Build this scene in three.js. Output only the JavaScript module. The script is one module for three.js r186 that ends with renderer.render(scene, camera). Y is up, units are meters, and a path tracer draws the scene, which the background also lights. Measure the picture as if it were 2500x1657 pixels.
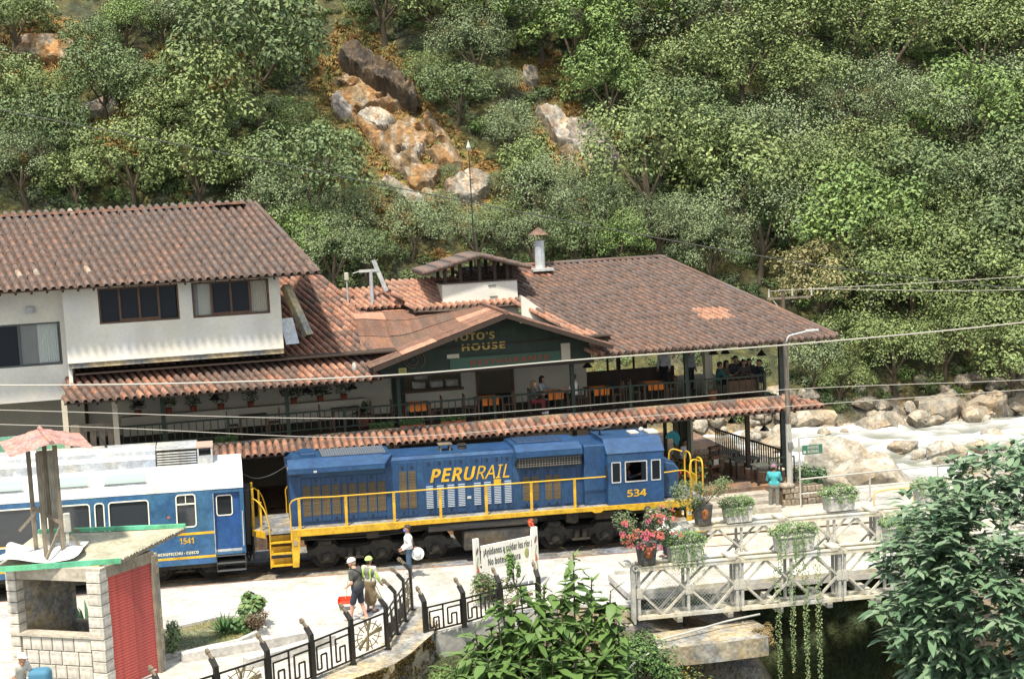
import * as THREE from 'three';
import { mergeGeometries, mergeVertices, toCreasedNormals } from 'three/addons/utils/BufferGeometryUtils.js';
import { RoundedBoxGeometry } from 'three/addons/geometries/RoundedBoxGeometry.js';
import { ImprovedNoise } from 'three/addons/math/ImprovedNoise.js';
import { FontLoader } from 'three/addons/loaders/FontLoader.js';
import { TextGeometry } from 'three/addons/geometries/TextGeometry.js';

// ------------------------------------------------------------------ camera, sky, sun, exposure
const scene = new THREE.Scene();
const PITCH = THREE.MathUtils.degToRad(6.1), ROLL = 0.05;
const camera = new THREE.PerspectiveCamera(26.86, 1024 / 678, 0.5, 900);
camera.position.set(0, 12, 0);
camera.rotation.order = 'YXZ';
camera.rotation.set(-PITCH, 0, -ROLL);
scene.add(camera);
const renderer = new THREE.WebGLRenderer({ antialias: true });
renderer.setSize(1024, 678);
renderer.shadowMap.enabled = true;
renderer.toneMapping = THREE.LinearToneMapping;
renderer.toneMappingExposure = 2.1;
{ // bright, thinly clouded daylight sky
  const w = 256, h = 128, d = new Float32Array(w * h * 4), nz = new ImprovedNoise();
  for (let j = 0; j < h; j++) for (let i = 0; i < w; i++) {
    const el = (j + 0.5) / h * Math.PI - Math.PI / 2, az = i / w * Math.PI * 2;
    const cx = Math.cos(az) * Math.cos(el), cz = Math.sin(az) * Math.cos(el), cy = Math.sin(el);
    const n = 0.5 + 0.5 * (nz.noise(cx * 2.2, cy * 4, cz * 2.2 + 7) + 0.5 * nz.noise(cx * 5, cy * 9, cz * 5));
    const c = Math.min(1, Math.max(0, n * 1.5 - 0.25));
    const up = Math.max(0, cy), k = (j * w + i) * 4, B = 0.74;
    const blue = [0.42 + 0.3 * (1 - up), 0.62 + 0.24 * (1 - up), 0.95 - 0.05 * up], cl = [1.0, 0.985, 0.96];
    for (let q = 0; q < 3; q++) d[k + q] = B * (blue[q] * (1 - c) + cl[q] * c) * (cy < 0 ? 0.45 : 1);
    d[k + 3] = 1;
  }
  const t = new THREE.DataTexture(d, w, h, THREE.RGBAFormat, THREE.FloatType);
  t.mapping = THREE.EquirectangularReflectionMapping; t.magFilter = t.minFilter = THREE.LinearFilter; t.needsUpdate = true;
  scene.background = t; scene.environment = t;
}
const sun = new THREE.DirectionalLight(new THREE.Color(1, 0.92, 0.78), 3.9);
sun.position.set(-14, 88, -22); sun.target.position.set(0, 0, -62);
sun.castShadow = true; sun.shadow.radius = 7; sun.shadow.mapSize.set(4096, 4096);
Object.assign(sun.shadow.camera, { left: -70, right: 70, top: 80, bottom: -80, near: 1, far: 260 });
scene.add(sun, sun.target);

// ------------------------------------------------------------------ helpers
function rng(s) { return () => { s |= 0; s = s + 0x6D2B79F5 | 0; let t = Math.imul(s ^ s >>> 15, 1 | s); t = t + Math.imul(t ^ t >>> 7, 61 | t) ^ t; return ((t ^ t >>> 14) >>> 0) / 4294967296; }; }
const R = rng(20240);
const rr = (a, b, q = R) => a + (b - a) * q();
const V = (x, y, z) => new THREE.Vector3(x, y, z);
const rad = THREE.MathUtils.degToRad, PI = Math.PI;
const N3 = new ImprovedNoise();
const fbm = (x, y, z, o = 4) => { let s = 0, a = 0.5, f = 1; for (let i = 0; i < o; i++) { s += a * N3.noise(x * f + i * 17.3, y * f + i * 5.1, z * f + i * 9.7); a *= 0.5; f *= 2.03; } return s; };
const lerp = (a, b, t) => a + (b - a) * t, clamp = (x, a, b) => Math.min(b, Math.max(a, x)), smooth = (a, b, x) => { const t = clamp((x - a) / (b - a), 0, 1); return t * t * (3 - 2 * t); };
const used = {};
function numbered(n) { if (!(n in used)) { used[n] = 0; return n; } used[n]++; return n + '_' + String(used[n]).padStart(3, '0'); }
function shade(o) { o.castShadow = true; o.receiveShadow = true; return o; }
function tag(o, label, category, group) { o.userData.label = label; o.userData.category = category; if (group) o.userData.group = group; return o; }
function thing(name, label, category, pos = [0, 0, 0], turn = 0, group) {
  const o = new THREE.Group(); o.name = numbered(name); scene.add(o); o.position.set(...pos); o.rotation.y = turn; return tag(o, label, category, group);
}
function part(name, geo, m, parent, label) {
  const o = shade(new THREE.Mesh(Array.isArray(geo) ? join(geo) : geo, m)); o.name = name; parent.add(o); if (label) o.userData.label = label; return o;
}
function single(name, geo, m, label, category, group) { const o = part(numbered(name), geo, m, scene); return tag(o, label, category, group); }
function struct(name, geo, m) { const o = part(numbered(name), geo, m, scene); o.userData.kind = 'structure'; return o; }
function uvm(g, s = 1) { // uv in metres from the dominant axis of each normal
  const p = g.attributes.position, n = g.attributes.normal, a = new Float32Array(p.count * 2);
  for (let i = 0; i < p.count; i++) {
    const x = Math.abs(n.getX(i)), y = Math.abs(n.getY(i)), z = Math.abs(n.getZ(i));
    if (y >= x && y >= z) { a[2 * i] = p.getX(i) * s; a[2 * i + 1] = p.getZ(i) * s; }
    else if (x >= z) { a[2 * i] = p.getZ(i) * s; a[2 * i + 1] = p.getY(i) * s; }
    else { a[2 * i] = p.getX(i) * s; a[2 * i + 1] = p.getY(i) * s; }
  }
  g.setAttribute('uv', new THREE.BufferAttribute(a, 2)); return g;
}
function join(list) {
  const hasC = list.some(g => g.attributes.color), L = list.map(g => {
    let q = g.index ? g.toNonIndexed() : g; if (!q.attributes.normal) q.computeVertexNormals(); if (!q.attributes.uv) uvm(q);
    for (const k of Object.keys(q.attributes)) if (!['position', 'normal', 'uv', 'color'].includes(k)) q.deleteAttribute(k);
    if (hasC && !q.attributes.color) q.setAttribute('color', new THREE.BufferAttribute(new Float32Array(q.attributes.position.count * 3).fill(1), 3));
    return q;
  });
  return L.length === 1 ? L[0] : mergeGeometries(L);
}
function box(w, h, d, x = 0, y = 0, z = 0, rx = 0, ry = 0, rz = 0) { // centre at x,y,z
  const g = uvm(new THREE.BoxGeometry(w, h, d)); if (rx || ry || rz) g.applyMatrix4(new THREE.Matrix4().makeRotationFromEuler(new THREE.Euler(rx, ry, rz))); g.translate(x, y, z); return g;
}
function rbox(w, h, d, r, x = 0, y = 0, z = 0, seg = 2) { const g = uvm(new RoundedBoxGeometry(w, h, d, seg, Math.min(r, w / 2.01, h / 2.01, d / 2.01))); g.translate(x, y, z); return g; }
const bx = (x0, x1, y0, y1, z0, z1) => box(x1 - x0, y1 - y0, z1 - z0, (x0 + x1) / 2, (y0 + y1) / 2, (z0 + z1) / 2);
const rbx = (x0, x1, y0, y1, z0, z1, r = 0.02) => rbox(x1 - x0, y1 - y0, z1 - z0, r, (x0 + x1) / 2, (y0 + y1) / 2, (z0 + z1) / 2);
function bar(a, b, r, r2 = r, seg = 8) { // round bar from a to b
  const d = b.clone().sub(a), L = d.length(), g = new THREE.CylinderGeometry(r2, r, L, seg, 1); g.translate(0, L / 2, 0);
  g.applyQuaternion(new THREE.Quaternion().setFromUnitVectors(V(0, 1, 0), d.normalize())); g.translate(a.x, a.y, a.z); return g;
}
function beam(a, b, w, h, upv = V(0, 1, 0)) { // rectangular beam from a to b: h along upv, w across
  const d = b.clone().sub(a), L = d.length(); d.normalize(); const s = d.clone().cross(upv).normalize(), u = s.clone().cross(d).normalize();
  const g = uvm(new THREE.BoxGeometry(L, h, w)); g.applyMatrix4(new THREE.Matrix4().makeBasis(d, u, s)); g.translate((a.x + b.x) / 2, (a.y + b.y) / 2, (a.z + b.z) / 2); return g;
}
function tube(pts, r, seg = 40, rs = 6) { return new THREE.TubeGeometry(new THREE.CatmullRomCurve3(pts), seg, r, rs); }
function extrude(pts, depth, bevel = 0, holes = []) { // outline in x,y, depth along +z
  const s = new THREE.Shape(pts.map(p => new THREE.Vector2(p[0], p[1]))); for (const h of holes) s.holes.push(new THREE.Path(h.map(p => new THREE.Vector2(p[0], p[1]))));
  const g = new THREE.ExtrudeGeometry(s, { depth: depth - 2 * bevel, bevelEnabled: bevel > 0, bevelSize: bevel, bevelThickness: bevel, bevelOffset: -bevel, bevelSegments: 1, curveSegments: 8 });
  g.translate(0, 0, bevel); return uvm(g);
}
function slab(pts, y0, y1) { // plan outline x,z -> vertical prism
  const g = extrude(pts.map(p => [p[0], -p[1]]), y1 - y0); g.rotateX(-PI / 2); g.translate(0, y0, 0); return uvm(g);
}
function place(g, pos, ry = 0, s = 1) { g = g.clone(); if (s !== 1) g.scale(s, s, s); g.rotateY(ry); g.translate(...pos); return g; }
function roundedRect(w, h, r, n = 4, x0 = 0, y0 = 0) { const o = []; for (const [cx, cy, a0] of [[w / 2 - r, h / 2 - r, 0], [-w / 2 + r, h / 2 - r, PI / 2], [-w / 2 + r, -h / 2 + r, PI], [w / 2 - r, -h / 2 + r, 1.5 * PI]]) for (let i = 0; i <= n; i++) { const a = a0 + i / n * PI / 2; o.push([x0 + cx + r * Math.cos(a), y0 + cy + r * Math.sin(a)]); } return o; }
function ringFrame(w, h, r, t, d, x, y, z) { const g = extrude(roundedRect(w, h, r), d, 0, [roundedRect(w - 2 * t, h - 2 * t, Math.max(0.01, r - t)).reverse()]); g.translate(x, y, z); return g; }

// ------------------------------------------------------------------ procedural textures
function pnoise(size, cells, seed) { // periodic value noise
  const q = rng(seed), g = new Float32Array(cells * cells).map(() => q()), o = new Float32Array(size * size);
  for (let j = 0; j < size; j++) for (let i = 0; i < size; i++) {
    const x = i / size * cells, y = j / size * cells, x0 = x | 0, y0 = y | 0, fx = x - x0, fy = y - y0, sx = fx * fx * (3 - 2 * fx), sy = fy * fy * (3 - 2 * fy), x1 = (x0 + 1) % cells, y1 = (y0 + 1) % cells;
    o[j * size + i] = lerp(lerp(g[y0 * cells + x0], g[y0 * cells + x1], sx), lerp(g[y1 * cells + x0], g[y1 * cells + x1], sx), sy);
  } return o;
}
function layers(size, list, seed) { const o = new Float32Array(size * size); let t = 0; list.forEach(([c, w], k) => { const n = pnoise(size, c, seed + k * 31); t += w; for (let i = 0; i < o.length; i++) o[i] += n[i] * w; }); for (let i = 0; i < o.length; i++) o[i] /= t; return o; }
function texture(size, fn, srgb, rep) {
  const d = new Uint8Array(size * size * 4);
  for (let i = 0; i < size * size; i++) { const c = fn(i, i % size, (i / size) | 0); d[4 * i] = clamp(c[0], 0, 1) * 255; d[4 * i + 1] = clamp(c[1], 0, 1) * 255; d[4 * i + 2] = clamp(c[2], 0, 1) * 255; d[4 * i + 3] = 255; }
  const t = new THREE.DataTexture(d, size, size, THREE.RGBAFormat); t.wrapS = t.wrapT = THREE.RepeatWrapping; t.magFilter = THREE.LinearFilter; t.minFilter = THREE.LinearMipmapLinearFilter; t.generateMipmaps = true;
  if (srgb) t.colorSpace = THREE.SRGBColorSpace; t.repeat.set(1 / rep, 1 / rep); t.needsUpdate = true; return t;
}
function family(size, list, seed, rep, tint, lo, hi) { // a mottled colour map and its bump, tile size rep metres
  const n = layers(size, list, seed), m = layers(size, [[5, 1], [11, 0.6]], seed + 900);
  return { map: texture(size, i => { const v = lerp(lo, hi, clamp((n[i] - 0.5) * 1.9 + 0.5, 0, 1)), k = (m[i] - 0.5); return [v * (1 + tint[0] * k), v * (1 + tint[1] * k), v * (1 + tint[2] * k)]; }, true, rep), bump: texture(size, i => [n[i], n[i], n[i]], false, rep) };
}
const TX = {
  concrete: family(512, [[3, 0.6], [13, 0.8], [40, 0.9], [150, 1.1]], 11, 11, [0.08, 0.05, -0.05], 0.74, 1.0),
  plaster: family(512, [[3, 1.4], [9, 1], [60, 0.5], [170, 0.5]], 23, 4, [0.05, 0.03, -0.05], 0.88, 1.0),
  clay: family(256, [[5, 1], [17, 1], [50, 1], [110, 0.8]], 37, 0.9, [0.3, 0.0, -0.25], 0.62, 1.0),
  rock: family(512, [[4, 1.3], [10, 1.2], [30, 1], [90, 0.7]], 41, 3.5, [0.2, 0.05, -0.12], 0.5, 1.0),
  soil: family(512, [[6, 1], [19, 1], [60, 1], [160, 1]], 53, 5, [0.3, 0.1, -0.3], 0.5, 1.0),
  metal: family(512, [[3, 0.8], [9, 0.8], [30, 0.9], [110, 0.9]], 61, 3.1, [0.16, 0.08, -0.1], 0.72, 1.0),
  grime: family(512, [[3, 1], [9, 1], [28, 1], [120, 0.8]], 67, 2.0, [0.4, 0.15, -0.3], 0.55, 1.0),
};
{ // wood: streaks along v
  const n = pnoise(256, 64, 71), m = pnoise(256, 6, 72), s = 256, a = new Float32Array(s * s);
  for (let j = 0; j < s; j++) for (let i = 0; i < s; i++) a[j * s + i] = 0.55 * n[(((j / 9) | 0) % s) * s + i] + 0.45 * m[j * s + i];
  TX.wood = { map: texture(s, i => { const v = lerp(0.62, 1, a[i]); return [v, v * 0.98, v * 0.95]; }, true, 1.2), bump: texture(s, i => [a[i], a[i], a[i]], false, 1.2) };
}
function mat(c, rough = 0.8, o = {}) {
  const p = { color: Array.isArray(c) ? new THREE.Color().setRGB(...c) : new THREE.Color(c), roughness: rough, metalness: o.metal || 0, side: THREE.DoubleSide };
  if (o.t) { p.map = TX[o.t].map; if (o.bump) { p.bumpMap = TX[o.t].bump; p.bumpScale = o.bump; } }
  if (o.vc) p.vertexColors = true;
  return new (o.phys ? THREE.MeshPhysicalMaterial : THREE.MeshStandardMaterial)(Object.assign(p, o.phys || {}));
}
const M = {
  concrete: mat([0.52, 0.495, 0.45], 0.9, { t: 'concrete', bump: 0.004 }),
  concreteOld: mat([0.40, 0.37, 0.31], 0.95, { t: 'grime', bump: 0.012 }),
  asphalt: mat([0.30, 0.28, 0.25], 0.95, { t: 'soil', bump: 0.02 }),
  terrace: mat([0.30, 0.19, 0.13], 0.8, { t: 'grime', bump: 0.004 }),
  stoneStep: mat([0.46, 0.41, 0.33], 0.9, { t: 'concrete', bump: 0.01 }),
  white: mat([0.70, 0.67, 0.60], 0.85, { t: 'plaster', bump: 0.003 }),
  cream: mat([0.62, 0.56, 0.44], 0.85, { t: 'plaster', bump: 0.003 }),
  green: mat([0.022, 0.045, 0.028], 0.65, { t: 'wood' }),
  greenBand: mat([0.05, 0.11, 0.075], 0.7, { t: 'plaster' }),
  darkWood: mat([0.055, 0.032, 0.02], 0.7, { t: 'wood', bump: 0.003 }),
  brownWood: mat([0.17, 0.085, 0.045], 0.6, { t: 'wood', bump: 0.003 }),
  greyWood: mat([0.33, 0.29, 0.23], 0.85, { t: 'wood', bump: 0.004 }),
  black: mat([0.012, 0.012, 0.012], 0.5),
  iron: mat([0.02, 0.017, 0.014], 0.5, { t: 'metal' }),
  steel: mat([0.42, 0.42, 0.42], 0.4, { metal: 0.7, t: 'metal' }),
  glass: mat([0.012, 0.015, 0.02], 0.05, { phys: { ior: 1.45, specularIntensity: 0.6 } }),
  loco: mat([0.022, 0.07, 0.165], 0.38, { t: 'metal' }),
  locoRoof: mat([0.022, 0.07, 0.165], 0.38, { t: 'metal' }),
  coach: mat([0.045, 0.135, 0.265], 0.32, { t: 'metal' }),
  coachRoof: mat([0.78, 0.78, 0.76], 0.45, { t: 'metal' }),
  yellow: mat([0.70, 0.40, 0.02], 0.45, { t: 'metal' }),
  under: mat([0.045, 0.04, 0.034], 0.85, { t: 'grime', bump: 0.01 }),
  mesh: mat([0.09, 0.075, 0.055], 0.8, { t: 'grime' }),
  deck: mat([0.33, 0.32, 0.30], 0.8, { t: 'grime' }),
  alu: mat([0.66, 0.66, 0.63], 0.4, { metal: 0.3, t: 'metal' }),
  paintWhite: mat([0.54, 0.51, 0.43], 0.6, { t: 'metal' }),
  pot: mat([0.55, 0.53, 0.47], 0.9, { t: 'concrete', bump: 0.004 }),
  terracotta: mat([0.40, 0.10, 0.05], 0.8, { t: 'clay' }),
  rock: mat([0.50, 0.46, 0.39], 0.95, { t: 'rock', bump: 0.05 }),
  rockDark: mat([0.17, 0.13, 0.10], 0.95, { t: 'rock', bump: 0.05 }),
  bark: mat([0.13, 0.105, 0.075], 0.95, { t: 'wood', bump: 0.02 }),
  leafVC: mat([1, 1, 1], 0.65, { vc: true }),
  orangeCloth: mat([0.62, 0.17, 0.02], 0.8),
};
const font = await new FontLoader().loadAsync('fonts/droid/droid_sans_bold.typeface.json');
const fontR = await new FontLoader().loadAsync('fonts/droid/droid_sans_regular.typeface.json');
function text(str, size, depth, f = font, shear = 0, sx = 1) {
  const g = new TextGeometry(str, { font: f, size, depth, curveSegments: 4, bevelEnabled: false });
  g.applyMatrix4(new THREE.Matrix4().set(sx, shear, 0, 0, 0, 1, 0, 0, 0, 0, 1, 0, 0, 0, 0, 1)); g.computeVertexNormals(); return uvm(g);
}
// frames of reference: the building row (s along the facade, off behind it) and the track (s along, w towards the road)
const BO = V(0, 0, -47), BA = rad(12), TA = rad(11.7), GR = 0.02;
const TO = V(-6.67 - Math.sin(TA) * 0.457, 0.13, -44.78 - Math.cos(TA) * 0.457);
const gy = x => -GR * x; // the road falls gently to the right
const Bp = (s, h, off) => V(s * Math.cos(BA) - off * Math.sin(BA), h, -s * Math.sin(BA) - off * Math.cos(BA)).add(BO);
const Tp = (s, h, w) => V(s * Math.cos(TA) + w * Math.sin(TA), h - GR * Math.cos(TA) * s, -s * Math.sin(TA) + w * Math.cos(TA)).add(TO);
// ------------------------------------------------------------------ terrain: ravine, river bed and the wooded hillside
const foot = x => 80 + 0.19 * x;
function edgeX(z) { // left edge of the ravine on the camera side of the bridge
  const D = -z; if (D > 38.2) return 6.6; if (D > 34) return lerp(-4.6, -2.5, (D - 34) / 4.2); return lerp(-30, -4.6, clamp((D - 24) / 10, 0, 1));
}
function Ty(x, z) {
  const D = -z, f = foot(x), t = D - f;
  if (t > 0) {
    const base = -3.4 + (t < 4 ? 0.8 * t : 3.2 + 1.05 * (t - 4));
    const k = smooth(0, 8, t);
    return base + k * (2.6 * fbm(x * 0.07, 3, z * 0.07, 3) + 0.8 * fbm(x * 0.3, 9, z * 0.3, 3));
  }
  let y = gy(x) - 0.45;
  const rim = lerp(66, 56.5, smooth(10, 14, x));
  y = lerp(y, -4.1, smooth(rim, rim + 4, D));
  if (D < 46) {
    const ex = edgeX(z), w = smooth(ex + 0.2, ex + (D > 38 ? 1.0 : 3.6), x);
    if (D > 38.2) { y = lerp(y, -1.7, smooth(3.4, 6.4, x) * (1 - smooth(43.2, 43.9, D))); }
    const dep = D > 38 ? -6.5 * (1 - smooth(14.5, 15.5, x)) : -5.5;
    y = lerp(y, dep, w * (D > 38 ? 1 - smooth(44.5, 45.6, D) : 1));
  }
  return y + 0.1 * fbm(x * 0.5, 1, z * 0.5, 2);
}
const inRock = (x, y, z) => { // bare ochre and rock patches of the slope
  let v = 0;
  for (const [a, b, c, r] of ROCKZONES) { const d = Math.hypot(x - a, (y - b) * 1.1, (z - c) * 0.7); v = Math.max(v, 1 - d / r); }
  return v + 0.35 * fbm(x * 0.35, y * 0.35, z * 0.35, 3);
};
const ROCKZONES = [[-10.6, 21.5, -102, 3.8], [-8.8, 19.3, -100.5, 4.0], [-10.2, 17.6, -99, 3.3], [-8.6, 16.5, -98, 4.0], [-6.6, 15, -97, 4.2], [-5.3, 13, -95.5, 4.4], [-7, 11.6, -94, 3.2], [-2.6, 12.4, -95.5, 3.2], [4.4, 16.4, -100.4, 2.6], [6, 15, -99.6, 2.8], [4.6, 14, -98.4, 2.0], [2.3, 20.4, -103.8, 2.0], [-21, 21, -100, 4.2], [-31.5, 22.6, -100, 4.2], [-25, 17.2, -95.5, 2.6], [-17, 21, -100, 1.8]];
{
  const xs = [], ds = [];
  for (let x = -170; x < -56; x += 9) xs.push(x); for (let x = -56; x < -4; x += 1.1) xs.push(x); for (let x = -4; x < 16; x += 0.5) xs.push(x); for (let x = 16; x < 60; x += 1.1) xs.push(x); for (let x = 60; x < 200; x += 9) xs.push(x);
  for (let d = -40; d < 30; d += 7) ds.push(d); for (let d = 30; d < 47; d += 0.5) ds.push(d); for (let d = 47; d < 128; d += 1.0) ds.push(d); for (let d = 128; d < 330; d += 9) ds.push(d);
  const pos = [], col = [], uv = [], idx = [], W = xs.length;
  for (const d of ds) for (const x of xs) {
    const y = Ty(x, -d); pos.push(x, y, -d);
    uv.push(x, d + y * 0.6);
    const n = fbm(x * 0.22, y * 0.22, d * 0.22, 3), r = inRock(x, y, -d);
    let c = d > foot(x) + 1 ? [0.085 + 0.05 * n, 0.085 + 0.05 * n, 0.035] : [0.26, 0.21, 0.15];
    if (d > foot(x) && d < foot(x) + 7) { const k = smooth(0.0, -0.3, n) * (1 - (d - foot(x)) / 7); c = [lerp(c[0], 0.36, k), lerp(c[1], 0.27, k), lerp(c[2], 0.17, k)]; }
    if (r > 0.12) { const k = smooth(0.12, 0.45, r), o = n > 0 ? [0.30, 0.16, 0.045] : [0.26, 0.19, 0.055]; c = c.map((v, i) => lerp(v, o[i], k)); }
    if (d < 46 && x > edgeX(-d)) c = [0.07, 0.085, 0.03];
    col.push(...c);
  }
  for (let j = 0; j < ds.length - 1; j++) for (let i = 0; i < W - 1; i++) { const a = j * W + i; idx.push(a, a + 1, a + W, a + 1, a + W + 1, a + W); }
  const g = new THREE.BufferGeometry(); g.setAttribute('position', new THREE.Float32BufferAttribute(pos, 3)); g.setAttribute('color', new THREE.Float32BufferAttribute(col, 3)); g.setAttribute('uv', new THREE.Float32BufferAttribute(uv, 2)); g.setIndex(idx); g.computeVertexNormals();
  struct('hillside_terrain', g, mat([1.25, 1.25, 1.25], 1, { t: 'soil', bump: 0.12, vc: true }));
}
// ------------------------------------------------------------------ leaves
class Leaves { // many small leaf faces in one geometry
  constructor() { this.p = []; this.c = []; }
  add(x, y, z, nx, ny, nz, size, ratio, col, q = R, fold = 0.15) {
    const n = V(nx, ny, nz).normalize(), a = V(q() - 0.5, q() - 0.5, q() - 0.5), t = a.addScaledVector(n, -a.dot(n)).normalize(), s = n.clone().cross(t);
    const L = size, w = size * ratio * 0.5, o = [x, y, z];
    const P = (u, v, h) => [o[0] + t.x * u + s.x * v + n.x * h, o[1] + t.y * u + s.y * v + n.y * h, o[2] + t.z * u + s.z * v + n.z * h];
    const A = P(-L / 2, 0, 0), B = P(0.05 * L, w, -fold * w), C = P(L / 2, 0, -fold * L), D = P(0.05 * L, -w, -fold * w);
    this.p.push(...A, ...D, ...C, ...A, ...C, ...B); for (let i = 0; i < 6; i++) this.c.push(...col);
  }
  dir(px, py, pz, tx, ty, tz, nx, ny, nz, L, W, col, droop = 0.25) { // a leaf with a known direction, folded on its midrib, bending down
    const t = V(tx, ty, tz).normalize(), n = V(nx, ny, nz); n.addScaledVector(t, -n.dot(t)).normalize(); const s = t.clone().cross(n);
    const K = [[0, 0, 0], [0.3, 0.42, 0.02], [0.62, 0.40, -0.5], [1, 0, -1]], at = (u, v, h) => [px + t.x * u + s.x * v + n.x * h, py + t.y * u + s.y * v + n.y * h - droop * u * u / L, pz + t.z * u + s.z * v + n.z * h];
    for (const sg of [-1, 1]) for (let k = 0; k < 3; k++) {
      const a = K[k], b = K[k + 1], m0 = at(a[0] * L, 0, 0), m1 = at(b[0] * L, 0, 0), e0 = at(a[0] * L, sg * a[1] * W, 0.16 * a[1] * W), e1 = at(b[0] * L, sg * b[1] * W, 0.16 * b[1] * W);
      const T = k === 0 ? [m0, m1, e1] : k === 2 ? [m0, m1, e0] : [m0, m1, e1, m0, e1, e0];
      for (const v of T) { this.p.push(...v); this.c.push(...col); }
    }
  }
  geo() { const g = new THREE.BufferGeometry(); g.setAttribute('position', new THREE.Float32BufferAttribute(this.p, 3)); g.setAttribute('color', new THREE.Float32BufferAttribute(this.c, 3)); g.computeVertexNormals(); g.setAttribute('uv', new THREE.BufferAttribute(new Float32Array(this.p.length / 3 * 2), 2)); return g; }
}
const vary = (c, q, a = 0.3) => { const k = 1 + (q() - 0.5) * 2 * a, w = (q() - 0.5) * a * 0.5; return [c[0] * (k + w), c[1] * k, c[2] * (k - w)]; };
function crownGeo(seed, col, o = {}) { // unit crown: clumps of leaves on an uneven dome
  const q = rng(seed), L = new Leaves(), nC = o.clumps || 34, per = o.per || 165, tip = [col[0] * 1.4, col[1] * 1.3, col[2] * 1.2];
  const sx = rr(0.9, 1.2, q), sy = o.flat || rr(0.72, 0.9, q), sz = rr(0.9, 1.15, q);
  for (let k = 0; k < nC; k++) {
    const th = k * 2.39996 + q(), cy = lerp(1, -0.35, (k + 0.5) / nC), sr = Math.sqrt(1 - cy * cy), rad0 = rr(0.62, 1.0, q);
    const cx = Math.cos(th) * sr * rad0 * sx, cyy = cy * rad0 * sy, cz = Math.sin(th) * sr * rad0 * sz, cr = rr(0.2, 0.34, q), tone = rr(0.85, 1.15, q);
    for (let i = 0; i < per; i++) {
      const u = q() * 1.65 - 0.65, a = q() * PI * 2, s = Math.sqrt(1 - u * u), d = cr * (0.55 + 0.5 * Math.cbrt(q()) + (q() < 0.12 ? 0.25 * q() : 0)), ny = u * 0.95 + 0.1;
      const px = cx + Math.cos(a) * s * d * 1.1, py = cyy + ny * d * 0.85, pz = cz + Math.sin(a) * s * d * 1.1;
      const base = q() < 0.4 ? tip : col, c = vary([base[0] * tone, base[1] * tone, base[2] * tone], q, 0.28);
      L.add(px, py, pz, Math.cos(a) * s + (q() - 0.5) * 1.1, u + 0.8 + (q() - 0.5), Math.sin(a) * s + (q() - 0.5) * 1.1, rr(0.036, 0.084, q) * (o.leaf || 1), 0.55, c, q);
    }
  }
  return L.geo();
}
const LEAF = { olive: [0.125, 0.168, 0.056], grey: [0.135, 0.178, 0.088], dark: [0.088, 0.13, 0.048], bright: [0.115, 0.182, 0.048], ochre: [0.175, 0.165, 0.07] };
const crowns = [['olive', 1, { leaf: 0.85 }], ['grey', 2, { leaf: 0.75 }], ['dark', 3, { leaf: 1.15 }], ['olive', 4, { leaf: 1.25, clumps: 28 }], ['grey', 5, { leaf: 0.9, clumps: 40, per: 140 }], ['bright', 6, { leaf: 1.1 }], ['grey', 7, { leaf: 0.65, per: 200 }], ['ochre', 8], ['olive', 9, { flat: 0.62, leaf: 0.9 }]].map(([k, s, o]) => ({ kind: k, g: crownGeo(s * 77, LEAF[k], o) }));
function trunkGeo(x, y0, y1, z, rr0, q) { // leaning tapered trunk with limbs into the crown
  const L = [], top = V(x, y1, z), base = V(x + rr(-0.4, 0.4, q), y0 - 0.4, z - rr(0.1, 0.5, q)), mid = base.clone().lerp(top, 0.55).add(V(rr(-0.3, 0.3, q), 0, rr(-0.2, 0.2, q)));
  L.push(bar(base, mid, rr0, rr0 * 0.75, 7), bar(mid, top, rr0 * 0.75, rr0 * 0.4, 6));
  return [L, mid];
}
const KINDNAME = { olive: 'olive green', grey: 'grey-green', dark: 'dark green', bright: 'bright green', ochre: 'yellowing' };
function hillTree(x, y, z, r, ci, zone, q, ord) {
  const gd = Ty(x, z), cy = Math.max(y, gd + 0.5 * r), c = crowns[ci];
  const t = thing('hillside_tree', KINDNAME[c.kind] + ' tree ' + zone + ord, 'tree', [x, gd, z], 0, KINDNAME[c.kind] + ' trees ' + zone);
  const m = part('crown', c.g, M.leafVC, t); m.position.y = cy - gd; m.scale.set(r * rr(0.9, 1.15, q), r * rr(0.85, 1.3, q), r); m.rotation.y = q() * 6.28;
  const [L, mid] = trunkGeo(0, 0, cy - gd - 0.1 * r, 0, 0.055 * r + 0.05, q);
  for (let k = 0; k < 4; k++) { const a = k * 1.6 + q(); L.push(bar(mid, V(Math.cos(a) * r * 0.6, cy - gd + r * rr(0, 0.35, q), Math.sin(a) * r * 0.6), 0.03 * r, 0.012 * r, 5)); }
  part('trunk', L, M.bark, t);
}
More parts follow.
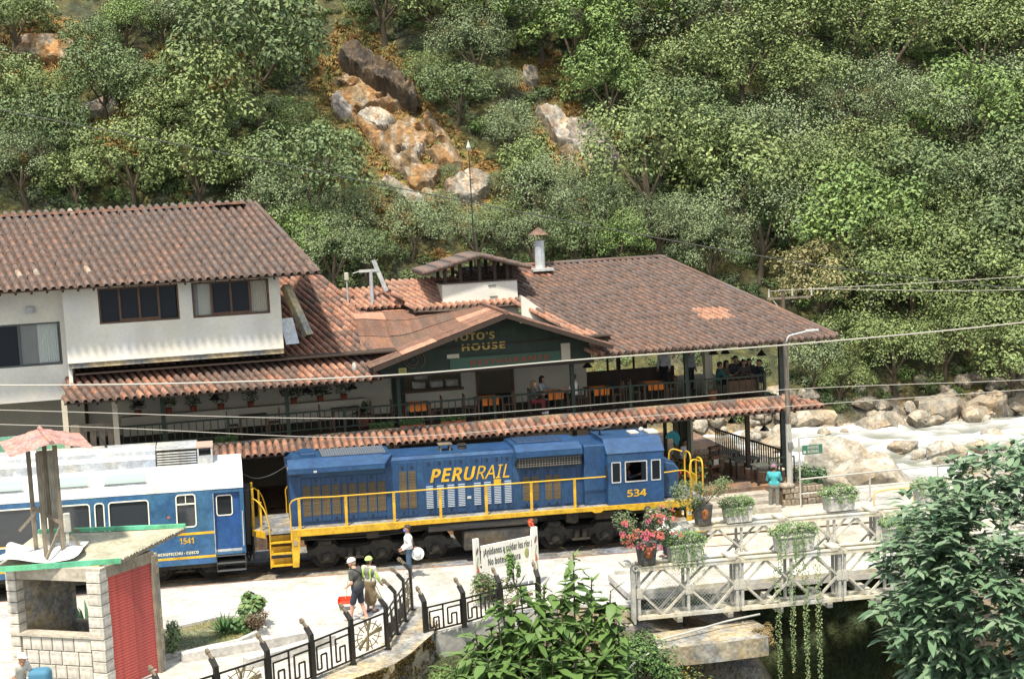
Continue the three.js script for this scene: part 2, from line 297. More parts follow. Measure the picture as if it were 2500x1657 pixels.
const HILLTREES = '-16.2,20.7,-97.6,4.3 -18.8,17.2,-94.7,3.1 -13.5,16.9,-95.7,2.7 -21.5,16.6,-94.0,2.6 -23.8,19.0,-96.2,2.2 -26.1,19.7,-96.3,2.2 -28.9,16.1,-92.2,2.4 -30.1,14.4,-90.5,2.2 -23.8,14.2,-91.3,2.4 -19.5,13.4,-91.5,2.3 -26.9,13.4,-90.3,1.9 -12.3,12.4,-91.2,3.1 -14.4,11.0,-90.0,2.4 -10.1,11.1,-90.7,2.8 -8.0,11.9,-92.3,2.3 -6.0,10.2,-90.3,3.1 -8.7,8.8,-89.0,2.3 -4.4,11.0,-92.0,2.4 -10.6,8.1,-88.2,2.2 -13.0,8.7,-88.3,2.0 -19.8,25.0,-102.4,2.5 -16.2,25.3,-103.1,2.9 -7.7,25.4,-104.8,3.1 -4.3,24.6,-104.7,2.9 -5.2,20.3,-100.4,2.8 -1.9,21.4,-102.3,2.5 -2.9,18.1,-99.4,2.0 -0.2,24.4,-105.5,2.6 3.3,24.4,-105.7,3.3 5.6,22.3,-104.1,3.2 7.4,18.4,-101.3,2.5 9.7,24.2,-106.7,3.3 13.0,22.8,-105.8,3.6 17.2,24.1,-107.8,3.7 13.6,18.3,-101.9,3.2 17.6,19.6,-103.7,3.5 21.9,22.5,-107.3,3.7 21.5,17.7,-102.8,3.2 26.6,23.8,-109.3,3.7 28.7,20.5,-106.6,3.6 33.2,23.5,-110.6,3.4 35.5,20.3,-107.7,3.7 39.5,23.3,-111.6,3.5 25.1,15.7,-101.4,3.5 28.6,14.6,-101.0,3.4 32.5,14.4,-101.6,3.5 36.3,15.5,-103.5,3.2 9.0,12.3,-94.7,3.8 12.0,15.5,-99.1,2.8 14.4,13.8,-98.0,2.7 15.1,11.0,-95.1,3.2 11.8,8.4,-92.7,2.3 1.6,12.5,-95.0,1.8 0.6,15.4,-97.7,1.7 2.6,10.7,-92.8,2.6 5.4,9.9,-92.8,2.3 -0.3,10.2,-92.0,2.3 -2.0,8.9,-90.7,2.1 1.6,8.3,-91.0,1.8 4.3,7.9,-91.3,1.7 7.4,7.7,-91.6,1.7 9.8,8.5,-92.4,2.3 12.9,6.7,-91.4,2.1 16.3,8.4,-92.8,3.2 18.2,12.8,-97.7,3.0 20.9,11.2,-96.6,3.0 24.3,11.7,-97.5,3.3 26.7,10.1,-96.4,3.3 22.2,7.4,-92.7,3.7 24.8,5.8,-92.0,3.1 28.1,7.7,-94.7,2.9 31.7,9.3,-96.7,3.3 34.8,10.5,-98.6,3.1 19.5,4.4,-90.0,2.6 22.5,3.8,-89.7,3.1 25.3,3.4,-89.9,3.1 28.5,4.5,-91.5,3.1 31.9,5.4,-93.0,3.2 20.8,1.3,-87.4,2.4 23.3,0.3,-87.0,2.3 26.3,0.7,-87.9,2.6 29.3,1.3,-88.8,2.9 32.2,2.6,-90.7,2.8 30.5,-0.8,-86.9,2.4 18.4,0.3,-86.4,1.9 20.0,-0.9,-85.7,1.4 36.3,7.3,-95.7,3.3 39.7,15.1,-103.7,3.5 42.4,21.8,-110.5,3.8 34.6,2.3,-90.6,3.1 -25.6,24.4,-101.3,1.7 -27.6,22.5,-99.1,1.7 -29.4,19.2,-95.5,1.9 -31.6,19.3,-95.1,1.9 -33.0,24.7,-99.9,2.2 -21.7,20.9,-99.0,1.4 -23.4,24.9,-102.3,1.6 -34.8,21.0,-95.8,2.4 -33.4,15.1,-90.6,2.2 0.5,19.5,-101.5,1.9 1.9,22.5,-104.5,1.9 -10.4,15.8,-96.3,1.3 -16.9,13.4,-92.3,2.0 -3.6,13.1,-95.2,1.2 -0.4,12.4,-95.0,1.3';
{
  const q = rng(99), pend = [];
  HILLTREES.split(' ').forEach((s, i) => {
    const [x, y, z, r] = s.split(',').map(Number);
    const zone = x > 17 ? (y < 9 ? 'on the far bank above the river' : 'high on the right of the slope') : x > 2.8 ? (y < 9.6 ? 'just above the main roof ridge' : 'on the slope behind the grey rock face') : x > -14.8 ? (y < 13.6 ? 'between the two roofs' : 'around the orange rock slope') : (y < 17.5 ? 'above the roof of the white building' : 'near the top left of the slope');
    let ci = (q() * 7) | 0; if (x > 17 && q() < 0.3) ci = 8; if (q() < 0.012 || (x > 18 && x < 22 && y > 3 && y < 8)) ci = 7; if (i === 0) ci = 2;
    let near = 9; for (const [a, b, c, zr] of ROCKZONES) near = Math.min(near, Math.hypot(x - a, y - b) - zr * 0.6 - r * 0.75); if (near < 0 && x > -16 && x < 9) pend.push([x, y - 0.1 * r, z, r * 0.72, ci, zone]); else pend.push([x, y + 0.32 * r, z + 0.35 * r, r * 1.14, ci, zone]);
  });
  const ORD = ['first', 'second', 'third', 'fourth', 'fifth', 'sixth', 'seventh', 'eighth', 'ninth', 'tenth', 'eleventh', 'twelfth', 'thirteenth', 'fourteenth', 'fifteenth', 'sixteenth', 'seventeenth', 'eighteenth', 'nineteenth', 'twentieth'], by = {};
  for (const p of pend) { const k = crowns[p[4]].kind + p[5]; (by[k] = by[k] || []).push(p); }
  for (const L of Object.values(by)) { L.sort((a, b) => a[0] / -a[2] - b[0] / -b[2]); L.forEach((p, i) => hillTree(p[0], p[1], p[2], p[3], p[4], p[5], q, L.length > 1 ? ', ' + ORD[i] + ' from left' : '')); }
}
{ // undergrowth: shrubs that fill the slope, nobody could count them
  const q = rng(5), L = new Leaves();
  for (let k = 0; k < 9; k++) { const cx = rr(-0.5, 0.5, q), cz = rr(-0.5, 0.5, q), cy = rr(0.1, 0.6, q), cr = rr(0.25, 0.4, q); for (let i = 0; i < 60; i++) { const u = q() * 2 - 1, a = q() * 6.28, s = Math.sqrt(1 - u * u); L.add(cx + Math.cos(a) * s * cr, cy + u * cr, cz + Math.sin(a) * s * cr, Math.cos(a) * s + q() - 0.5, u + 0.6, Math.sin(a) * s + q() - 0.5, rr(0.1, 0.19, q), 0.5, vary([1, 1, 1], q, 0.3), q); } }
  const spots = []; let guard = 0;
  while (spots.length < 3000 && guard++ < 40000) {
    const x = rr(-44, 50, q), d = foot(x) + rr(1.2, 40, q), y = Ty(x, -d), rk = inRock(x, y, -d);
    if (rk > 0.16 && q() > 0.1) continue; if (d < foot(x) + 5 && q() < 0.6) continue;
    spots.push([x, y, -d, rk]);
  }
  const im = new THREE.InstancedMesh(L.geo(), M.leafVC, spots.length), m4 = new THREE.Matrix4(), C = new THREE.Color();
  spots.forEach(([x, y, z, rk], i) => {
    const s = rr(0.5, 1.35, q) * (rk > 0.1 ? 0.6 : 1); m4.compose(V(x, y - 0.05, z), new THREE.Quaternion().setFromEuler(new THREE.Euler(rr(-0.2, 0.6, q), q() * 6.28, rr(-0.3, 0.3, q))), V(s, s * rr(0.7, 1.2, q), s)); im.setMatrixAt(i, m4);
    const b = [LEAF.olive, LEAF.grey, LEAF.dark, LEAF.bright, LEAF.dark, LEAF.olive][(q() * 6) | 0], k = rr(0.7, 1.15, q); im.setColorAt(i, C.setRGB(b[0] * k, b[1] * k, b[2] * k));
  });
  im.name = 'undergrowth'; shade(im); scene.add(im); im.userData.kind = 'stuff'; tag(im, 'dense low shrubs filling the slope between the trees', 'undergrowth');
}
{ // dry grass and bromeliad tufts on the bare slopes
  const q = rng(15), L = new Leaves();
  for (let i = 0; i < 46; i++) { const a = q() * 6.28, e = rr(0.5, 1.4, q); L.dir(0, 0, 0, Math.cos(a) * Math.cos(e), Math.sin(e), Math.sin(a) * Math.cos(e), 0, 1, 0.01, rr(0.5, 0.9, q), 0.05, vary([1, 1, 1], q, 0.3), 0.5); }
  const spots = []; let guard = 0;
  while (spots.length < 3400 && guard++ < 200000) { const x = rr(-40, 12, q), d = foot(x) + rr(6, 34, q), y = Ty(x, -d); if (inRock(x, y, -d) > 0.1) spots.push([x, y, -d]); }
  const im = new THREE.InstancedMesh(L.geo(), M.leafVC, spots.length), m4 = new THREE.Matrix4(), C = new THREE.Color();
  spots.forEach(([x, y, z], i) => { const s = rr(0.5, 1.4, q); m4.compose(V(x, y - 0.1, z), new THREE.Quaternion().setFromEuler(new THREE.Euler(0.4, q() * 6, 0)), V(s, s, s)); im.setMatrixAt(i, m4); const b = [[0.30, 0.17, 0.05], [0.24, 0.20, 0.06], [0.17, 0.19, 0.06], [0.33, 0.20, 0.07]][(q() * 4) | 0]; im.setColorAt(i, C.setRGB(...b)); });
  im.name = 'dry_grass'; shade(im); scene.add(im); im.userData.kind = 'stuff'; tag(im, 'tufts of orange and yellow dry grass on the bare slope', 'grass');
}
// ------------------------------------------------------------------ rocks
function rockGeo(seed, sx, sy, sz, det = 4, rough = 0.35, fac = 0.25) {
  const g = mergeVertices(new THREE.IcosahedronGeometry(1, det).deleteAttribute('uv').deleteAttribute('normal')), p = g.attributes.position, q = rng(seed), planes = [];
  for (let k = 0; k < 14; k++) { const u = q() * 2 - 1, a = q() * 6.28, s = Math.sqrt(1 - u * u); planes.push([Math.cos(a) * s, u, Math.sin(a) * s, rr(0.55, 0.85, q)]); }
  for (let i = 0; i < p.count; i++) {
    let x = p.getX(i), y = p.getY(i), z = p.getZ(i); let r = 1;
    for (const [a, b, c, d] of planes) { const k = x * a + y * b + z * c; if (k > 0.01) r = Math.min(r, d / k + fac * 0.25); }
    r = Math.min(r, 1.0) * (1 + rough * 0.5 * fbm(x * 1.4 + seed, y * 1.4, z * 1.4, 4) + rough * 0.15 * fbm(x * 6, y * 6 + seed, z * 6, 2));
    p.setXYZ(i, x * r * sx, y * r * sy, z * r * sz);
  }
  g.computeVertexNormals(); return uvm(toCreasedNormals(g, 0.42));
}

function cliff(label, x, z, w, h, out, rz, seed, pal, patch) { // craggy rock face standing out of the slope
  const nu = Math.ceil(w / 0.13), nv = Math.ceil(h / 0.13), P = [], C = [], idx = [], y0 = Ty(x, z), e = 1.2, sl = Math.atan2(Ty(x, z - e) - Ty(x, z + e), 2 * e), T = V(0, Math.sin(sl), -Math.cos(sl)), Nn = V(0, Math.cos(sl), Math.sin(sl)), cr = Math.cos(rz), sr = Math.sin(rz);
  for (let j = 0; j <= nv; j++) for (let i = 0; i <= nu; i++) {
    const u = (i / nu - 0.5) * 2, v = (j / nv - 0.5) * 2, jag = 0.35 * fbm(u * 1.7 + seed, v * 1.7, 3, 3), edge = 1 - Math.pow(Math.pow(Math.abs(u), 3) + Math.pow(Math.abs(v), 3), 0.5) + jag;
    let a = u * w / 2, b = v * h / 2; const ra = a * cr - b * sr, rb = a * sr + b * cr;
    const st = Math.floor((rb * 0.9 + 0.5 * fbm(ra * 0.6, seed, rb * 0.6, 2)) * 1.5) / 1.5, blk = Math.abs(fbm(ra * 0.5 + seed, rb * 0.8, 7, 3)), rid = 1 - Math.abs(fbm(ra * 1.3, rb * 0.7 + seed, 2, 3)) * 2;
    const dep = out * (0.15 + 0.55 * smooth(0, 0.35, edge) + 0.55 * blk + 0.25 * rid + 0.25 * ((rb * 0.9) - st)) * smooth(-0.15, 0.2, edge) - 1.0 * (1 - smooth(-0.3, 0.12, edge));
    const bxx = x + ra, bzz = z - rb * Math.cos(sl), hole = patch ? 1.1 * smooth(0.05, -0.12, fbm(ra * 0.45 + 3, rb * 0.45, seed + 8, 3)) : 0, q = V(bxx, Ty(bxx, bzz), bzz).addScaledVector(Nn, dep - hole); P.push(q.x, q.y, q.z);
    const n1 = fbm(ra * 0.9 + 9, rb * 0.5, seed, 3), n2 = fbm(ra * 2.6, rb * 0.8, seed + 4, 2), c0 = n1 > 0.06 ? pal[1] : pal[0], k = smooth(-0.05, 0.3, n2); C.push(...c0.map((t, m) => lerp(t, pal[2][m], k * 0.75)));
  }
  for (let j = 0; j < nv; j++) for (let i = 0; i < nu; i++) { const a = j * (nu + 1) + i; idx.push(a, a + 1, a + nu + 1, a + 1, a + nu + 2, a + nu + 1); }
  const g = new THREE.BufferGeometry(); g.setAttribute('position', new THREE.Float32BufferAttribute(P, 3)); g.setAttribute('color', new THREE.Float32BufferAttribute(C, 3)); g.setIndex(idx); g.computeVertexNormals();
  single('rock_outcrop', uvm(toCreasedNormals(g, 0.45)), mat([1, 1, 1], 0.95, { t: 'rock', bump: 0.04, vc: true }), label, 'rock');
}
const PALE = [[0.52, 0.47, 0.40], [0.42, 0.36, 0.29], [0.36, 0.20, 0.08]], ORNG = [[0.36, 0.20, 0.08], [0.30, 0.20, 0.10], [0.48, 0.42, 0.34]], GREY = [[0.36, 0.32, 0.28], [0.30, 0.26, 0.23], [0.44, 0.38, 0.32]], DARK = [[0.13, 0.10, 0.075], [0.17, 0.125, 0.085], [0.20, 0.14, 0.08]];
cliff('long dark overhanging ledge at the top of the orange slope', -8.4, -101.2, 7.6, 2.0, 1.9, -0.72, 3, DARK);
cliff('pale rock plate left of the dark ledge', -10.9, -99.4, 1.7, 3.0, 0.5, 0.1, 14, GREY);
cliff('broken ochre-orange cliff streak running down the upper slope', -6.7, -98.0, 5.4, 14.5, 0.75, 0.54, 25, ORNG, true);
cliff('white streaked rock in the middle of the orange slope', -8.6, -98.4, 2.8, 1.9, 0.75, -0.4, 36, PALE);
cliff('small white rock lower on the orange slope', -6.0, -96.6, 1.4, 1.9, 0.7, -0.3, 47, PALE);
cliff('broken white rock at the foot of the orange slope above the roofs', -6.6, -93.9, 3.2, 1.5, 0.7, -0.2, 58, PALE);
cliff('smooth pale rock face right of the orange slope', -2.4, -95.2, 3.8, 2.2, 0.8, 0.75, 69, PALE);
cliff('tall pale rock tongue beside the grey rock face', 4.1, -100.2, 2.0, 5.2, 1.0, 0.5, 71, PALE);
cliff('large smooth grey rock face on the wooded slope', 6.2, -99.3, 3.6, 5.0, 1.1, 0.25, 82, GREY);
cliff('ochre stained rock under the pale tongue', 4.9, -98.0, 1.6, 3.0, 0.9, 0.45, 93, ORNG);
cliff('small pale rock high between the trees', 2.3, -103.7, 1.3, 2.0, 0.7, 0.0, 17, PALE);
cliff('bare pale earth crag at the top left of the slope', -31, -100.2, 5.2, 2.6, 0.8, 0.2, 28, ORNG);
cliff('brown rocky step on the upper left slope', -21.2, -100, 5.0, 2.2, 0.8, 0.15, 39, ORNG);
cliff('narrow pale rock strip on the far left slope', -27, -96.5, 3.0, 1.4, 0.7, 0.3, 49, PALE);
// ------------------------------------------------------------------ river with foam and boulders
{
  const xs = 210, zs = 110, pos = [], col = [], idx = [], uv = [];
  for (let j = 0; j <= zs; j++) for (let i = 0; i <= xs; i++) {
    const x = lerp(-20, 62, i / xs), d = lerp(57, 93, j / zs), a = fbm(x * 0.22, 2, d * 0.55, 4), b = fbm(x * 0.7, 5, d * 1.4, 3);
    pos.push(x, -3.2 + 0.8 * a + 0.45 * b, -d); uv.push(x, d); const f = smooth(-0.25, 0.3, a + 0.7 * b); col.push(lerp(0.20, 0.62, f), lerp(0.205, 0.62, f), lerp(0.17, 0.60, f));
  }
  for (let j = 0; j < zs; j++) for (let i = 0; i < xs; i++) { const a = j * (xs + 1) + i; idx.push(a, a + 1, a + xs + 1, a + 1, a + xs + 2, a + xs + 1); }
  const g = new THREE.BufferGeometry(); g.setAttribute('position', new THREE.Float32BufferAttribute(pos, 3)); g.setAttribute('color', new THREE.Float32BufferAttribute(col, 3)); g.setAttribute('uv', new THREE.Float32BufferAttribute(uv, 2)); g.setIndex(idx); g.computeVertexNormals();
  struct('river', g, mat([1, 1, 1], 0.35, { vc: true, t: 'plaster', bump: 0.1 }));
  const q = rng(31), protos = [0, 1, 2, 3, 4].map(k => rockGeo(60 + k, 1, 0.72, 0.85, 4, 0.75, 0.05));
  const bm = [mat([0.46, 0.40, 0.31], 0.92, { t: 'rock', bump: 0.03 }), mat([0.40, 0.34, 0.26], 0.92, { t: 'rock', bump: 0.03 }), mat([0.52, 0.46, 0.37], 0.92, { t: 'rock', bump: 0.03 })];
  const stone = (x, y, z, r, label, group, k = (q() * 5) | 0) => { const o = single('boulder', protos[k], bm[(q() * 3) | 0], label, 'boulder', group); o.position.set(x, y, z); o.scale.set(r * rr(0.85, 1.2, q), r * rr(0.8, 1.15, q), r); o.rotation.set(rr(-0.2, 0.2, q), q() * 6.28, rr(-0.2, 0.2, q)); };
  for (const [x, z, r, l] of [[16.4, -66.5, 2.3, 'largest flat-sided boulder in the middle of the river'], [16.2, -72.2, 2.0, 'angular boulder standing in the white water behind the largest one'], [12.9, -66, 1.7, 'rounded boulder just right of the white pole'], [14.0, -63.5, 1.5, 'light boulder against the largest river boulder'], [19.5, -63, 1.6, 'broad low boulder behind the white railing'], [12.0, -70.5, 1.6, 'brown boulder at the water edge beside the terrace'], [22.4, -73.2, 1.2, 'dark round boulder alone in the white rapids'], [21.8, -66, 1.6, 'wedge-shaped boulder at the right of the rapids'], [24.5, -68.5, 1.4, 'low grey boulder near the leafy tree'], [18.2, -58.8, 0.9, 'small pale boulder right behind the yellow rail'], [16.4, -75.5, 1.1, 'small boulder behind the angular one'], [14.2, -76.5, 1.4, 'pale boulder upstream of the angular boulder'], [25.6, -85, 1.9, 'big split boulder on the far bank below the trees'], [28.5, -85.5, 1.6, 'upright pale boulder right of the split boulder'], [31.5, -86, 1.6, 'smooth boulder farthest right on the far bank'], [17.2, -84, 1.7, 'large round boulder on the far bank beside the hanging sign'], [10.0, -72, 2.2, 'smooth grey slab of rock behind the terrace railing']])
    stone(x, -3.2 + r * 0.25, z, r, l);
  for (let i = 0; i < 150; i++) { const x = rr(10, 36, q), t = rr(-1.6, 2.6, q), z = -(foot(x) + t), r = 0.3 + 0.75 * q() * q() + (q() < 0.12 ? 0.5 : 0); stone(x, Math.max(-3.3, Ty(x, z)) + r * 0.3, z, r, 'loose river stone heaped along the far bank', 'stones along the far bank'); }
  for (let i = 0; i < 40; i++) { const x = rr(12, 30, q), z = -rr(58, 79, q), r = rr(0.35, 0.9, q); stone(x, -3.2 + r * 0.2, z, r, 'small stone breaking the river surface', 'stones in the river'); }
}
// ------------------------------------------------------------------ road, track bed, rails
const tilt = g => { const p = g.attributes.position; for (let i = 0; i < p.count; i++) p.setY(i, p.getY(i) + gy(p.getX(i))); g.computeVertexNormals(); return g; };
const PARA_OUT = [[-2.62, -37.35], [-2.9, -36.5], [-3.12, -35.75], [-3.5, -34.9], [-4.1, -34.25], [-4.95, -33.45], [-5.8, -32.5], [-6.8, -31.3], [-8.6, -29.6]];
struct('road', tilt(slab([[-46, -35.6], [-30, -39.1], [-8.19, -43.51], [3.5, -45.48], [7.1, -46.1], [7.1, -43.95], [3.45, -43.2], [3.2, -40.2], [2.9, -39.2], [0.9, -39.6], [-0.5, -39.1], [-1.7, -38.2], ...PARA_OUT, [-12, -26.5], [-30, -14], [-46, -14]], -0.7, 0)), M.concrete);
struct('kerb_edge', tilt(slab([[-30, -39.1], [-8.19, -43.51], [3.5, -45.48], [7.1, -46.1], [7.1, -46.17], [3.5, -45.55], [-8.2, -43.58], [-30, -39.17]], -0.4, 0.012)), mat([0.30, 0.17, 0.12], 0.9, { t: 'grime' }));
{
  const a = Bp(-40, 0, 2.4), b = Bp(30, 0, 2.4), q = [[-46, -35.7], [-30, -39.15], [-8.2, -43.55], [3.5, -45.52], [7.1, -46.14], [7.1, -51], [b.x - 22, b.z + 4.6], [a.x, a.z]];
  struct('track_bed', tilt(slab(q, -0.6, -0.07)), M.asphalt);
  for (const w of [-0.457, 0.457]) { const g = join([beam(Tp(-30, -0.05, w), Tp(38, -0.05, w), 0.065, 0.12), beam(Tp(-30, -0.10, w), Tp(38, -0.10, w), 0.14, 0.03)]); struct('rail', g, mat([0.16, 0.12, 0.09], 0.45, { metal: 0.6, t: 'grime' })); }
  // square right of the ravine, along the river side of the track
  struct('river_side_pavement', tilt(slab([[7.12, -43.97], [16, -45.8], [30, -48.7], [30, -55.6], [16, -55.4], [12.2, -54.6], [10.4, -54], [9, -51.6], [6.2, -50.2], [4, -48.9]], -0.75, -0.045)), mat([0.50, 0.46, 0.39], 0.9, { t: 'concrete', bump: 0.006 }));
}
// ------------------------------------------------------------------ train: everything in the track's own frame
function trainThing(name, label, cat) { const o = thing(name, label, cat, [TO.x, TO.y, TO.z], TA); o.rotation.z = -GR; return o; }
function bogie(parent, axles, y0 = 0) {
  const b = part('bogie', [bx(axles[0] - 0.55, axles[axles.length - 1] + 0.55, 0.42, 0.75, -0.62, 0.62)], M.under, parent);
  for (const s of axles) { const wl = []; for (const w of [-0.5, 0.5]) { const g = new THREE.CylinderGeometry(0.46, 0.46, 0.12, 24); g.rotateX(PI / 2); g.translate(s, 0.46, w); const h = new THREE.CylinderGeometry(0.5, 0.5, 0.03, 24); h.rotateX(PI / 2); h.translate(s, 0.48, w * 0.86); wl.push(g, h); } wl.push((() => { const g = new THREE.CylinderGeometry(0.08, 0.08, 1.2, 10); g.rotateX(PI / 2); g.translate(s, 0.46, 0); return g; })()); part('wheelset', wl, M.under, b); }
  for (const sd of [-1, 1]) {
    const P = [], n = axles.length, e0 = axles[0] - 0.6, e1 = axles[n - 1] + 0.6;
    P.push([e0, 0.72], [e0, 0.52]);
    for (let i = 0; i < n; i++) { const c = axles[i]; P.push([c - 0.34, 0.52], [c - 0.24, 0.3], [c + 0.24, 0.3], [c + 0.34, 0.52]); if (i < n - 1) { const m = (c + axles[i + 1]) / 2; P.push([m - 0.3, 0.36], [m + 0.3, 0.36]); } }
    P.push([e1, 0.52], [e1, 0.72]); for (let i = n - 1; i >= 0; i--) { P.push([axles[i] + 0.4, 0.72], [axles[i] + 0.25, 0.86], [axles[i] - 0.25, 0.86], [axles[i] - 0.4, 0.72]); }
    const f = extrude(P, 0.14, 0.015); f.translate(0, 0, sd > 0 ? 0.68 : -0.82); part('side_frame', f, M.under, b);
    for (const c of axles) { const g = new THREE.CylinderGeometry(0.14, 0.15, 0.12, 18); g.rotateX(PI / 2); g.translate(c, 0.44, sd * 0.86); const g2 = new THREE.CylinderGeometry(0.085, 0.085, 0.05, 14); g2.rotateX(PI / 2); g2.translate(c, 0.44, sd * 0.93); part('axle_box', [g, g2, bx(c - 0.2, c + 0.2, 0.26, 0.34, sd > 0 ? 0.7 : -0.86, sd > 0 ? 0.86 : -0.7)], M.under, b); }
    for (let i = 0; i < n - 1; i++) { const m = (axles[i] + axles[i + 1]) / 2; const L = []; for (let k = 0; k < 5; k++) { const g = new THREE.CylinderGeometry(0.1, 0.1, 0.045, 12); g.translate(m - 0.13, 0.44 + k * 0.06, sd * 0.9); L.push(g); const h = g.clone(); h.translate(0.26, 0, 0); L.push(h); } L.push(bx(m - 0.3, m + 0.3, 0.36, 0.41, sd > 0 ? 0.78 : -1.0, sd > 0 ? 1.0 : -0.78)); part('spring_nest', L, M.under, b); }
    const cyl = new THREE.CylinderGeometry(0.1, 0.1, 0.42, 14); cyl.rotateZ(PI / 2); cyl.translate(axles[0] - 0.05, 0.92, sd * 0.85); part('brake_cylinder', cyl, M.under, b);
  }
  return b;
}
{
  const L = trainThing('diesel_locomotive', 'blue diesel locomotive with yellow frame and handrails in front of the restaurant', 'locomotive');
  const lip = mat([0.02, 0.07, 0.19], 0.42, { t: 'metal' });
  // frame
  const sill = [[-0.62, 1.5], [-0.62, 1.27], [2.6, 1.27], [2.95, 1.35], [9.0, 1.35], [9.1, 1.29], [9.3, 1.29], [9.4, 1.35], [10.1, 1.35], [10.4, 1.27], [12.5, 1.27], [12.5, 1.5]];
  for (const w of [1.24, -1.3]) { const g = extrude(sill, 0.06, 0.008); g.translate(0, 0, w); part('side_sill', g, M.yellow, L); }
  part('deck', [slab([[-1.95, 0.8], [-1.6, 1.24], [12.6, 1.24], [13.0, 1.0], [13.0, -1.0], [12.6, -1.24], [-1.6, -1.24], [-1.95, -0.8]], 1.40, 1.496)], M.deck, L);
  part('underframe', [bx(-1.5, 12.6, 0.98, 1.4, -0.55, 0.55), bx(-1.93, -1.86, 0.95, 1.46, -0.95, 0.95), bx(12.95, 13.02, 0.9, 1.46, -1.0, 1.0)], M.under, L);
  part('platform_edge', [bx(-1.98, -1.93, 1.3, 1.5, -0.8, 0.8), beam(V(-1.955, 1.4, 0.8), V(-1.6, 1.4, 1.27), 0.05, 0.2), beam(V(-1.955, 1.4, -0.8), V(-1.6, 1.4, -1.27), 0.05, 0.2)], M.yellow, L);
  // long hood
  const prof = (w, h0, hs, ht) => [[-w, h0], [w, h0], [w, hs], [w - 0.13, ht], [-w + 0.13, ht], [-w, hs]];
  const sweep = (p, s0, s1, bev = 0.012) => { const g = extrude(p, s1 - s0, bev); g.rotateY(PI / 2); g.translate(s0, 0, 0); return g; }; // profile (w,h): x -> -z
  const rear = [[-0.8, 1.5], [0.8, 1.5], [0.8, 3.38], [-0.8, 3.38]];
  const hood = part('long_hood', [sweep(rear, -0.75, 2.3), sweep(prof(0.8, 1.5, 3.40, 3.5), 2.3, 9.0)], M.loco, L);
  part('hood_roof', [bx(2.58, 8.99, 3.485, 3.512, -0.69, 0.69)], M.locoRoof, hood);
  { // flared radiator section at the rear with overhanging sloped roof
    const P = [[-1.24, 3.26], [-0.8, 3.2], [0.8, 3.2], [1.24, 3.26], [1.24, 3.4], [0.72, 3.62], [-0.72, 3.62], [-1.24, 3.4]];
    const g = sweep(P, -0.8, 2.55, 0.012), p = g.attributes.position; for (let i = 0; i < p.count; i++) if (p.getX(i) > 2 && Math.abs(p.getZ(i)) > 0.9) p.setX(i, 2.25); else if (p.getX(i) < 0 && Math.abs(p.getZ(i)) < 0.75 && p.getY(i) > 3.5) p.setX(i, -0.62); g.computeVertexNormals();
    part('radiator_cowl', uvm(toCreasedNormals(g, 0.3)), M.loco, hood);
    const T = (s0, s1, w0, h0, w1, h1) => { const a = [s0, h0, w0], b = [s1, h0, w0], c = [s1, h1, w1], d = [s0, h1, w1], G = new THREE.BufferGeometry(); G.setAttribute('position', new THREE.Float32BufferAttribute([...a, ...b, ...c, ...a, ...c, ...d], 3)); G.computeVertexNormals(); return uvm(G); };
    const th = (s0, s1, w0, h0, w1, h1) => beam(V((s0 + s1) / 2, h0, w0), V((s0 + s1) / 2, h1, w1), s1 - s0, 0.012);
    part('cowl_roof_slope', [th(-0.79, 2.24, 1.235, 3.412, 0.73, 3.63)], M.locoRoof, hood); part('cowl_roof_slope', [th(-0.79, 2.24, -1.235, 3.412, -0.73, 3.63)], M.locoRoof, hood);
    part('cowl_roof', [bx(-0.62, 2.5, 3.618, 3.636, -0.74, 0.74)], M.locoRoof, hood);
    const gr = []; for (let i = 0; i <= 26; i++) { const s = 0.32 + i * 0.078; gr.push(bx(s, s + 0.022, 3.645, 3.685, -0.6, 0.6)); } for (let k = 0; k <= 16; k++) { const w = -0.6 + k * 0.075; gr.push(bx(0.32, 2.37, 3.65, 3.68, w - 0.008, w + 0.008)); }
    part('roof_fan_grille', gr, mat([0.12, 0.14, 0.17], 0.6), hood); part('fan_well', [bx(0.3, 2.4, 3.637, 3.644, -0.62, 0.62)], M.black, hood);
    part('roof_hatch', [rbx(-0.35, 0.12, 3.63, 3.76, -0.5, 0.5, 0.02), bx(-0.2, 0.0, 3.76, 3.79, 0.2, 0.4)], M.locoRoof, hood);
    part('class_light', [bx(0.0, 0.1, 3.27, 3.33, 1.24, 1.262)], M.alu, hood);
    part('cowl_number', (() => { const g = text('534', 0.2, 0.012, font, 0, 0.9); g.rotateY(-PI / 2); g.translate(-0.765, 3.14, 0.32); return g; })(), M.yellow, hood);
  }
  // hood doors with screens, louvres and latches
  const screen = (s0, s1, h0, h1) => {
    const f = part('screen', [bx(s0, s1, h0, h1, 0.822, 0.829)], M.mesh, hood); const r = [];
    for (let h = h0 + 0.04; h < h1; h += 0.05) r.push(bx(s0, s1, h, h + 0.014, 0.829, 0.838)); for (let s = s0 + 0.03; s < s1; s += 0.045) r.push(bx(s, s + 0.012, h0, h1, 0.829, 0.836)); r.push(bx(s0 - 0.012, s0, h0, h1, 0.82, 0.84), bx(s1, s1 + 0.012, h0, h1, 0.82, 0.84));
    part('screen_bars', r, mat([0.16, 0.13, 0.085], 0.8, { t: 'grime' }), hood); return f;
  };
  const door = (s0, s1, h0, h1) => part('hood_door', [rbx(s0, s1, h0, h1, 0.79, 0.822, 0.008)], M.loco, hood);
  const latch = (s, h) => part('latch', [bx(s - 0.03, s + 0.03, h - 0.03, h + 0.03, 0.822, 0.84)], M.black, hood);
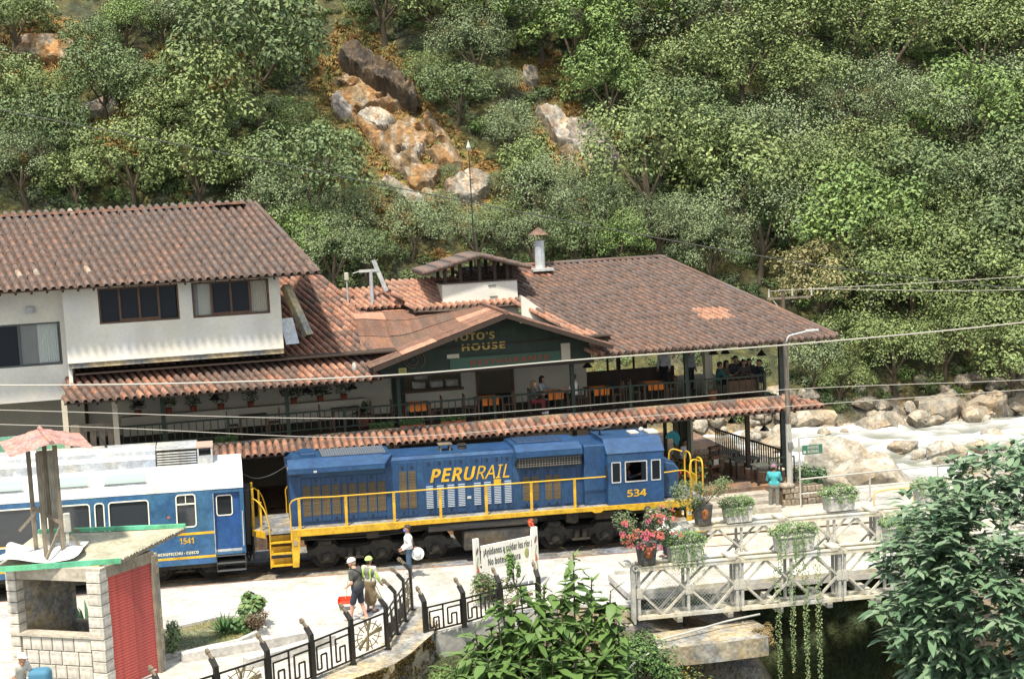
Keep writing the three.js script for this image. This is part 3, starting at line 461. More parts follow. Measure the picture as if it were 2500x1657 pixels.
  [-0.33, -0.02, 0.28, 0.6, 0.93, 1.13, 1.45, 1.76, 2.06].forEach((s, i) => { const n = i === 4, w = n ? 0.12 : 0.215; door(s - 0.035, s + w + 0.035, 1.6, 3.02); screen(s, s + w, 1.8, 2.78); if (i % 2) { latch(s + 0.1, 2.92); latch(s + 0.1, 1.69); } });
  door(-0.7, -0.4, 1.55, 3.1);
  for (const s of [2.76, 3.06]) { door(s - 0.035, s + 0.25, 1.56, 3.32); screen(s, s + 0.21, 1.8, 3.03); latch(s + 0.1, 3.15); latch(s + 0.1, 1.68); }
  const lv = [3.61, 3.96, 4.31, 4.66, 5.18, 5.52, 5.85, 6.2];
  for (const s of lv) { door(s - 0.055, s + 0.275, 1.56, 3.32); const r = []; for (let h = 1.78; h < 2.53; h += 0.058) r.push(beam(V(s, h, 0.836), V(s + 0.22, h, 0.836), 0.028, 0.022)); part('louvres', r, mat([0.42, 0.48, 0.55], 0.5), hood); if (s !== 4.66) latch(s + 0.11, 1.66); latch(s + 0.11, 3.22); }
  part('maker_plate', [bx(4.95, 5.08, 1.98, 2.06, 0.8, 0.826)], M.alu, hood); part('louvre_cover', [bx(5.84, 6.08, 2.4, 2.56, 0.826, 0.86)], M.yellow, hood);
  for (const [s, w] of [[6.83, 0.21], [7.13, 0.21], [7.58, 0.2], [7.86, 0.2]]) { door(s - 0.04, s + w + 0.04, 1.56, 2.8); screen(s, s + w, 1.76, 2.56); latch(s + 0.1, 2.7); latch(s + 0.1, 1.64); }
  door(8.2, 8.62, 1.56, 2.8);
  { // lettering across the doors
    const a = text('PERU', 0.42, 0.012, font, 0.26, 1.03), b = text('RAIL', 0.42, 0.012, fontR, 0.26, 0.98); a.computeBoundingBox(); b.translate(a.boundingBox.max.x - 0.06, 0, 0); const g = join([a, b]); g.computeBoundingBox(); const k = 2.62 / (g.boundingBox.max.x - g.boundingBox.min.x); g.scale(k, 1.05, 1); g.translate(3.69, 2.6, 0.824); part('lettering', g, M.yellow, hood);
  }
  // brake grid box ahead of the cab
  { const P = [[-0.8, 2.95], [0.8, 2.95], [1.16, 3.3], [1.16, 3.43], [0.7, 3.6], [-0.7, 3.6], [-1.16, 3.43], [-1.16, 3.3]]; part('brake_grid_cowl', [sweep(P, 6.55, 8.78)], M.loco, hood);
    part('cowl_roof_slope', [beam(V(7.66, 3.448, 1.15), V(7.66, 3.612, 0.7), 2.2, 0.012)], M.locoRoof, hood); part('cowl_roof', [bx(6.56, 8.77, 3.6, 3.615, -0.71, 0.71)], M.locoRoof, hood);
    part('grid_shroud', [bx(6.6, 8.75, 2.9, 3.28, 0.8, 1.06)], M.under, hood); const r = []; for (let i = 0; i < 22; i++) r.push(bx(6.66 + i * 0.095, 6.68 + i * 0.095, 2.92, 3.26, 1.06, 1.085)); for (let k = 0; k < 5; k++) r.push(bx(6.62, 8.73, 2.94 + k * 0.075, 2.955 + k * 0.075, 1.06, 1.08)); part('grid_bars', r, mat([0.11, 0.105, 0.095], 0.7), hood);
    part('grid_awning', [beam(V(6.58, 3.29, 1.1), V(8.78, 3.29, 1.1), 0.16, 0.02)], M.locoRoof, hood);
    part('roof_panel', [rbx(6.7, 8.25, 3.615, 3.665, -0.55, 0.5, 0.015)], mat([0.03, 0.055, 0.11], 0.25), hood); const f = []; for (let i = 0; i <= 6; i++) f.push(bx(6.7 + i * 0.25, 6.72 + i * 0.25, 3.665, 3.675, -0.55, 0.5)); f.push(bx(6.7, 8.25, 3.665, 3.675, -0.04, -0.02)); part('roof_panel_frame', f, M.locoRoof, hood); }
  part('exhaust_box', [bx(4.15, 4.6, 3.7, 3.73, -0.1, 0.32), bx(4.2, 4.24, 3.51, 3.7, -0.06, 0.28), bx(4.5, 4.54, 3.51, 3.7, -0.06, 0.28)], mat([0.16, 0.14, 0.11], 0.8, { t: 'grime' }), hood);
  part('exhaust_stack', (() => { const g = new THREE.CylinderGeometry(0.14, 0.15, 0.14, 18, 1, true); g.translate(4.95, 3.58, 0.1); const h = new THREE.TorusGeometry(0.14, 0.025, 8, 20); h.rotateX(PI / 2); h.translate(4.95, 3.65, 0.1); return join([g, h]); })(), M.under, hood);
  part('transition_panel', [rbx(8.85, 9.6, 1.5, 3.5, -1.0, 1.0, 0.04)], M.loco, hood);
  // cab
  const cabP = [[-1.28, 1.5], [1.28, 1.5], [1.28, 3.2], [0.8, 3.63], [-0.8, 3.63], [-1.28, 3.2]];
  { // shell with window openings: panels around the openings on both sides
    const cab = part('cab', [bx(9.58, 11.5, 1.5, 2.24, 1.22, 1.28), bx(9.58, 11.5, 2.93, 3.2, 1.22, 1.28), bx(9.58, 9.71, 2.24, 2.93, 1.22, 1.28), bx(10.02, 10.17, 2.24, 2.93, 1.22, 1.28), bx(10.92, 11.07, 2.24, 2.93, 1.22, 1.28), bx(11.39, 11.5, 2.24, 2.93, 1.22, 1.28), bx(9.58, 11.5, 1.5, 3.2, -1.28, -1.22),
      bx(9.58, 9.63, 1.5, 3.2, -1.22, 1.22), bx(11.45, 11.5, 1.5, 2.75, -1.22, 1.22), bx(11.45, 11.5, 3.1, 3.2, -1.22, 1.22), bx(11.45, 11.5, 2.75, 3.1, -0.2, 0.2), bx(11.45, 11.5, 2.75, 3.1, 1.05, 1.22), bx(11.45, 11.5, 2.75, 3.1, -1.22, -1.05),
      sweep([[-1.28, 3.2], [1.28, 3.2], [0.8, 3.6], [-0.8, 3.6]], 9.56, 11.52, 0.01)], M.loco, L);
    part('cab_roof_slope', [beam(V(10.54, 3.215, 1.3), V(10.54, 3.64, 0.79), 1.98, 0.014)], M.locoRoof, cab); part('cab_roof_slope', [beam(V(10.54, 3.215, -1.3), V(10.54, 3.64, -0.79), 1.98, 0.014)], M.locoRoof, cab); part('cab_roof', [bx(9.55, 11.53, 3.628, 3.645, -0.8, 0.8)], M.locoRoof, cab);
    part('cab_floor', [bx(9.63, 11.45, 1.5, 1.55, -1.22, 1.22)], M.under, cab); part('cab_lining', [bx(9.63, 11.45, 1.6, 3.18, -1.215, -1.2)], mat([0.09, 0.1, 0.09], 0.8), cab);
    for (const [s0, s1, open] of [[9.7, 10.03, 0], [10.16, 10.93, 1], [11.06, 11.4, 0]]) { const w = part('cab_window', [ringFrame(s1 - s0, 0.7, 0.03, 0.035, 0.03, (s0 + s1) / 2, 2.585, 1.27)], M.alu, cab); if (!open) part('pane', [bx(s0 + 0.03, s1 - 0.03, 2.27, 2.9, 1.272, 1.28)], M.glass, w); else part('pane', [bx(s1 - 0.2, s1 - 0.03, 2.27, 2.9, 1.272, 1.28)], M.glass, w); }
    for (const w of [0.62, -0.62]) part('windscreen', [bx(11.46, 11.475, 2.75, 3.1, w - 0.43, w + 0.43)], M.glass, cab);
    part('cab_number', (() => { const g = text('534', 0.235, 0.012, font, 0, 1); g.computeBoundingBox(); g.scale(0.66 / (g.boundingBox.max.x - g.boundingBox.min.x), 1, 1); g.translate(10.21, 1.745, 1.28); return g; })(), M.yellow, cab);
    part('air_horn', (() => { const a = []; for (const [s, w, t] of [[9.66, 0.06, 1], [9.66, -0.1, -1], [9.74, 0.0, 1], [9.7, 0.14, -1]]) a.push(bar(V(s, 3.86, w), V(s + 0.32 * t, 3.88, w), 0.018, 0.06, 10)); a.push(bar(V(9.68, 3.64, 0.02), V(9.68, 3.86, 0.02), 0.03), bx(9.6, 9.78, 3.83, 3.87, -0.14, 0.18)); return join(a); })(), M.black, cab);
    part('beacon', (() => { const g = new THREE.SphereGeometry(0.09, 14, 10); g.translate(11.2, 3.7, -0.2); return g; })(), M.paintWhite, cab); part('aerial_box', [rbx(10.7, 11.0, 3.645, 3.69, -0.3, 0.2, 0.01), rbx(11.25, 11.6, 3.645, 3.74, -0.1, 0.5, 0.03)], mat([0.55, 0.47, 0.36], 0.7), cab);
    part('headlight', (() => { const a = []; for (const h of [3.28, 3.42]) { const g = new THREE.CylinderGeometry(0.085, 0.085, 0.12, 16); g.rotateZ(PI / 2); g.translate(11.57, h, 0.35); a.push(g); } return join(a); })(), M.alu, cab);
    part('mirror', [bx(9.5, 9.54, 2.3, 2.86, 1.3, 1.37)], M.black, cab);
  }
  { const g = extrude([[11.5, 1.5], [12.15, 1.5], [12.2, 2.45], [12.05, 2.66], [11.5, 2.8]], 1.6, 0.05); g.translate(0, 0, -0.8); const n = part('short_nose', g, M.loco, L); part('nose_top', [beam(V(11.52, 2.815, 0), V(12.05, 2.68, 0), 1.45, 0.012)], M.locoRoof, n); }
  // steps, corner plates, handrails
  const step = (s0, s1, w0, w1, hs) => hs.forEach(h => part('step', [bx(s0, s1, h, h + 0.04, w0, w1), bx(s0, s1, h + 0.04, h + 0.2, w0, w0 + 0.02)], M.yellow, L));
  for (const sd of [1, -1]) for (const [a, b] of [[-1.44, -0.78], [12.45, 12.95]]) { step(a, b, sd > 0 ? 0.98 : -1.27, sd > 0 ? 1.27 : -0.98, [0.36, 0.74, 1.1]); part('step_side', [extrude(a < 0 ? [[-0.78, 1.5], [-0.5, 1.5], [-0.5, 1.27], [-0.58, 0.3], [-0.78, 0.3]] : [[12.25, 1.5], [12.45, 1.5], [12.45, 0.3], [12.3, 0.3]], 0.05, 0.006).translate(0, 0, sd > 0 ? 1.24 : -1.29)], M.yellow, L); part('step_rail', [bx(a - 0.03, a, 0.32, 1.5, sd * 1.25 - 0.02, sd * 1.25 + 0.02)], M.yellow, L); }
  part('marker_lamp', [bx(-0.72, -0.6, 1.0, 1.14, 1.285, 1.31)], mat([0.25, 0.2, 0.15], 0.4), L); part('marker_lamp', [bx(12.3, 12.42, 0.98, 1.12, 1.285, 1.31)], M.alu, L);
  for (const sd of [1, -1]) {
    const w = 1.22 * sd; part('handrail', [tube([V(-0.78, 1.15, w), V(-0.78, 1.9, w), V(-0.77, 2.35, w), V(-0.6, 2.46, w), V(0.6, 2.46, w), V(5, 2.46, w), V(9.58, 2.46, w)], 0.024, 90, 8)], M.yellow, L);
    for (const s of [-0.5, 0.97, 2.5, 4.0, 5.5, 7.0, 8.46]) part('handrail_post', [rbx(s - 0.045, s + 0.045, 1.49, 2.45, w - 0.02, w + 0.02, 0.008)], M.yellow, L);
    part('handrail', [tube([V(-1.45, 0.6, w), V(-1.45, 1.6, w), V(-1.6, 2.2, w - 0.1 * sd), V(-1.8, 2.45, w - 0.25 * sd), V(-1.92, 2.5, w - 0.4 * sd)], 0.022, 30, 7)], M.yellow, L);
    part('handrail_post', [bx(-1.95, -1.88, 1.4, 2.75, 0.52 * sd - 0.06, 0.52 * sd + 0.06)], M.yellow, L); part('handrail_post', [bx(-1.72, -1.66, 1.45, 2.4, 0.95 * sd - 0.03, 0.95 * sd + 0.03)], M.yellow, L);
    part('handrail', [tube([V(11.52, 2.46, w), V(12.3, 2.46, w), V(12.44, 2.3, w), V(12.46, 1.5, w)], 0.022, 24, 7)], M.yellow, L);
    part('front_rail', [tube([V(12.98, 1.3, 0.9 * sd), V(12.98, 2.6, 0.9 * sd), V(12.98, 2.72, 0.8 * sd), V(12.98, 2.72, 0.4 * sd), V(12.98, 2.6, 0.3 * sd), V(12.98, 1.3, 0.3 * sd)], 0.03, 50, 8)], M.yellow, L);
    part('front_rail', [tube([V(12.5, 1.45, 1.1 * sd), V(12.5, 2.7, 1.1 * sd), V(12.6, 2.78, 1.05 * sd), V(12.9, 2.7, 0.95 * sd)], 0.028, 40, 8)], M.yellow, L);
  }
  part('end_gate', [bx(12.96, 13.0, 1.5, 2.1, -0.28, 0.28)], M.yellow, L);
  bogie(L, [0.32, 2.08, 3.84]); bogie(L, [7.85, 9.55, 11.25]);
  part('fuel_tank', [rbx(4.75, 7.05, 0.32, 0.98, -1.12, 1.12, 0.06)], mat([0.075, 0.068, 0.058], 0.7, { t: 'grime', bump: 0.008 }), L);
  part('air_reservoir', (() => { const g = new THREE.CylinderGeometry(0.14, 0.14, 3.6, 16); g.rotateZ(PI / 2); g.translate(5.4, 1.15, 0.98); return g; })(), mat([0.12, 0.115, 0.11], 0.55, { t: 'grime' }), L);
  part('brake_pipes', [tube([V(-0.4, 1.1, 1.05), V(1.5, 1.05, 1.08), V(3.4, 1.12, 1.05)], 0.025, 20, 6), bx(1.6, 2.0, 1.0, 1.2, 0.8, 1.1), bx(8.2, 8.6, 0.98, 1.3, 0.75, 1.05), bx(9.2, 10.2, 1.0, 1.25, 0.7, 1.0), bar(V(8.45, 0.95, 0.95), V(8.45, 1.3, 0.95), 0.13)], M.under, L);
  part('coupler', [rbx(-2.35, -1.9, 0.62, 0.86, -0.14, 0.14, 0.04), rbx(-2.5, -2.2, 0.55, 0.92, -0.2, 0.12, 0.05)], M.under, L); part('coupler', [rbx(12.95, 13.4, 0.62, 0.86, -0.14, 0.14, 0.04)], M.under, L);
  for (const w of [0.3, 0.5, -0.35]) part('brake_hose', [tube([V(-1.9, 0.9, w), V(-2.05, 0.6, w), V(-2.1, 0.4, w - 0.05), V(-2.2, 0.62, w - 0.1)], 0.025, 16, 6)], M.black, L);
  part('pilot', [extrude([[12.98, 0.35], [13.05, 0.35], [13.05, 1.3], [12.98, 1.3]], 2.2).translate(0, 0, -1.1), extrude([[-1.98, 0.45], [-1.92, 0.45], [-1.92, 1.3], [-1.98, 1.3]], 1.6).translate(0, 0, -0.8)], M.under, L);
}
// ------------------------------------------------------------------ passenger coach
{
  const C = trainThing('passenger_coach', 'blue and white passenger coach behind the locomotive, number 1541', 'railway coach'), S0 = -20.5, S1 = -2.2;
  const coachGlass = mat([0.03, 0.036, 0.042], 0.08, { phys: { clearcoat: 0.6, ior: 1.5 } });
  const door0 = -3.12, door1 = -2.32, wins = [[-4.26, -3.67, 1.85, 2.88], [-6.27, -5.08, 1.62, 2.8], [-6.68, -6.4, 1.62, 2.8], [-7.95, -6.82, 1.62, 2.8], [-8.28, -8.05, 1.62, 2.8], [-9.6, -8.42, 1.62, 2.8], [-10.0, -9.75, 1.62, 2.8], [-11.3, -10.15, 1.62, 2.8], [-12.95, -11.75, 1.62, 2.8], [-14.6, -13.4, 1.62, 2.8], [-16.2, -15.0, 1.62, 2.8], [-17.8, -16.6, 1.62, 2.8]];
  const holes = wins.map(([a, b, c, d]) => roundedRect(b - a, d - c, 0.1, 4, (a + b) / 2, (c + d) / 2).reverse());
  for (const sd of [1, -1]) { const g = extrude([[S0, 0.66], [door0, 0.66], [door0, 2.98], [S0, 2.98]], 0.06, 0, holes); g.translate(0, 0, sd > 0 ? 1.24 : -1.3); const w = part('side_wall', g, M.coach, C);
    if (sd > 0) {
      wins.forEach(([a, b, c, d], i) => { const f = part('window', ringFrame(b - a + 0.02, d - c + 0.02, 0.11, 0.035, 0.03, (a + b) / 2, (c + d) / 2, 1.29), mat([0.68, 0.66, 0.55], 0.5), C); part('pane', [bx(a + 0.03, b - 0.03, c + 0.03, d - 0.03, 1.262, 1.27)], coachGlass, f); if (i === 0) part('transom', [bx(a, b, 2.56, 2.6, 1.285, 1.315), bx((a + b) / 2 - 0.012, (a + b) / 2 + 0.012, 2.6, 2.86, 1.28, 1.305)], mat([0.68, 0.66, 0.55], 0.5), f); });
      for (const [h, t] of [[1.60, 0.075], [0.85, 0.075]]) part('stripe', [bx(S0, door0 - 0.01, h, h + t, 1.3, 1.306)], M.yellow, C);
      part('coach_number', (() => { const g = text('1541', 0.19, 0.01); g.computeBoundingBox(); g.scale(0.44 / g.boundingBox.max.x, 1, 1); g.translate(-4.22, 1.33, 1.3); return g; })(), M.yellow, C);
      part('route_lettering', (() => { const g = text('MACHUPICCHU - CUSCO', 0.085, 0.008); g.computeBoundingBox(); g.scale(1.35 / g.boundingBox.max.x, 1, 1); g.translate(-5.0, 1.0, 1.3); return g; })(), mat([0.70, 0.62, 0.36], 0.5), C);
      part('emblem', (() => { const g = new THREE.CylinderGeometry(0.045, 0.045, 0.01, 16); g.rotateX(PI / 2); g.translate(-4.5, 2.2, 1.305); return g; })(), mat([0.3, 0.1, 0.05], 0.6), C);
    } }
  part('coach_interior', [bx(S0 + 0.1, door0 - 0.1, 0.95, 1.0, -1.2, 1.2), bx(S0 + 0.2, door0 - 0.4, 1.0, 1.55, -1.1, -0.2)], mat([0.10, 0.09, 0.08], 0.8), C);
  part('solebar', [bx(S0, S1 - 0.05, 0.52, 0.68, -1.2, 1.2)], M.under, C);
  part('end_wall', [bx(S1 - 0.06, S1, 0.9, 2.98, -1.22, 1.22)], mat([0.05, 0.055, 0.06], 0.7, { t: 'grime' }), C); part('end_wall', [bx(S0, S0 + 0.06, 0.66, 2.98, -1.22, 1.22)], M.coach, C);
  // vestibule with the recessed door
  part('vestibule', [bx(door0, S1, 2.86, 2.98, 1.2, 1.29), bx(door1, S1 - 0.001, 0.9, 2.86, 1.2, 1.29), bx(door0, S1, 0.9, 0.96, 0.9, 1.29)], M.coach, C);
  const dr = part('door', [bx(door0, door1, 0.96, 2.14, 1.16, 1.2), bx(door0, door1, 2.74, 2.86, 1.16, 1.2), bx(door0, door0 + 0.1, 2.14, 2.74, 1.16, 1.2), bx(door1 - 0.25, door1, 2.14, 2.74, 1.16, 1.2)], mat([0.02, 0.085, 0.25], 0.35, { t: 'metal' }), C);
  part('door_window', ringFrame(0.5, 0.66, 0.09, 0.03, 0.02, door0 + 0.32, 2.44, 1.2), mat([0.68, 0.66, 0.55], 0.5), dr); part('pane', [bx(door0 + 0.08, door0 + 0.56, 2.13, 2.75, 1.175, 1.182)], M.glass, dr); part('door_rail', [bar(V(door1 + 0.06, 1.15, 1.34), V(door1 + 0.06, 2.25, 1.34), 0.018)], M.alu, dr); part('kick_plate', [bx(door0, door1, 0.97, 1.05, 1.2, 1.215)], M.alu, dr); part('door_frame', [bx(door0 - 0.02, door0, 0.96, 2.86, 1.2, 1.31)], M.alu, dr);
  for (const h of [0.36, 0.6, 0.84]) part('step', [bx(door0 + 0.02, S1 - 0.02, h, h + 0.035, 0.98, 1.3)], mat([0.10, 0.105, 0.11], 0.5, { metal: 0.4 }), C); part('step_side', [bx(S1 - 0.04, S1 - 0.02, 0.34, 0.9, 0.98, 1.29), bx(door0, door0 + 0.02, 0.34, 0.9, 0.98, 1.29)], M.under, C);
  { // curved roof
    const P = []; for (let i = 0; i <= 20; i++) { const a = PI * i / 20, w = -Math.cos(a); P.push([1.31 * Math.sign(w) * Math.pow(Math.abs(w), 0.8), 2.98 + 0.78 * Math.pow(Math.sin(a), 0.75)]); }
    const g = extrude(P, S1 - S0, 0.0); g.rotateY(PI / 2); g.translate(S0, 0, 0); const rf = part('roof', uvm(toCreasedNormals(g, 0.5)), M.coachRoof, C);
    const rp = (s, f) => { const a = PI * (1 - f), w = -Math.cos(a); return V(s, 2.98 + 0.78 * Math.pow(Math.sin(a), 0.75), 1.31 * Math.sign(w) * Math.pow(Math.abs(w), 0.8)); };
    for (const [a, b] of [[-6.33, -5.13], [-8.05, -6.85], [-9.95, -8.75], [-11.7, -10.5], [-13.4, -12.2], [-15.1, -13.9]]) for (const sd of [1]) { const mk = (e, o) => { const G = [], c = [a - e, b + e]; for (let k = 0; k < 5; k++) { const f0 = lerp(0.105 - e * 0.05, 0.24 + e * 0.05, k / 5), f1 = lerp(0.105 - e * 0.05, 0.24 + e * 0.05, (k + 1) / 5), p0 = rp(0, f0), p1 = rp(0, f1); G.push(beam(V((a + b) / 2, p0.y + o, p0.z + o), V((a + b) / 2, p1.y + o, p1.z + o), b - a + 2 * e, 0.012)); } return G; }; const f = part('skylight', mk(0.05, 0.03), mat([0.40, 0.36, 0.33], 0.5), rf); part('pane', mk(0, 0.045), mat([0.26, 0.33, 0.31], 0.1, { phys: { clearcoat: 0.5 } }), f); }
    part('roof_duct', [sweepX([[-0.72, 3.55], [0.72, 3.55], [0.72, 3.95], [0.6, 4.05], [0.52, 4.05], [0.5, 4.18], [0.3, 4.3], [-0.3, 4.3], [-0.72, 4.15]], S0 + 0.5, -4.82)], M.alu, rf);
    part('grille_housing', [bx(-4.8, -3.56, 3.5, 4.2, -0.72, 0.66)], M.under, rf); for (let k = 0; k < 7; k++) part('grille_slat', [bx(-4.78, -3.58, 3.6 + k * 0.08, 3.64 + k * 0.08, 0.64, 0.72)], M.alu, rf); part('grille_lid', [bx(-4.8, -3.56, 4.2, 4.23, -0.74, 0.7)], M.alu, rf);
    part('vent_box', [bx(-3.55, -3.08, 3.5, 3.95, -0.3, 0.72), bx(-3.55, -3.5, 3.95, 4.2, -0.3, 0.72), bx(-3.13, -3.08, 3.95, 4.2, -0.3, 0.72), bx(-3.55, -3.08, 3.95, 4.2, -0.32, -0.28)], M.alu, rf); part('vent_cap', [bx(-3.58, -3.06, 4.2, 4.24, -0.33, 0.74)], mat([0.35, 0.25, 0.2], 0.7), rf);
    part('wiper_aerial', [bar(V(-6.3, 4.29, 0.1), V(-6.55, 4.75, 0.05), 0.035, 0.02)], M.black, rf);
  }
  bogie(C, [-4.9, -3.3]); bogie(C, [-18.4, -16.8]);
  part('underfloor_box', [bx(-8.5, -6.3, 0.25, 0.55, -0.9, 1.1), bx(-12, -10, 0.2, 0.55, -0.9, 1.1)], M.under, C);
  part('gangway', [rbx(S1, S1 + 0.22, 0.95, 2.75, -0.55, 0.55, 0.05)], M.black, C);
  part('jumper_cable', [tube([V(S1, 3.2, 0.2), V(-1.8, 3.0, 0.1), V(-1.3, 3.05, 0), V(-0.8, 3.3, 0)], 0.02, 24, 6)], M.black, C);
}
function sweepX(p, s0, s1) { const g = extrude(p.map(v => [-v[0], v[1]]), s1 - s0, 0.01); g.rotateY(PI / 2); g.translate(s0, 0, 0); return uvm(toCreasedNormals(g, 0.4)); }
// ------------------------------------------------------------------ clay tile roofs
function barrel(w0, w1, len, lift, seg = 6, jit = 0) { // half-round tile: x across, y up from the deck, z = -up the slope
  const P = [], idx = [], th = 0.016;
  const ring = (r, z, y) => { for (let i = 0; i <= seg; i++) { const a = PI * i / seg; P.push(-Math.cos(a) * r, Math.sin(a) * r * 1.2 + y, z); } };
  ring(w0, 0, lift); ring(w1, -len, 0.004); ring(w0 - th, 0, lift - 0.002); ring(w0 - th, -0.14, lift * 0.8);
  const n = seg + 1; for (let i = 0; i < seg; i++) { idx.push(i, i + 1, n + i, i + 1, n + i + 1, n + i); idx.push(2 * n + i, i, 2 * n + i + 1, i, i + 1, 2 * n + i + 1); }
  const g = new THREE.BufferGeometry(); g.setAttribute('position', new THREE.Float32BufferAttribute(P, 3)); g.setIndex(idx); const q = toCreasedNormals(g, 0.9);
  const p = q.attributes.position, uv = new Float32Array(p.count * 2); for (let i = 0; i < p.count; i++) { uv[2 * i] = p.getX(i) * 1.4 + jit; uv[2 * i + 1] = p.getZ(i) + jit * 0.7; } q.setAttribute('uv', new THREE.BufferAttribute(uv, 2)); return q;
}
const inPoly = (x, y, P) => { let c = false; for (let i = 0, j = P.length - 1; i < P.length; j = i++) { const [a, b] = P[i], [d, e] = P[j]; if ((b > y) !== (e > y) && x < (d - a) * (y - b) / (e - b) + a) c = !c; } return c; };
const CLAY = [[0.34, 0.17, 0.115], [0.20, 0.123, 0.095], [0.178, 0.116, 0.093], [0.163, 0.112, 0.093], [0.155, 0.113, 0.098], [0.44, 0.235, 0.16], [0.38, 0.29, 0.23]];
const clayMats = CLAY.map(c => mat(c, 0.9, { t: 'clay', bump: 0.006 })), clayVC = mat([1, 1, 1], 0.9, { t: 'clay', bump: 0.006, vc: true });
const tileG = [0, 1, 2].map(k => barrel(0.1, 0.096, 0.47, 0.01, 6, k * 0.37)), tileQ = rng(404);
// plane: h = h0 + k * (off - off0), outline in (s, off); cw column width, rl row length
function tileRoof(parent, name, { off0, h0, k, poly, cw = 0.27, rl = 0.4, skew = 0, pick, max = 300, label }) { // skew: how far the tile courses run sideways per metre of depth
  const th = Math.atan(k), co = Math.cos(th), si = Math.sin(th), rot = new THREE.Matrix4().makeBasis(V(1, 0, 0), V(0, co, si), V(0, -si, co));
  const P = poly.map(([s, o]) => [s, (o - off0) / co]);
  const g = extrude(P, 0.06); // (s, v) -> deck below the tiles
  g.applyMatrix4(new THREE.Matrix4().makeBasis(V(1, 0, 0), V(0, si, -co), V(0, co, si))); g.translate(0, h0 - 0.065 * co, -off0 - 0.065 * si);
  const roof = part(name, uvm(g), mat([0.105, 0.07, 0.052], 0.95, { t: 'clay' }), parent, label);
  const smin = Math.min(...poly.map(p => p[0])), smax = Math.max(...poly.map(p => p[0])), vmax = Math.max(...P.map(p => p[1])), list = [];
  const ps = Math.atan(skew * co), cs = Math.cos(ps), ext = Math.abs(skew) * vmax; for (let sb = smin + cw / 2 - (skew > 0 ? ext : 0); sb < smax + (skew < 0 ? ext : 0); sb += cw) { let cj = (tileQ() - 0.5) * 0.06; for (let j = 0; j * rl < vmax + rl; j++) {
    const v = j * rl - 0.06 + cj * 0.4, c = v + rl / 2; const off = off0 + c * co, s = sb + skew * (off - off0 - 0.5 * rl * co); if (!inPoly(s, Math.max(off, off0 + 0.03), poly) && !inPoly(s, off - 0.1, poly)) continue; if (v > vmax - 0.12) continue;
    list.push([s, v, pick(s, off, tileQ)]);
  } }
  list.sort((a, b) => a[1] - b[1] || a[0] - b[0]);
  const step = list.length > max ? 1 : 1, rest = [];
  list.forEach(([s, v, ci], i) => {
    const x = s + (tileQ() - 0.5) * 0.022, m = new THREE.Matrix4().makeScale(cs, 1, 1 / cs * rl / 0.42).premultiply(new THREE.Matrix4().makeRotationY(-ps + (tileQ() - 0.5) * 0.04)).premultiply(rot), gi = (tileQ() * 3) | 0;
    m.setPosition(x, h0 + si * v + co * (tileQ() * 0.012), -(off0 + co * v) + si * 0.004);
    if (i < max) { const o = part('tile', tileG[gi], clayMats[ci], roof); o.applyMatrix4(m); }
    else { const q = tileG[gi].clone().applyMatrix4(m), n = q.attributes.position.count, c = new Float32Array(n * 3); for (let t = 0; t < n; t++) c.set(CLAY[ci], t * 3); q.setAttribute('color', new THREE.BufferAttribute(c, 3)); rest.push(q); }
  });
  if (rest.length) { const o = part('upper_tiles', mergeGeometries(rest), clayVC, roof); o.userData.kind = 'stuff'; }
  return roof;
}
const pickOld = (s, o, q) => { const n = fbm(s * 0.35 + 3, o * 0.35, 1.7, 3) + (q() - 0.5) * 0.3; return q() < 0.006 ? 6 : n > 0.3 ? 1 : n > 0.12 ? 2 : n > -0.1 ? 3 : 4; };
const pickMain = (s, o, q) => { if (s > 8.7 && s < 10.1 && o > 5.5 && o < 6.2) return 5; const e = (s - 1.9) / 2.4; if (o < 7.4 - e * 2.4 + 0.25 && s < 4.4) return 5; if (s > 2.9 && s < 3.9 && o > 9.3) return 0; const n = fbm(s * 0.3, o * 0.3, 6.7, 3) + (q() - 0.5) * 0.28; return q() < 0.005 ? 6 : n > 0.3 ? 1 : n > 0.1 ? 2 : 3; };
const pickMid = (s, o, q) => { const n = fbm(s * 0.4, o * 0.4, 2.1, 3) + (q() - 0.5) * 0.4 + (o > 7 && o < 9.2 ? 0.3 : 0); return n > 0.25 ? 5 : n > 0.05 ? 0 : n > -0.15 ? 1 : n > -0.3 ? 2 : 3; };
const pickNew = (s, o, q) => { const r = q(); return r < 0.55 ? 0 : r < 0.8 ? 5 : r < 0.95 ? 1 : 2; };
const wallWithHoles = (s0, s1, h0, h1, off, thick, holes) => extrude([[s0, h0], [s1, h0], [s1, h1], [s0, h1]], thick, 0, holes.map(([a, b, c, d]) => [[a, c], [a, d], [b, d], [b, c]])).translate(0, 0, -off - thick);
const BT = (name, label, cat) => thing(name, label, cat, [BO.x, 0, BO.z], BA);

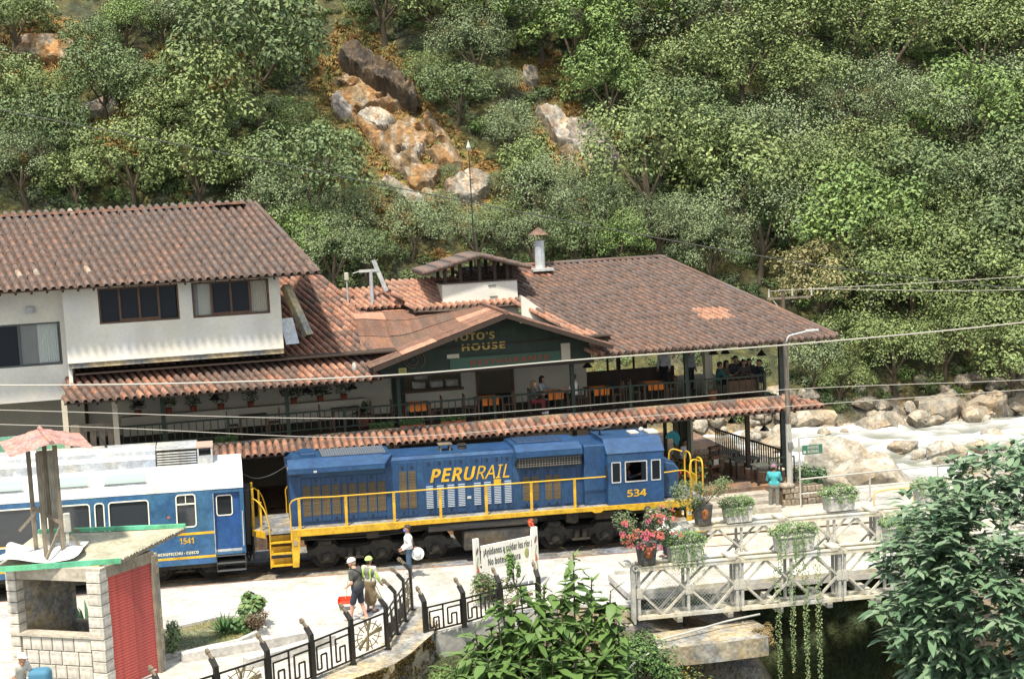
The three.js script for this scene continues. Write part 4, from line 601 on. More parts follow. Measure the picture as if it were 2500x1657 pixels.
// ------------------------------------------------------------------ white building on the left
{
  const H = BT('white_hotel_building', 'white two-storey building with jutting upper floor and brown tiled roof at left', 'building');
  const wA = [-13.45, -10.77, 8.05, 9.28], wB = [-10.32, -7.68, 8.05, 9.28], wC = [-19.2, -14.82, 6.72, 8.2];
  part('wall', wallWithHoles(-14.6, -7.3, 6.78, 9.7, 4.3, 0.16, [wA, wB]), M.white, H, 'white jutting upper wall with two brown windows');
  part('wall', [bx(-7.46, -7.3, 6.78, 9.9, -9.2, -4.46)], M.white, H); part('floor_slab', [bx(-14.6, -7.3, 6.6, 6.775, -9.2, -4.35)], M.concreteOld, H);
  part('wall', wallWithHoles(-26, -14.62, 5.5, 9.7, 4.9, 0.16, [wC]), M.white, H, 'set-back white wall at the far left'); part('wall', [bx(-14.62, -14.5, 5.5, 9.7, -9, -4.46)], M.white, H);
  part('back_wall', [bx(-26, -7.3, 3.4, 9.8, -9.4, -9.2)], M.cream, H);
  const win = (w, n, off, mats, curtains) => {
    const [a, b, c, d] = w, f = part('window', [bx(a, b, c, c + 0.06, -off - 0.1, -off + 0.03), bx(a, b, d - 0.06, d, -off - 0.1, -off + 0.02), bx(a, a + 0.06, c, d, -off - 0.1, -off + 0.02), bx(b - 0.06, b, c, d, -off - 0.1, -off + 0.02)], mats, H);
    const fr = []; for (const x of n) fr.push([x - 0.035, x + 0.035]);
    for (const [x0, x1] of fr) part('mullion', [bx(x0, x1, c + 0.06, d - 0.06, -off - 0.09, -off)], mats, f);
    if (n.length > 2) part('sash_rail', [bx(n[0], n[n.length - 1], c + 0.06, c + 0.14, -off - 0.08, -off - 0.01)], mats, f);
    const e = [a + 0.06, ...n, b - 0.06]; for (let i = 0; i < e.length - 1; i++) part('pane', [bx(e[i] + (i ? 0.036 : 0), e[i + 1] - 0.036, c + 0.07, d - 0.07, -off - 0.07, -off - 0.062)], curtains.some(c => c[0] < e[i + 1] && c[1] > e[i]) ? paneMat : M.glass, f);
    for (const [x0, x1, m] of curtains) { const pts = []; for (let i = 0; i <= 40; i++) pts.push([lerp(x0, x1, i / 40), -off - 0.16 + 0.025 * Math.sin(i * 1.3)]); const G = []; for (let i = 0; i < 40; i++) { const p = pts[i], q = pts[i + 1]; G.push(beam(V(p[0], (c + d) / 2, p[1]), V(q[0], (c + d) / 2, q[1]), 0.008, d - c - 0.15)); } part('curtain', G, m, f); }
  };
  const paneMat = mat([0.9, 0.92, 0.92], 0.03, { phys: { transmission: 0.9, ior: 1.45, thickness: 0, specularIntensity: 0.5 } });
  win(wA, [-12.75, -12.1, -11.45], 4.36, M.brownWood, []);
  win(wB, [-9.66, -9.0, -8.35], 4.36, M.brownWood, [[-10.12, -9.72, mat([0.55, 0.50, 0.40], 0.9)], [-8.3, -7.75, mat([0.46, 0.33, 0.17], 0.9)]]);
  win(wC, [-17.7, -16.2], 4.96, mat([0.06, 0.07, 0.07], 0.5), [[-19, -18.2, mat([0.6, 0.6, 0.55], 0.9)], [-15.6, -14.95, mat([0.62, 0.63, 0.58], 0.9)]]);
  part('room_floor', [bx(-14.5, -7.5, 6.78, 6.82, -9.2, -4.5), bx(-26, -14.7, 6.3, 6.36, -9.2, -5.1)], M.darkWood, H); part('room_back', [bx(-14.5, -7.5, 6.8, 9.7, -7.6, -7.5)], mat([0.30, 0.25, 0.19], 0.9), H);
  part('wall_lamp', [bx(-15.9, -15.6, 8.55, 8.75, -4.9, -4.8)], M.steel, H);
  for (const s of [-11.25, -7.65, -14.5]) part('support_post', [bar(V(s, 5.95, -5.2), V(s, 6.62, -5.2), 0.05)], M.green, H);
  part('cross_beam', [bx(-14.6, -7.3, 6.5, 6.6, -5.3, -5.1)], M.darkWood, H);
  tileRoof(H, 'roof', { off0: 3.4, h0: 9.4, k: 0.53, poly: [[-25, 3.4], [-5.9, 3.4], [-7.8, 8.05], [-25, 8.05]], cw: 0.28, rl: 0.42, skew: -0.34, pick: pickOld, label: 'weathered brown tiled roof of the white building' });
  part('ridge_cap', [beam(V(-25, 11.9, -8.0), V(-8.9, 11.9, -8.0), 0.3, 0.08), beam(V(-9.3, 11.93, -7.9), V(-8.2, 11.93, -7.9), 0.55, 0.07)], clayMats[0], H);
  part('roof_rear', [beam(V(-16.4, 11.85, -8.05), V(-16.4, 10.2, -11), 17.2, 0.08)], clayMats[3], H); part('hip_tile_row', [bar(V(-5.95, 9.42, -3.45), V(-7.82, 11.9, -8.05), 0.09, 0.09, 8)], clayMats[3], H); part('roof_side', (() => { const G = new THREE.BufferGeometry(); G.setAttribute('position', new THREE.Float32BufferAttribute([-5.92, 9.36, -3.42, -5.92, 9.36, -12, -7.8, 11.84, -8.05], 3)); G.computeVertexNormals(); return uvm(G); })(), clayMats[3], H);
  for (let i = 0; i < 26; i++) part('rafter_end', [beam(V(-19 + i * 0.5, 9.30, -3.48), V(-19 + i * 0.5, 9.75, -4.33), 0.07, 0.09)], M.darkWood, H);
  // storey below: columns, ledge, panelled balustrade
  part('gallery_wall', [bx(-26, -14.5, 0.3, 5.5, -8.0, -7.8)], M.cream, H);
  for (const s of [-14.86, -18.2, -13.2]) part('column', [bx(s - 0.09, s + 0.09, 0.3, 5.5, -4.7, -4.5)], M.cream, H);
  part('balustrade_rail', [bx(-14.75, -13.3, 4.36, 4.62, -4.64, -4.56)], M.greyWood, H); for (let i = 0; i < 5; i++) part('balustrade_board', [bx(-14.7 + i * 0.3, -14.5 + i * 0.3, 3.45, 4.36, -4.62, -4.58)], M.greyWood, H);
  part('balustrade_panel', [bx(-26, -14.95, 3.4, 4.4, -4.64, -4.58)], mat([0.20, 0.45, 0.30], 0.7, { t: 'metal' }), H); part('gallery_floor', [bx(-26, -14.5, 3.2, 3.4, -8, -4.4)], M.concreteOld, H);
}
// ------------------------------------------------------------------ restaurant
const REST = BT('restaurant_building', 'restaurant with red tiled roofs, green gable sign and open upper dining deck', 'building');
{
  const H = REST;
  part('terrace_floor', [bx(-26, 11.6, -0.6, 0.42, -16, -3.3)], M.terrace, H);
  for (let i = 0; i < 3; i++) part('terrace_step', [rbx(6.4 - i * 0.25, 10.1, -0.7, 0.28 - i * 0.14, -3.3 - 0.0, -2.75 + i * 0.52, 0.02)], M.stoneStep, H);
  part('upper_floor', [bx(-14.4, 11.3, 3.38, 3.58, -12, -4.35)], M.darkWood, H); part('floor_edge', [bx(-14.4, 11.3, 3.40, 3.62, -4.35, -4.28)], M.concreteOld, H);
  // ground floor
  part('ground_wall', wallWithHoles(-26, 8.35, 0.42, 3.38, 7.4, 0.18, [[4.6, 8.0, 0.42, 3.0], [-9, -6.5, 0.42, 2.8], [-3, 1.5, 0.42, 2.7]]), M.cream, H); part('ground_pillar', [bx(8.15, 8.4, 0.42, 3.38, -7.38, -6.3)], M.cream, H); part('lintel', [bx(2, 8.15, 2.92, 3.36, -6.5, -6.35)], M.cream, H); part('dark_beam', [bx(2, 8.15, 2.7, 2.91, -6.52, -6.36)], M.darkWood, H);
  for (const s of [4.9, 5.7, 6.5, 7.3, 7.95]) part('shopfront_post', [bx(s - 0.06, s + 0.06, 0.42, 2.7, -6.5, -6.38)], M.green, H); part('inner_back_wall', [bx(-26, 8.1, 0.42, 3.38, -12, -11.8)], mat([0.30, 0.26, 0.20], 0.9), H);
  part('blue_wall_disc', (() => { const g = new THREE.CylinderGeometry(0.3, 0.3, 0.03, 28, 1, false, 0.4, 4.2); g.rotateX(PI / 2); g.translate(7.55, 1.95, -6.3); return g; })(), mat([0.03, 0.35, 0.42], 0.5), H);
  // timber columns through both floors
  for (const s of [-11.6, -7.3, -3.3, 3.2, 7.65]) part('column', [bx(s - 0.07, s + 0.07, 0.42, 5.75, -4.75, -4.6)], M.green, H);
  part('column', [bx(11.38, 11.56, 0.42, 5.8, -4.75, -4.6)], mat([0.05, 0.065, 0.06], 0.7, { t: 'wood' }), H, 'tall corner column of the terrace'); part('column', [bx(9.95, 10.1, 0.42, 3.38, -4.75, -4.6)], M.darkWood, H);
  for (const s of [4.9, 7.0, 9.0, 11.1]) part('rear_column', [bx(s - 0.08, s + 0.08, 3.58, 6.6, -11.6, -11.45)], M.darkWood, H);
  for (const s of [5.8, 6.9, 8.0]) part('window_post', [bx(s - 0.04, s + 0.04, 3.58, 6.0, -9.0, -8.93)], M.darkWood, H); part('serving_wall', [bx(4.7, 8.6, 3.58, 4.45, -9.1, -8.92)], M.darkWood, H); part('box_pillar', [bx(9.0, 9.3, 3.58, 5.7, -6.6, -6.3)], M.cream, H);
  // upper back walls
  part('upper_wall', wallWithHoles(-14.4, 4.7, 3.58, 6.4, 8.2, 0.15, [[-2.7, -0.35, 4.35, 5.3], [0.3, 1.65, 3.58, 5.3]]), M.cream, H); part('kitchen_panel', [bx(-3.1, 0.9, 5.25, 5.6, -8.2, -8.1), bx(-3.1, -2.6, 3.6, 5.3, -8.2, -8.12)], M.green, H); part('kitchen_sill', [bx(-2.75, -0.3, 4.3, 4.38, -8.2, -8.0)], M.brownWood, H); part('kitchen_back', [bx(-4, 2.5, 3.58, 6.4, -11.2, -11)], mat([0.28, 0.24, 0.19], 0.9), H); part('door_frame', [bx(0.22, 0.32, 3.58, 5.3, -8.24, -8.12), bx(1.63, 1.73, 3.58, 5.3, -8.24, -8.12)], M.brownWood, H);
  for (const [s, h] of [[-2.2, 4.4], [-1.5, 4.4], [-0.9, 4.4], [-2.1, 4.75]]) part('kitchen_crate', [bx(s, s + 0.45, h, h + 0.22, -8.9, -8.5)], M.paintWhite, H);
  part('wall_ledge', [bx(-13.2, -4.2, 4.1, 4.32, -7.9, -7.5), bx(-13.2, -4.2, 3.58, 4.1, -8.0, -7.7)], M.cream, H);
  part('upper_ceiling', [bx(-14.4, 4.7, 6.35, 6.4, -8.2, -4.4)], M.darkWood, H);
  // railing of the deck
  part('top_rail', [bx(-13.1, 10.8, 4.38, 4.44, -4.66, -4.58)], M.green, H); part('bottom_rail', [bx(-13.1, 10.8, 3.76, 3.81, -4.65, -4.59)], M.green, H);
  for (let s = -13.0; s < 10.75; s += 0.25) part('baluster', [bx(s - 0.016, s + 0.016, 3.81, 4.38, -4.635, -4.605)], M.green, H); for (const s of [0.2, 5.4, 10.75, -9.4, -5.3]) part('railing_post', [bx(s - 0.05, s + 0.05, 3.6, 4.5, -4.68, -4.56)], M.green, H);
  part('top_rail', [beam(V(10.8, 4.5, -4.62), V(11.3, 4.5, -9.5), 0.06, 0.06)], M.green, H); for (let k = 0; k < 16; k++) part('baluster', [bx(10.8 + k * 0.031, 10.83 + k * 0.031, 3.6, 4.5, -4.9 - k * 0.3, -4.87 - k * 0.3)], M.green, H);
  // terrace side railing
  part('top_rail', [beam(V(11.45, 1.4, -4.9), V(10.85, 1.4, -10.5), 0.06, 0.06)], M.darkWood, H); for (let k = 0; k < 30; k++) { const t = k / 29; part('baluster', [bx(lerp(11.43, 10.87, t) - 0.02, lerp(11.43, 10.87, t) + 0.02, 0.42, 1.4, -lerp(4.9, 10.5, t) - 0.02, -lerp(4.9, 10.5, t) + 0.02)], M.darkWood, H); }
  part('front_rail', [bx(10.35, 11.4, 1.38, 1.43, -3.5, -3.45), bx(10.35, 11.4, 0.72, 0.76, -3.5, -3.45), bx(10.35, 10.4, 0.42, 1.4, -3.5, -3.45), bx(10.7, 10.74, 0.42, 1.4, -3.5, -3.45), bx(11.05, 11.09, 0.42, 1.4, -3.5, -3.45), bx(11.36, 11.4, 0.42, 1.4, -3.5, -3.45)], M.green, H);
  // roofs
  tileRoof(H, 'porch_roof', { off0: 3.2, h0: 3.22, k: 0.26, poly: [[-15.5, 3.2], [12.6, 3.2], [11.35, 4.35], [-15.5, 4.35]], cw: 0.262, rl: 0.56, pick: pickNew, max: 300, label: 'narrow red tiled porch roof behind the train' });
  part('porch_hip', [bar(V(12.55, 3.28, -3.25), V(11.35, 3.6, -4.35), 0.08, 0.08, 8)], clayMats[0], H); for (let s = -15; s < 12; s += 0.8) part('porch_rafter', [beam(V(s, 3.12, -3.3), V(s, 3.38, -4.35), 0.07, 0.08)], M.darkWood, H); part('porch_beam', [bx(-15, 11.5, 3.05, 3.17, -4.6, -4.45)], M.darkWood, H);
  tileRoof(H, 'side_roof', { off0: 3.4, h0: 5.54, k: 0.4, poly: [[-14.75, 3.4], [-4.0, 3.4], [-4.1, 8.7], [-5.2, 11.7], [-14.75, 11.7]], cw: 0.27, rl: 0.42, skew: -0.42, pick: pickMid, label: 'orange and grey tiled roof below the white building' });
  
  for (let s = -14.3; s < -4; s += 0.62) part('side_rafter', [beam(V(s, 5.44, -3.5), V(s, 5.86, -4.6), 0.08, 0.1)], M.darkWood, H); part('side_beam', [bx(-14.5, -3.3, 5.62, 5.78, -4.76, -4.6)], M.darkWood, H);
  tileRoof(H, 'main_roof', { off0: 3.8, h0: 5.75, k: 0.485, poly: [[3.9, 3.8], [13.5, 3.8], [8.62, 10.05], [0.2, 10.05], [0.2, 9.3], [-2.7, 9.3], [-2.15, 7.4], [-0.9, 7.3], [1.85, 7.4], [3.3, 5.6], [4.3, 4.7]], cw: 0.26, rl: 0.46, skew: -0.78, pick: pickMain, label: 'large brown tiled roof of the restaurant' });
  part('hip_tile_row', [bar(V(13.48, 5.8, -3.85), V(8.62, 8.86, -10.05), 0.085, 0.085, 8)], clayMats[2], H); part('ridge_tile_row', [bar(V(0.2, 8.86, -10.05), V(8.62, 8.86, -10.05), 0.085, 0.085, 8)], clayMats[2], H);
  part('roof_rear', [beam(V(4.4, 8.8, -10.05), V(4.4, 6.9, -14), 8.4, 0.07), beam(V(-1.2, 8.38, -9.3), V(-1.2, 6.6, -13), 3, 0.07)], clayMats[3], H); part('roof_right_hip', (() => { const G = new THREE.BufferGeometry(); G.setAttribute('position', new THREE.Float32BufferAttribute([13.48, 5.7, -3.85, 11.4, 6.3, -11.2, 8.62, 8.8, -10.05], 3)); G.computeVertexNormals(); return uvm(G); })(), clayMats[3], H);
  for (let s = 4.6; s < 13.2; s += 0.62) part('main_rafter', [beam(V(s, 5.64, -3.9), V(s, 6.1, -4.85), 0.08, 0.1)], M.darkWood, H); part('main_beam', [bx(3.2, 11.6, 5.72, 5.88, -4.78, -4.6)], M.darkWood, H);
  tileRoof(H, 'link_roof', { off0: 8.6, h0: 7.62, k: 0.45, poly: [[-4.5, 8.6], [-2.0, 8.6], [-2.3, 10], [-4.7, 10]], cw: 0.26, rl: 0.42, skew: -0.5, pick: pickMid, max: 60, label: 'small tiled roof linking the two large roofs' });
  // gable with corrugated sheets
  const ap = [0.48, 7.56], el = [-4.35, 5.99], er = [4.35, 6.16];
  const corr = (len, wid) => { const P = [], idx = [], n = 48, m = Math.round(wid / 0.09) * 6; for (let j = 0; j <= 1; j++) for (let i = 0; i <= m; i++) P.push(j * len, 0.022 * Math.cos(i / 6 * 2 * PI), -i / m * wid); for (let i = 0; i < m; i++) idx.push(i, i + 1, m + 1 + i, i + 1, m + 2 + i, m + 1 + i); const g = new THREE.BufferGeometry(); g.setAttribute('position', new THREE.Float32BufferAttribute(P, 3)); g.setIndex(idx); g.computeVertexNormals(); return uvm(g); };
  const q = rng(808), sheet = corr(1.36, 1.12), cm = [[0.20, 0.105, 0.07], [0.23, 0.12, 0.08], [0.17, 0.10, 0.07], [0.55, 0.27, 0.18], [0.27, 0.14, 0.09]].map(c => mat(c, 0.85, { t: 'clay', bump: 0.004 }));
  const gr = part('gable_roof', [beam(V((ap[0] + el[0]) / 2, (ap[1] + el[1]) / 2 - 0.1, -3.05), V((ap[0] + el[0]) / 2, (ap[1] + el[1]) / 2 - 0.1, -6.0), 5.0, 0.05, V(-(ap[1] - el[1]), ap[0] - el[0], 0).normalize()), beam(V((ap[0] + er[0]) / 2, (ap[1] + er[1]) / 2 - 0.1, -3.05), V((ap[0] + er[0]) / 2, (ap[1] + er[1]) / 2 - 0.1, -9.0), 4.05, 0.05, V(ap[1] - er[1], er[0] - ap[0], 0).normalize())], M.darkWood, H, 'brown corrugated gable roof over the sign');
  const gH = (x, o) => { let h = ap[1] + (x - ap[0]) * (ap[1] - el[1]) / (ap[0] - el[0]); const tg = 5.5 + 0.4 * (Math.min(o, 8.7) - 3.4); h = lerp(h, Math.max(h, tg), smooth(-2.0, -4.3, x)); return lerp(h, Math.max(h, 7.46), smooth(5.2, 8.6, o)) + 0.03; };
  for (let r = 0; r < 4; r++) for (let c = 0; c < 6; c++) { const x0 = lerp(el[0] - 0.1, ap[0], r / 4) - (r ? 0.06 : 0), x1 = lerp(el[0], ap[0], (r + 1) / 4), o0 = 3.0 + c * 1.06, P = [], ix = [], m = 72; for (let k = 0; k <= 4; k++) for (let t = 0; t <= m; t++) { const x = lerp(x0, x1, k / 4), o = o0 + t / m * 1.1; P.push(x, gH(x, o) + 0.02 * Math.cos(t / 6 * 2 * PI) + 0.014 * (1 - k / 4) + 0.004 * (c % 2), -o); } for (let k = 0; k < 4; k++) for (let t = 0; t < m; t++) { const b = k * (m + 1) + t; ix.push(b, b + 1, b + m + 1, b + 1, b + m + 2, b + m + 1); } const G = new THREE.BufferGeometry(); G.setAttribute('position', new THREE.Float32BufferAttribute(P, 3)); G.setIndex(ix); G.computeVertexNormals(); part('roof_sheet', uvm(G), cm[(r === 1 && c === 0) || (r === 3 && c === 2) || (r === 0 && c === 4) || (r === 1 && c === 5) || (r === 2 && c === 5) ? 3 : q() < 0.25 ? 4 : (q() * 3) | 0], gr); }
  for (const sd of [1]) { const e = sd ? er : el, len = Math.hypot(ap[0] - e[0], ap[1] - e[1]), ang = Math.atan2(ap[1] - e[1], ap[0] - e[0]), rows = sd ? 3 : 4; for (let r = 0; r < rows; r++) for (let c = 0; c < (sd ? 5 : 13); c++) { const t = r * (len / rows) / len, o = part('roof_sheet', sheet, cm[!sd && ((r === 1 && c === 1) || (r === 3 && c === 3) || (r === 1 && c === 6) || (r === 2 && c === 6) || (r === 0 && c === 4)) ? 3 : (q() * 3.99 > 3 ? 4 : (q() * 3) | 0)], gr); o.position.set(e[0] + (ap[0] - e[0]) * t, e[1] + (ap[1] - e[1]) * t + 0.012 * (rows - r) * 0 + 0.02 + 0.012 * r, -3.0 - c * 1.06); o.rotation.z = ang - 0.012; o.scale.x = (len / rows + 0.1) / 1.36 * 1.0; } }
  part('ridge_cap', [bar(V(ap[0], ap[1] + 0.05, -2.98), V(ap[0], ap[1] + 0.05, -8.5), 0.09, 0.09, 8)], cm[1], gr);
  part('barge_board', [beam(V(el[0], el[1] - 0.06, -3.0), V(ap[0], ap[1] - 0.06, -3.0), 0.05, 0.16, V(0, 1, 0))], M.darkWood, gr); part('barge_board', [beam(V(ap[0], ap[1] - 0.06, -3.0), V(er[0], er[1] - 0.06, -3.0), 0.05, 0.16, V(0, 1, 0))], M.darkWood, gr);
  part('gable_wall', extrude([[-4.0, 5.5], [3.9, 5.55], [3.9, 6.2], [ap[0], 7.35], [-4.0, 5.95]], 0.06).translate(0, 0, -4.5), M.green, H, 'dark green gable with painted lettering');
  part('gable_tie_beam', [bx(-4.1, 4.0, 5.42, 5.54, -4.62, -4.4)], M.darkWood, H);
  const sgn = mat([0.42, 0.28, 0.075], 0.7);
  const put = (str, s, h, size, w, m, f = font) => part('sign_lettering', (() => { const g = text(str, size, 0.03, f); g.computeBoundingBox(); g.scale(w / g.boundingBox.max.x, 1, 1); g.translate(s, h, -4.44); return g; })(), m, H);
  put("TOTO'S", -1.25, 6.58, 0.26, 1.55, sgn); put('HOUSE', -0.98, 6.2, 0.25, 1.65, sgn);
  part('sign_board', [bx(-1.4, 2.74, 5.57, 5.96, -4.44, -4.40)], M.greenBand, H, 'green board under the lettering'); part('sign_lettering', (() => { const g = text('RESTAURANTE', 0.2, 0.02); g.computeBoundingBox(); g.scale(3.0 / g.boundingBox.max.x, 1, 1); g.translate(-0.7, 5.66, -4.40); return g; })(), mat([0.20, 0.06, 0.035], 0.8), H, 'faded red lettering on the green board');
  part('white_panel', [bx(2.76, 3.1, 5.62, 6.22, -4.44, -4.38)], M.cream, H); part('white_panel', [bx(-1.5, -1.05, 5.97, 6.12, -4.44, -4.38)], M.cream, H); part('yellow_notice', [bx(-3.28, -3.0, 5.56, 5.75, -4.44, -4.40)], mat([0.55, 0.48, 0.15], 0.8), H); part('notice_text', [...[0, 1, 2].map(k => bx(-3.25, -3.04, 5.6 + k * 0.045, 5.615 + k * 0.045, -4.40, -4.396))], M.darkWood, H);
  { const a = []; for (const r of [0.3, 0.2]) { const g = new THREE.TorusGeometry(r, 0.016, 6, 30, r > 0.25 ? 5 : 6.28); g.translate(-2.75, 6.02, -4.42); a.push(g); } const c = new THREE.SphereGeometry(0.04, 10, 8); c.translate(-2.75, 6.02, -4.42); a.push(c); const d = new THREE.TorusGeometry(0.34, 0.018, 6, 20, 2); d.rotateZ(-1); d.translate(-2.65, 6.0, -4.42); a.push(d); part('painted_emblem', a, mat([0.16, 0.10, 0.06], 0.8), H, 'faint round painted emblem on the gable'); }
  // tower with its own little roof, chimney, mast
  part('tower', [bx(-1.0, 1.95, 6.4, 8.44, -9.6, -7.7)], M.white, H, 'white box-shaped tower above the gable'); part('tower_plinth', [bx(-1.05, 2.0, 8.44, 8.5, -9.65, -7.65)], M.darkWood, H);
  for (const s of [-0.85, -0.25, 0.5, 1.1, 1.6, 1.85]) for (const o of [7.8, 9.5]) part('tower_post', [bx(s - 0.06, s + 0.06, 8.5, 9.02 + (0.3 - Math.abs(s - 0.48) * 0.2), -o - 0.06, -o + 0.06)], M.darkWood, H);
  const tr = part('tower_roof', [beam(V(0.48, 9.44, -8.6), V(-1.75, 8.88, -8.6), 2.7, 0.06, V(0, 1, 0)), beam(V(0.48, 9.44, -8.6), V(2.4, 8.88, -8.6), 2.7, 0.06, V(0, 1, 0))], M.darkWood, H); for (let i = 0; i < 13; i++) for (const [e, n] of [[-1.8, 4], [2.45, 4]]) for (let r = 0; r < n; r++) { const t0 = r / n, t1 = (r + 1.1) / n, P = t => V(lerp(e, 0.48, Math.min(1, t)), lerp(8.87, 9.46, Math.min(1, t)) + 0.02, -7.32 - i * 0.21), m = part('tile', (() => { const a = P(t0), b = P(t1); a.y += 0.04; const g = bar(a, b, 0.1, 0.085, 8); return g; })(), clayMats[3 + ((i + r) % 2)], tr); }
  part('tower_bracket', [bx(0.8, 1.1, 8.28, 8.3, -7.7, -7.66), bx(0.85, 1.15, 7.85, 7.87, -7.7, -7.66)], M.iron, H);
  const ch = part('chimney_pipe', (() => { const g = new THREE.CylinderGeometry(0.2, 0.2, 1.15, 20); g.translate(3.35, 9.25, -9.6); return join([g, bx(2.95, 3.8, 8.62, 8.72, -10.0, -9.15)]); })(), M.alu, H); part('chimney_cowl', (() => { const g = new THREE.ConeGeometry(0.42, 0.32, 20); g.translate(3.33, 10.22, -9.6); return join([g, ...[0, 1, 2, 3].map(k => bar(V(3.35 + 0.17 * Math.cos(k * 1.57), 9.8, -9.6 + 0.17 * Math.sin(k * 1.57)), V(3.35 + 0.22 * Math.cos(k * 1.57), 10.08, -9.6 + 0.22 * Math.sin(k * 1.57)), 0.015))]); })(), mat([0.20, 0.12, 0.085], 0.8, { t: 'grime' }), ch);
  part('valley_wall', [extrude([[1.9, 7.9], [1.9, 6.6], [4.1, 5.9], [4.25, 6.15]], 0.1).translate(0, 0, -7.0)], M.white, H);
  for (const s of [-12.4, -9.8, -6.6, -5.0]) part('eave_lamp', (() => { const g = new THREE.ConeGeometry(0.2, 0.2, 16, 1, true); g.translate(s, 5.28, -4.2); return join([g, bar(V(s, 5.36, -4.2), V(s, 5.6, -4.2), 0.012)]); })(), M.black, H);
  for (const [s, h, o] of [[3.9, 5.3, 5.0], [10.95, 5.2, 5.3], [9.1, 5.35, 5.6], [9.7, 5.3, 5.9], [10.1, 2.45, 6.5], [11.1, 2.2, 5.6]]) part('hanging_lamp', (() => { const g = new THREE.ConeGeometry(0.2, 0.24, 16, 1, true); g.translate(s, h, -o); return join([g, bar(V(s, h + 0.1, -o), V(s, h + 0.9, -o), 0.012)]); })(), M.black, H);
}
// things standing on the roofs
{
  const P = Bp(-6.5, 7.0, 6.0); const d = thing('roof_duct', 'square pale metal duct lying down the orange roof beside the white wall', 'duct', [0, 0, 0]);
  const a = Bp(-7.0, 8.85, 6.3), b = Bp(-6.35, 7.05, 5.4); part('duct_body', [beam(a, b, 0.3, 0.26)], mat([0.52, 0.48, 0.36], 0.5, { t: 'grime' }), d); part('duct_mouth', [beam(b, b.clone().add(b.clone().sub(a).normalize().multiplyScalar(0.02)), 0.22, 0.18)], M.black, d);
  const s1 = Bp(-7.1, 7.75, 5.3), s2 = Bp(-6.95, 6.85, 4.9); single('metal_sheet', [beam(s1, s2, 0.5, 0.03)], mat([0.62, 0.64, 0.66], 0.4, { t: 'metal' }), 'pale metal sheet leaning beside the white wall', 'metal sheet');
  const m = thing('antenna_mast', 'grey pole with a tilted flat panel antenna between the roofs', 'antenna', Bp(-3.55, 7.4, 9.0).toArray(), BA); part('pole', [bar(V(0, -0.2, 0), V(0, 1.7, 0), 0.075)], M.alu, m); part('crossbar', [bx(-0.45, 0.3, 1.62, 1.72, -0.06, 0.06)], M.alu, m); part('panel', [box(0.16, 1.3, 0.08, 0.35, 1.45, 0, 0, 0, 0.35)], M.alu, m); part('arm', [bar(V(-0.7, 1.6, 0), V(-0.3, 1.7, 0), 0.012)], M.alu, m);
  const n = thing('antenna_mast', 'thin pole with a small white box left of the panel antenna', 'antenna', Bp(-4.5, 7.7, 9.0).toArray(), BA); part('pole', [bar(V(0, -0.2, 0), V(0, 1.2, 0), 0.03)], M.alu, n); part('white_box', [rbx(-0.08, 0.08, 1.05, 1.35, -0.06, 0.06, 0.02)], M.paintWhite, n);
  const l = thing('rod_mast', 'tall thin dark mast with a white tip above the tower', 'mast', Bp(0.75, 8.4, 9.9).toArray(), BA); part('pole', [bar(V(0, 0, 0), V(-0.02, 5.2, 0), 0.03, 0.02)], M.iron, l); part('tip', (() => { const g = new THREE.ConeGeometry(0.1, 0.3, 12); g.translate(-0.02, 5.4, 0); const h = new THREE.CylinderGeometry(0.1, 0.06, 0.12, 12); h.translate(-0.02, 5.2, 0); return join([g, h]); })(), M.paintWhite, l);
  single('white_bird_figure', (() => { const g = new THREE.SphereGeometry(0.11, 12, 10); g.scale(0.8, 1.7, 0.8); const c = Bp(-4.9, 5.95, 4.0); g.translate(c.x, c.y, c.z); return g; })(), M.paintWhite, 'small white bird-like bottle at the eave of the orange roof', 'ornament');
}
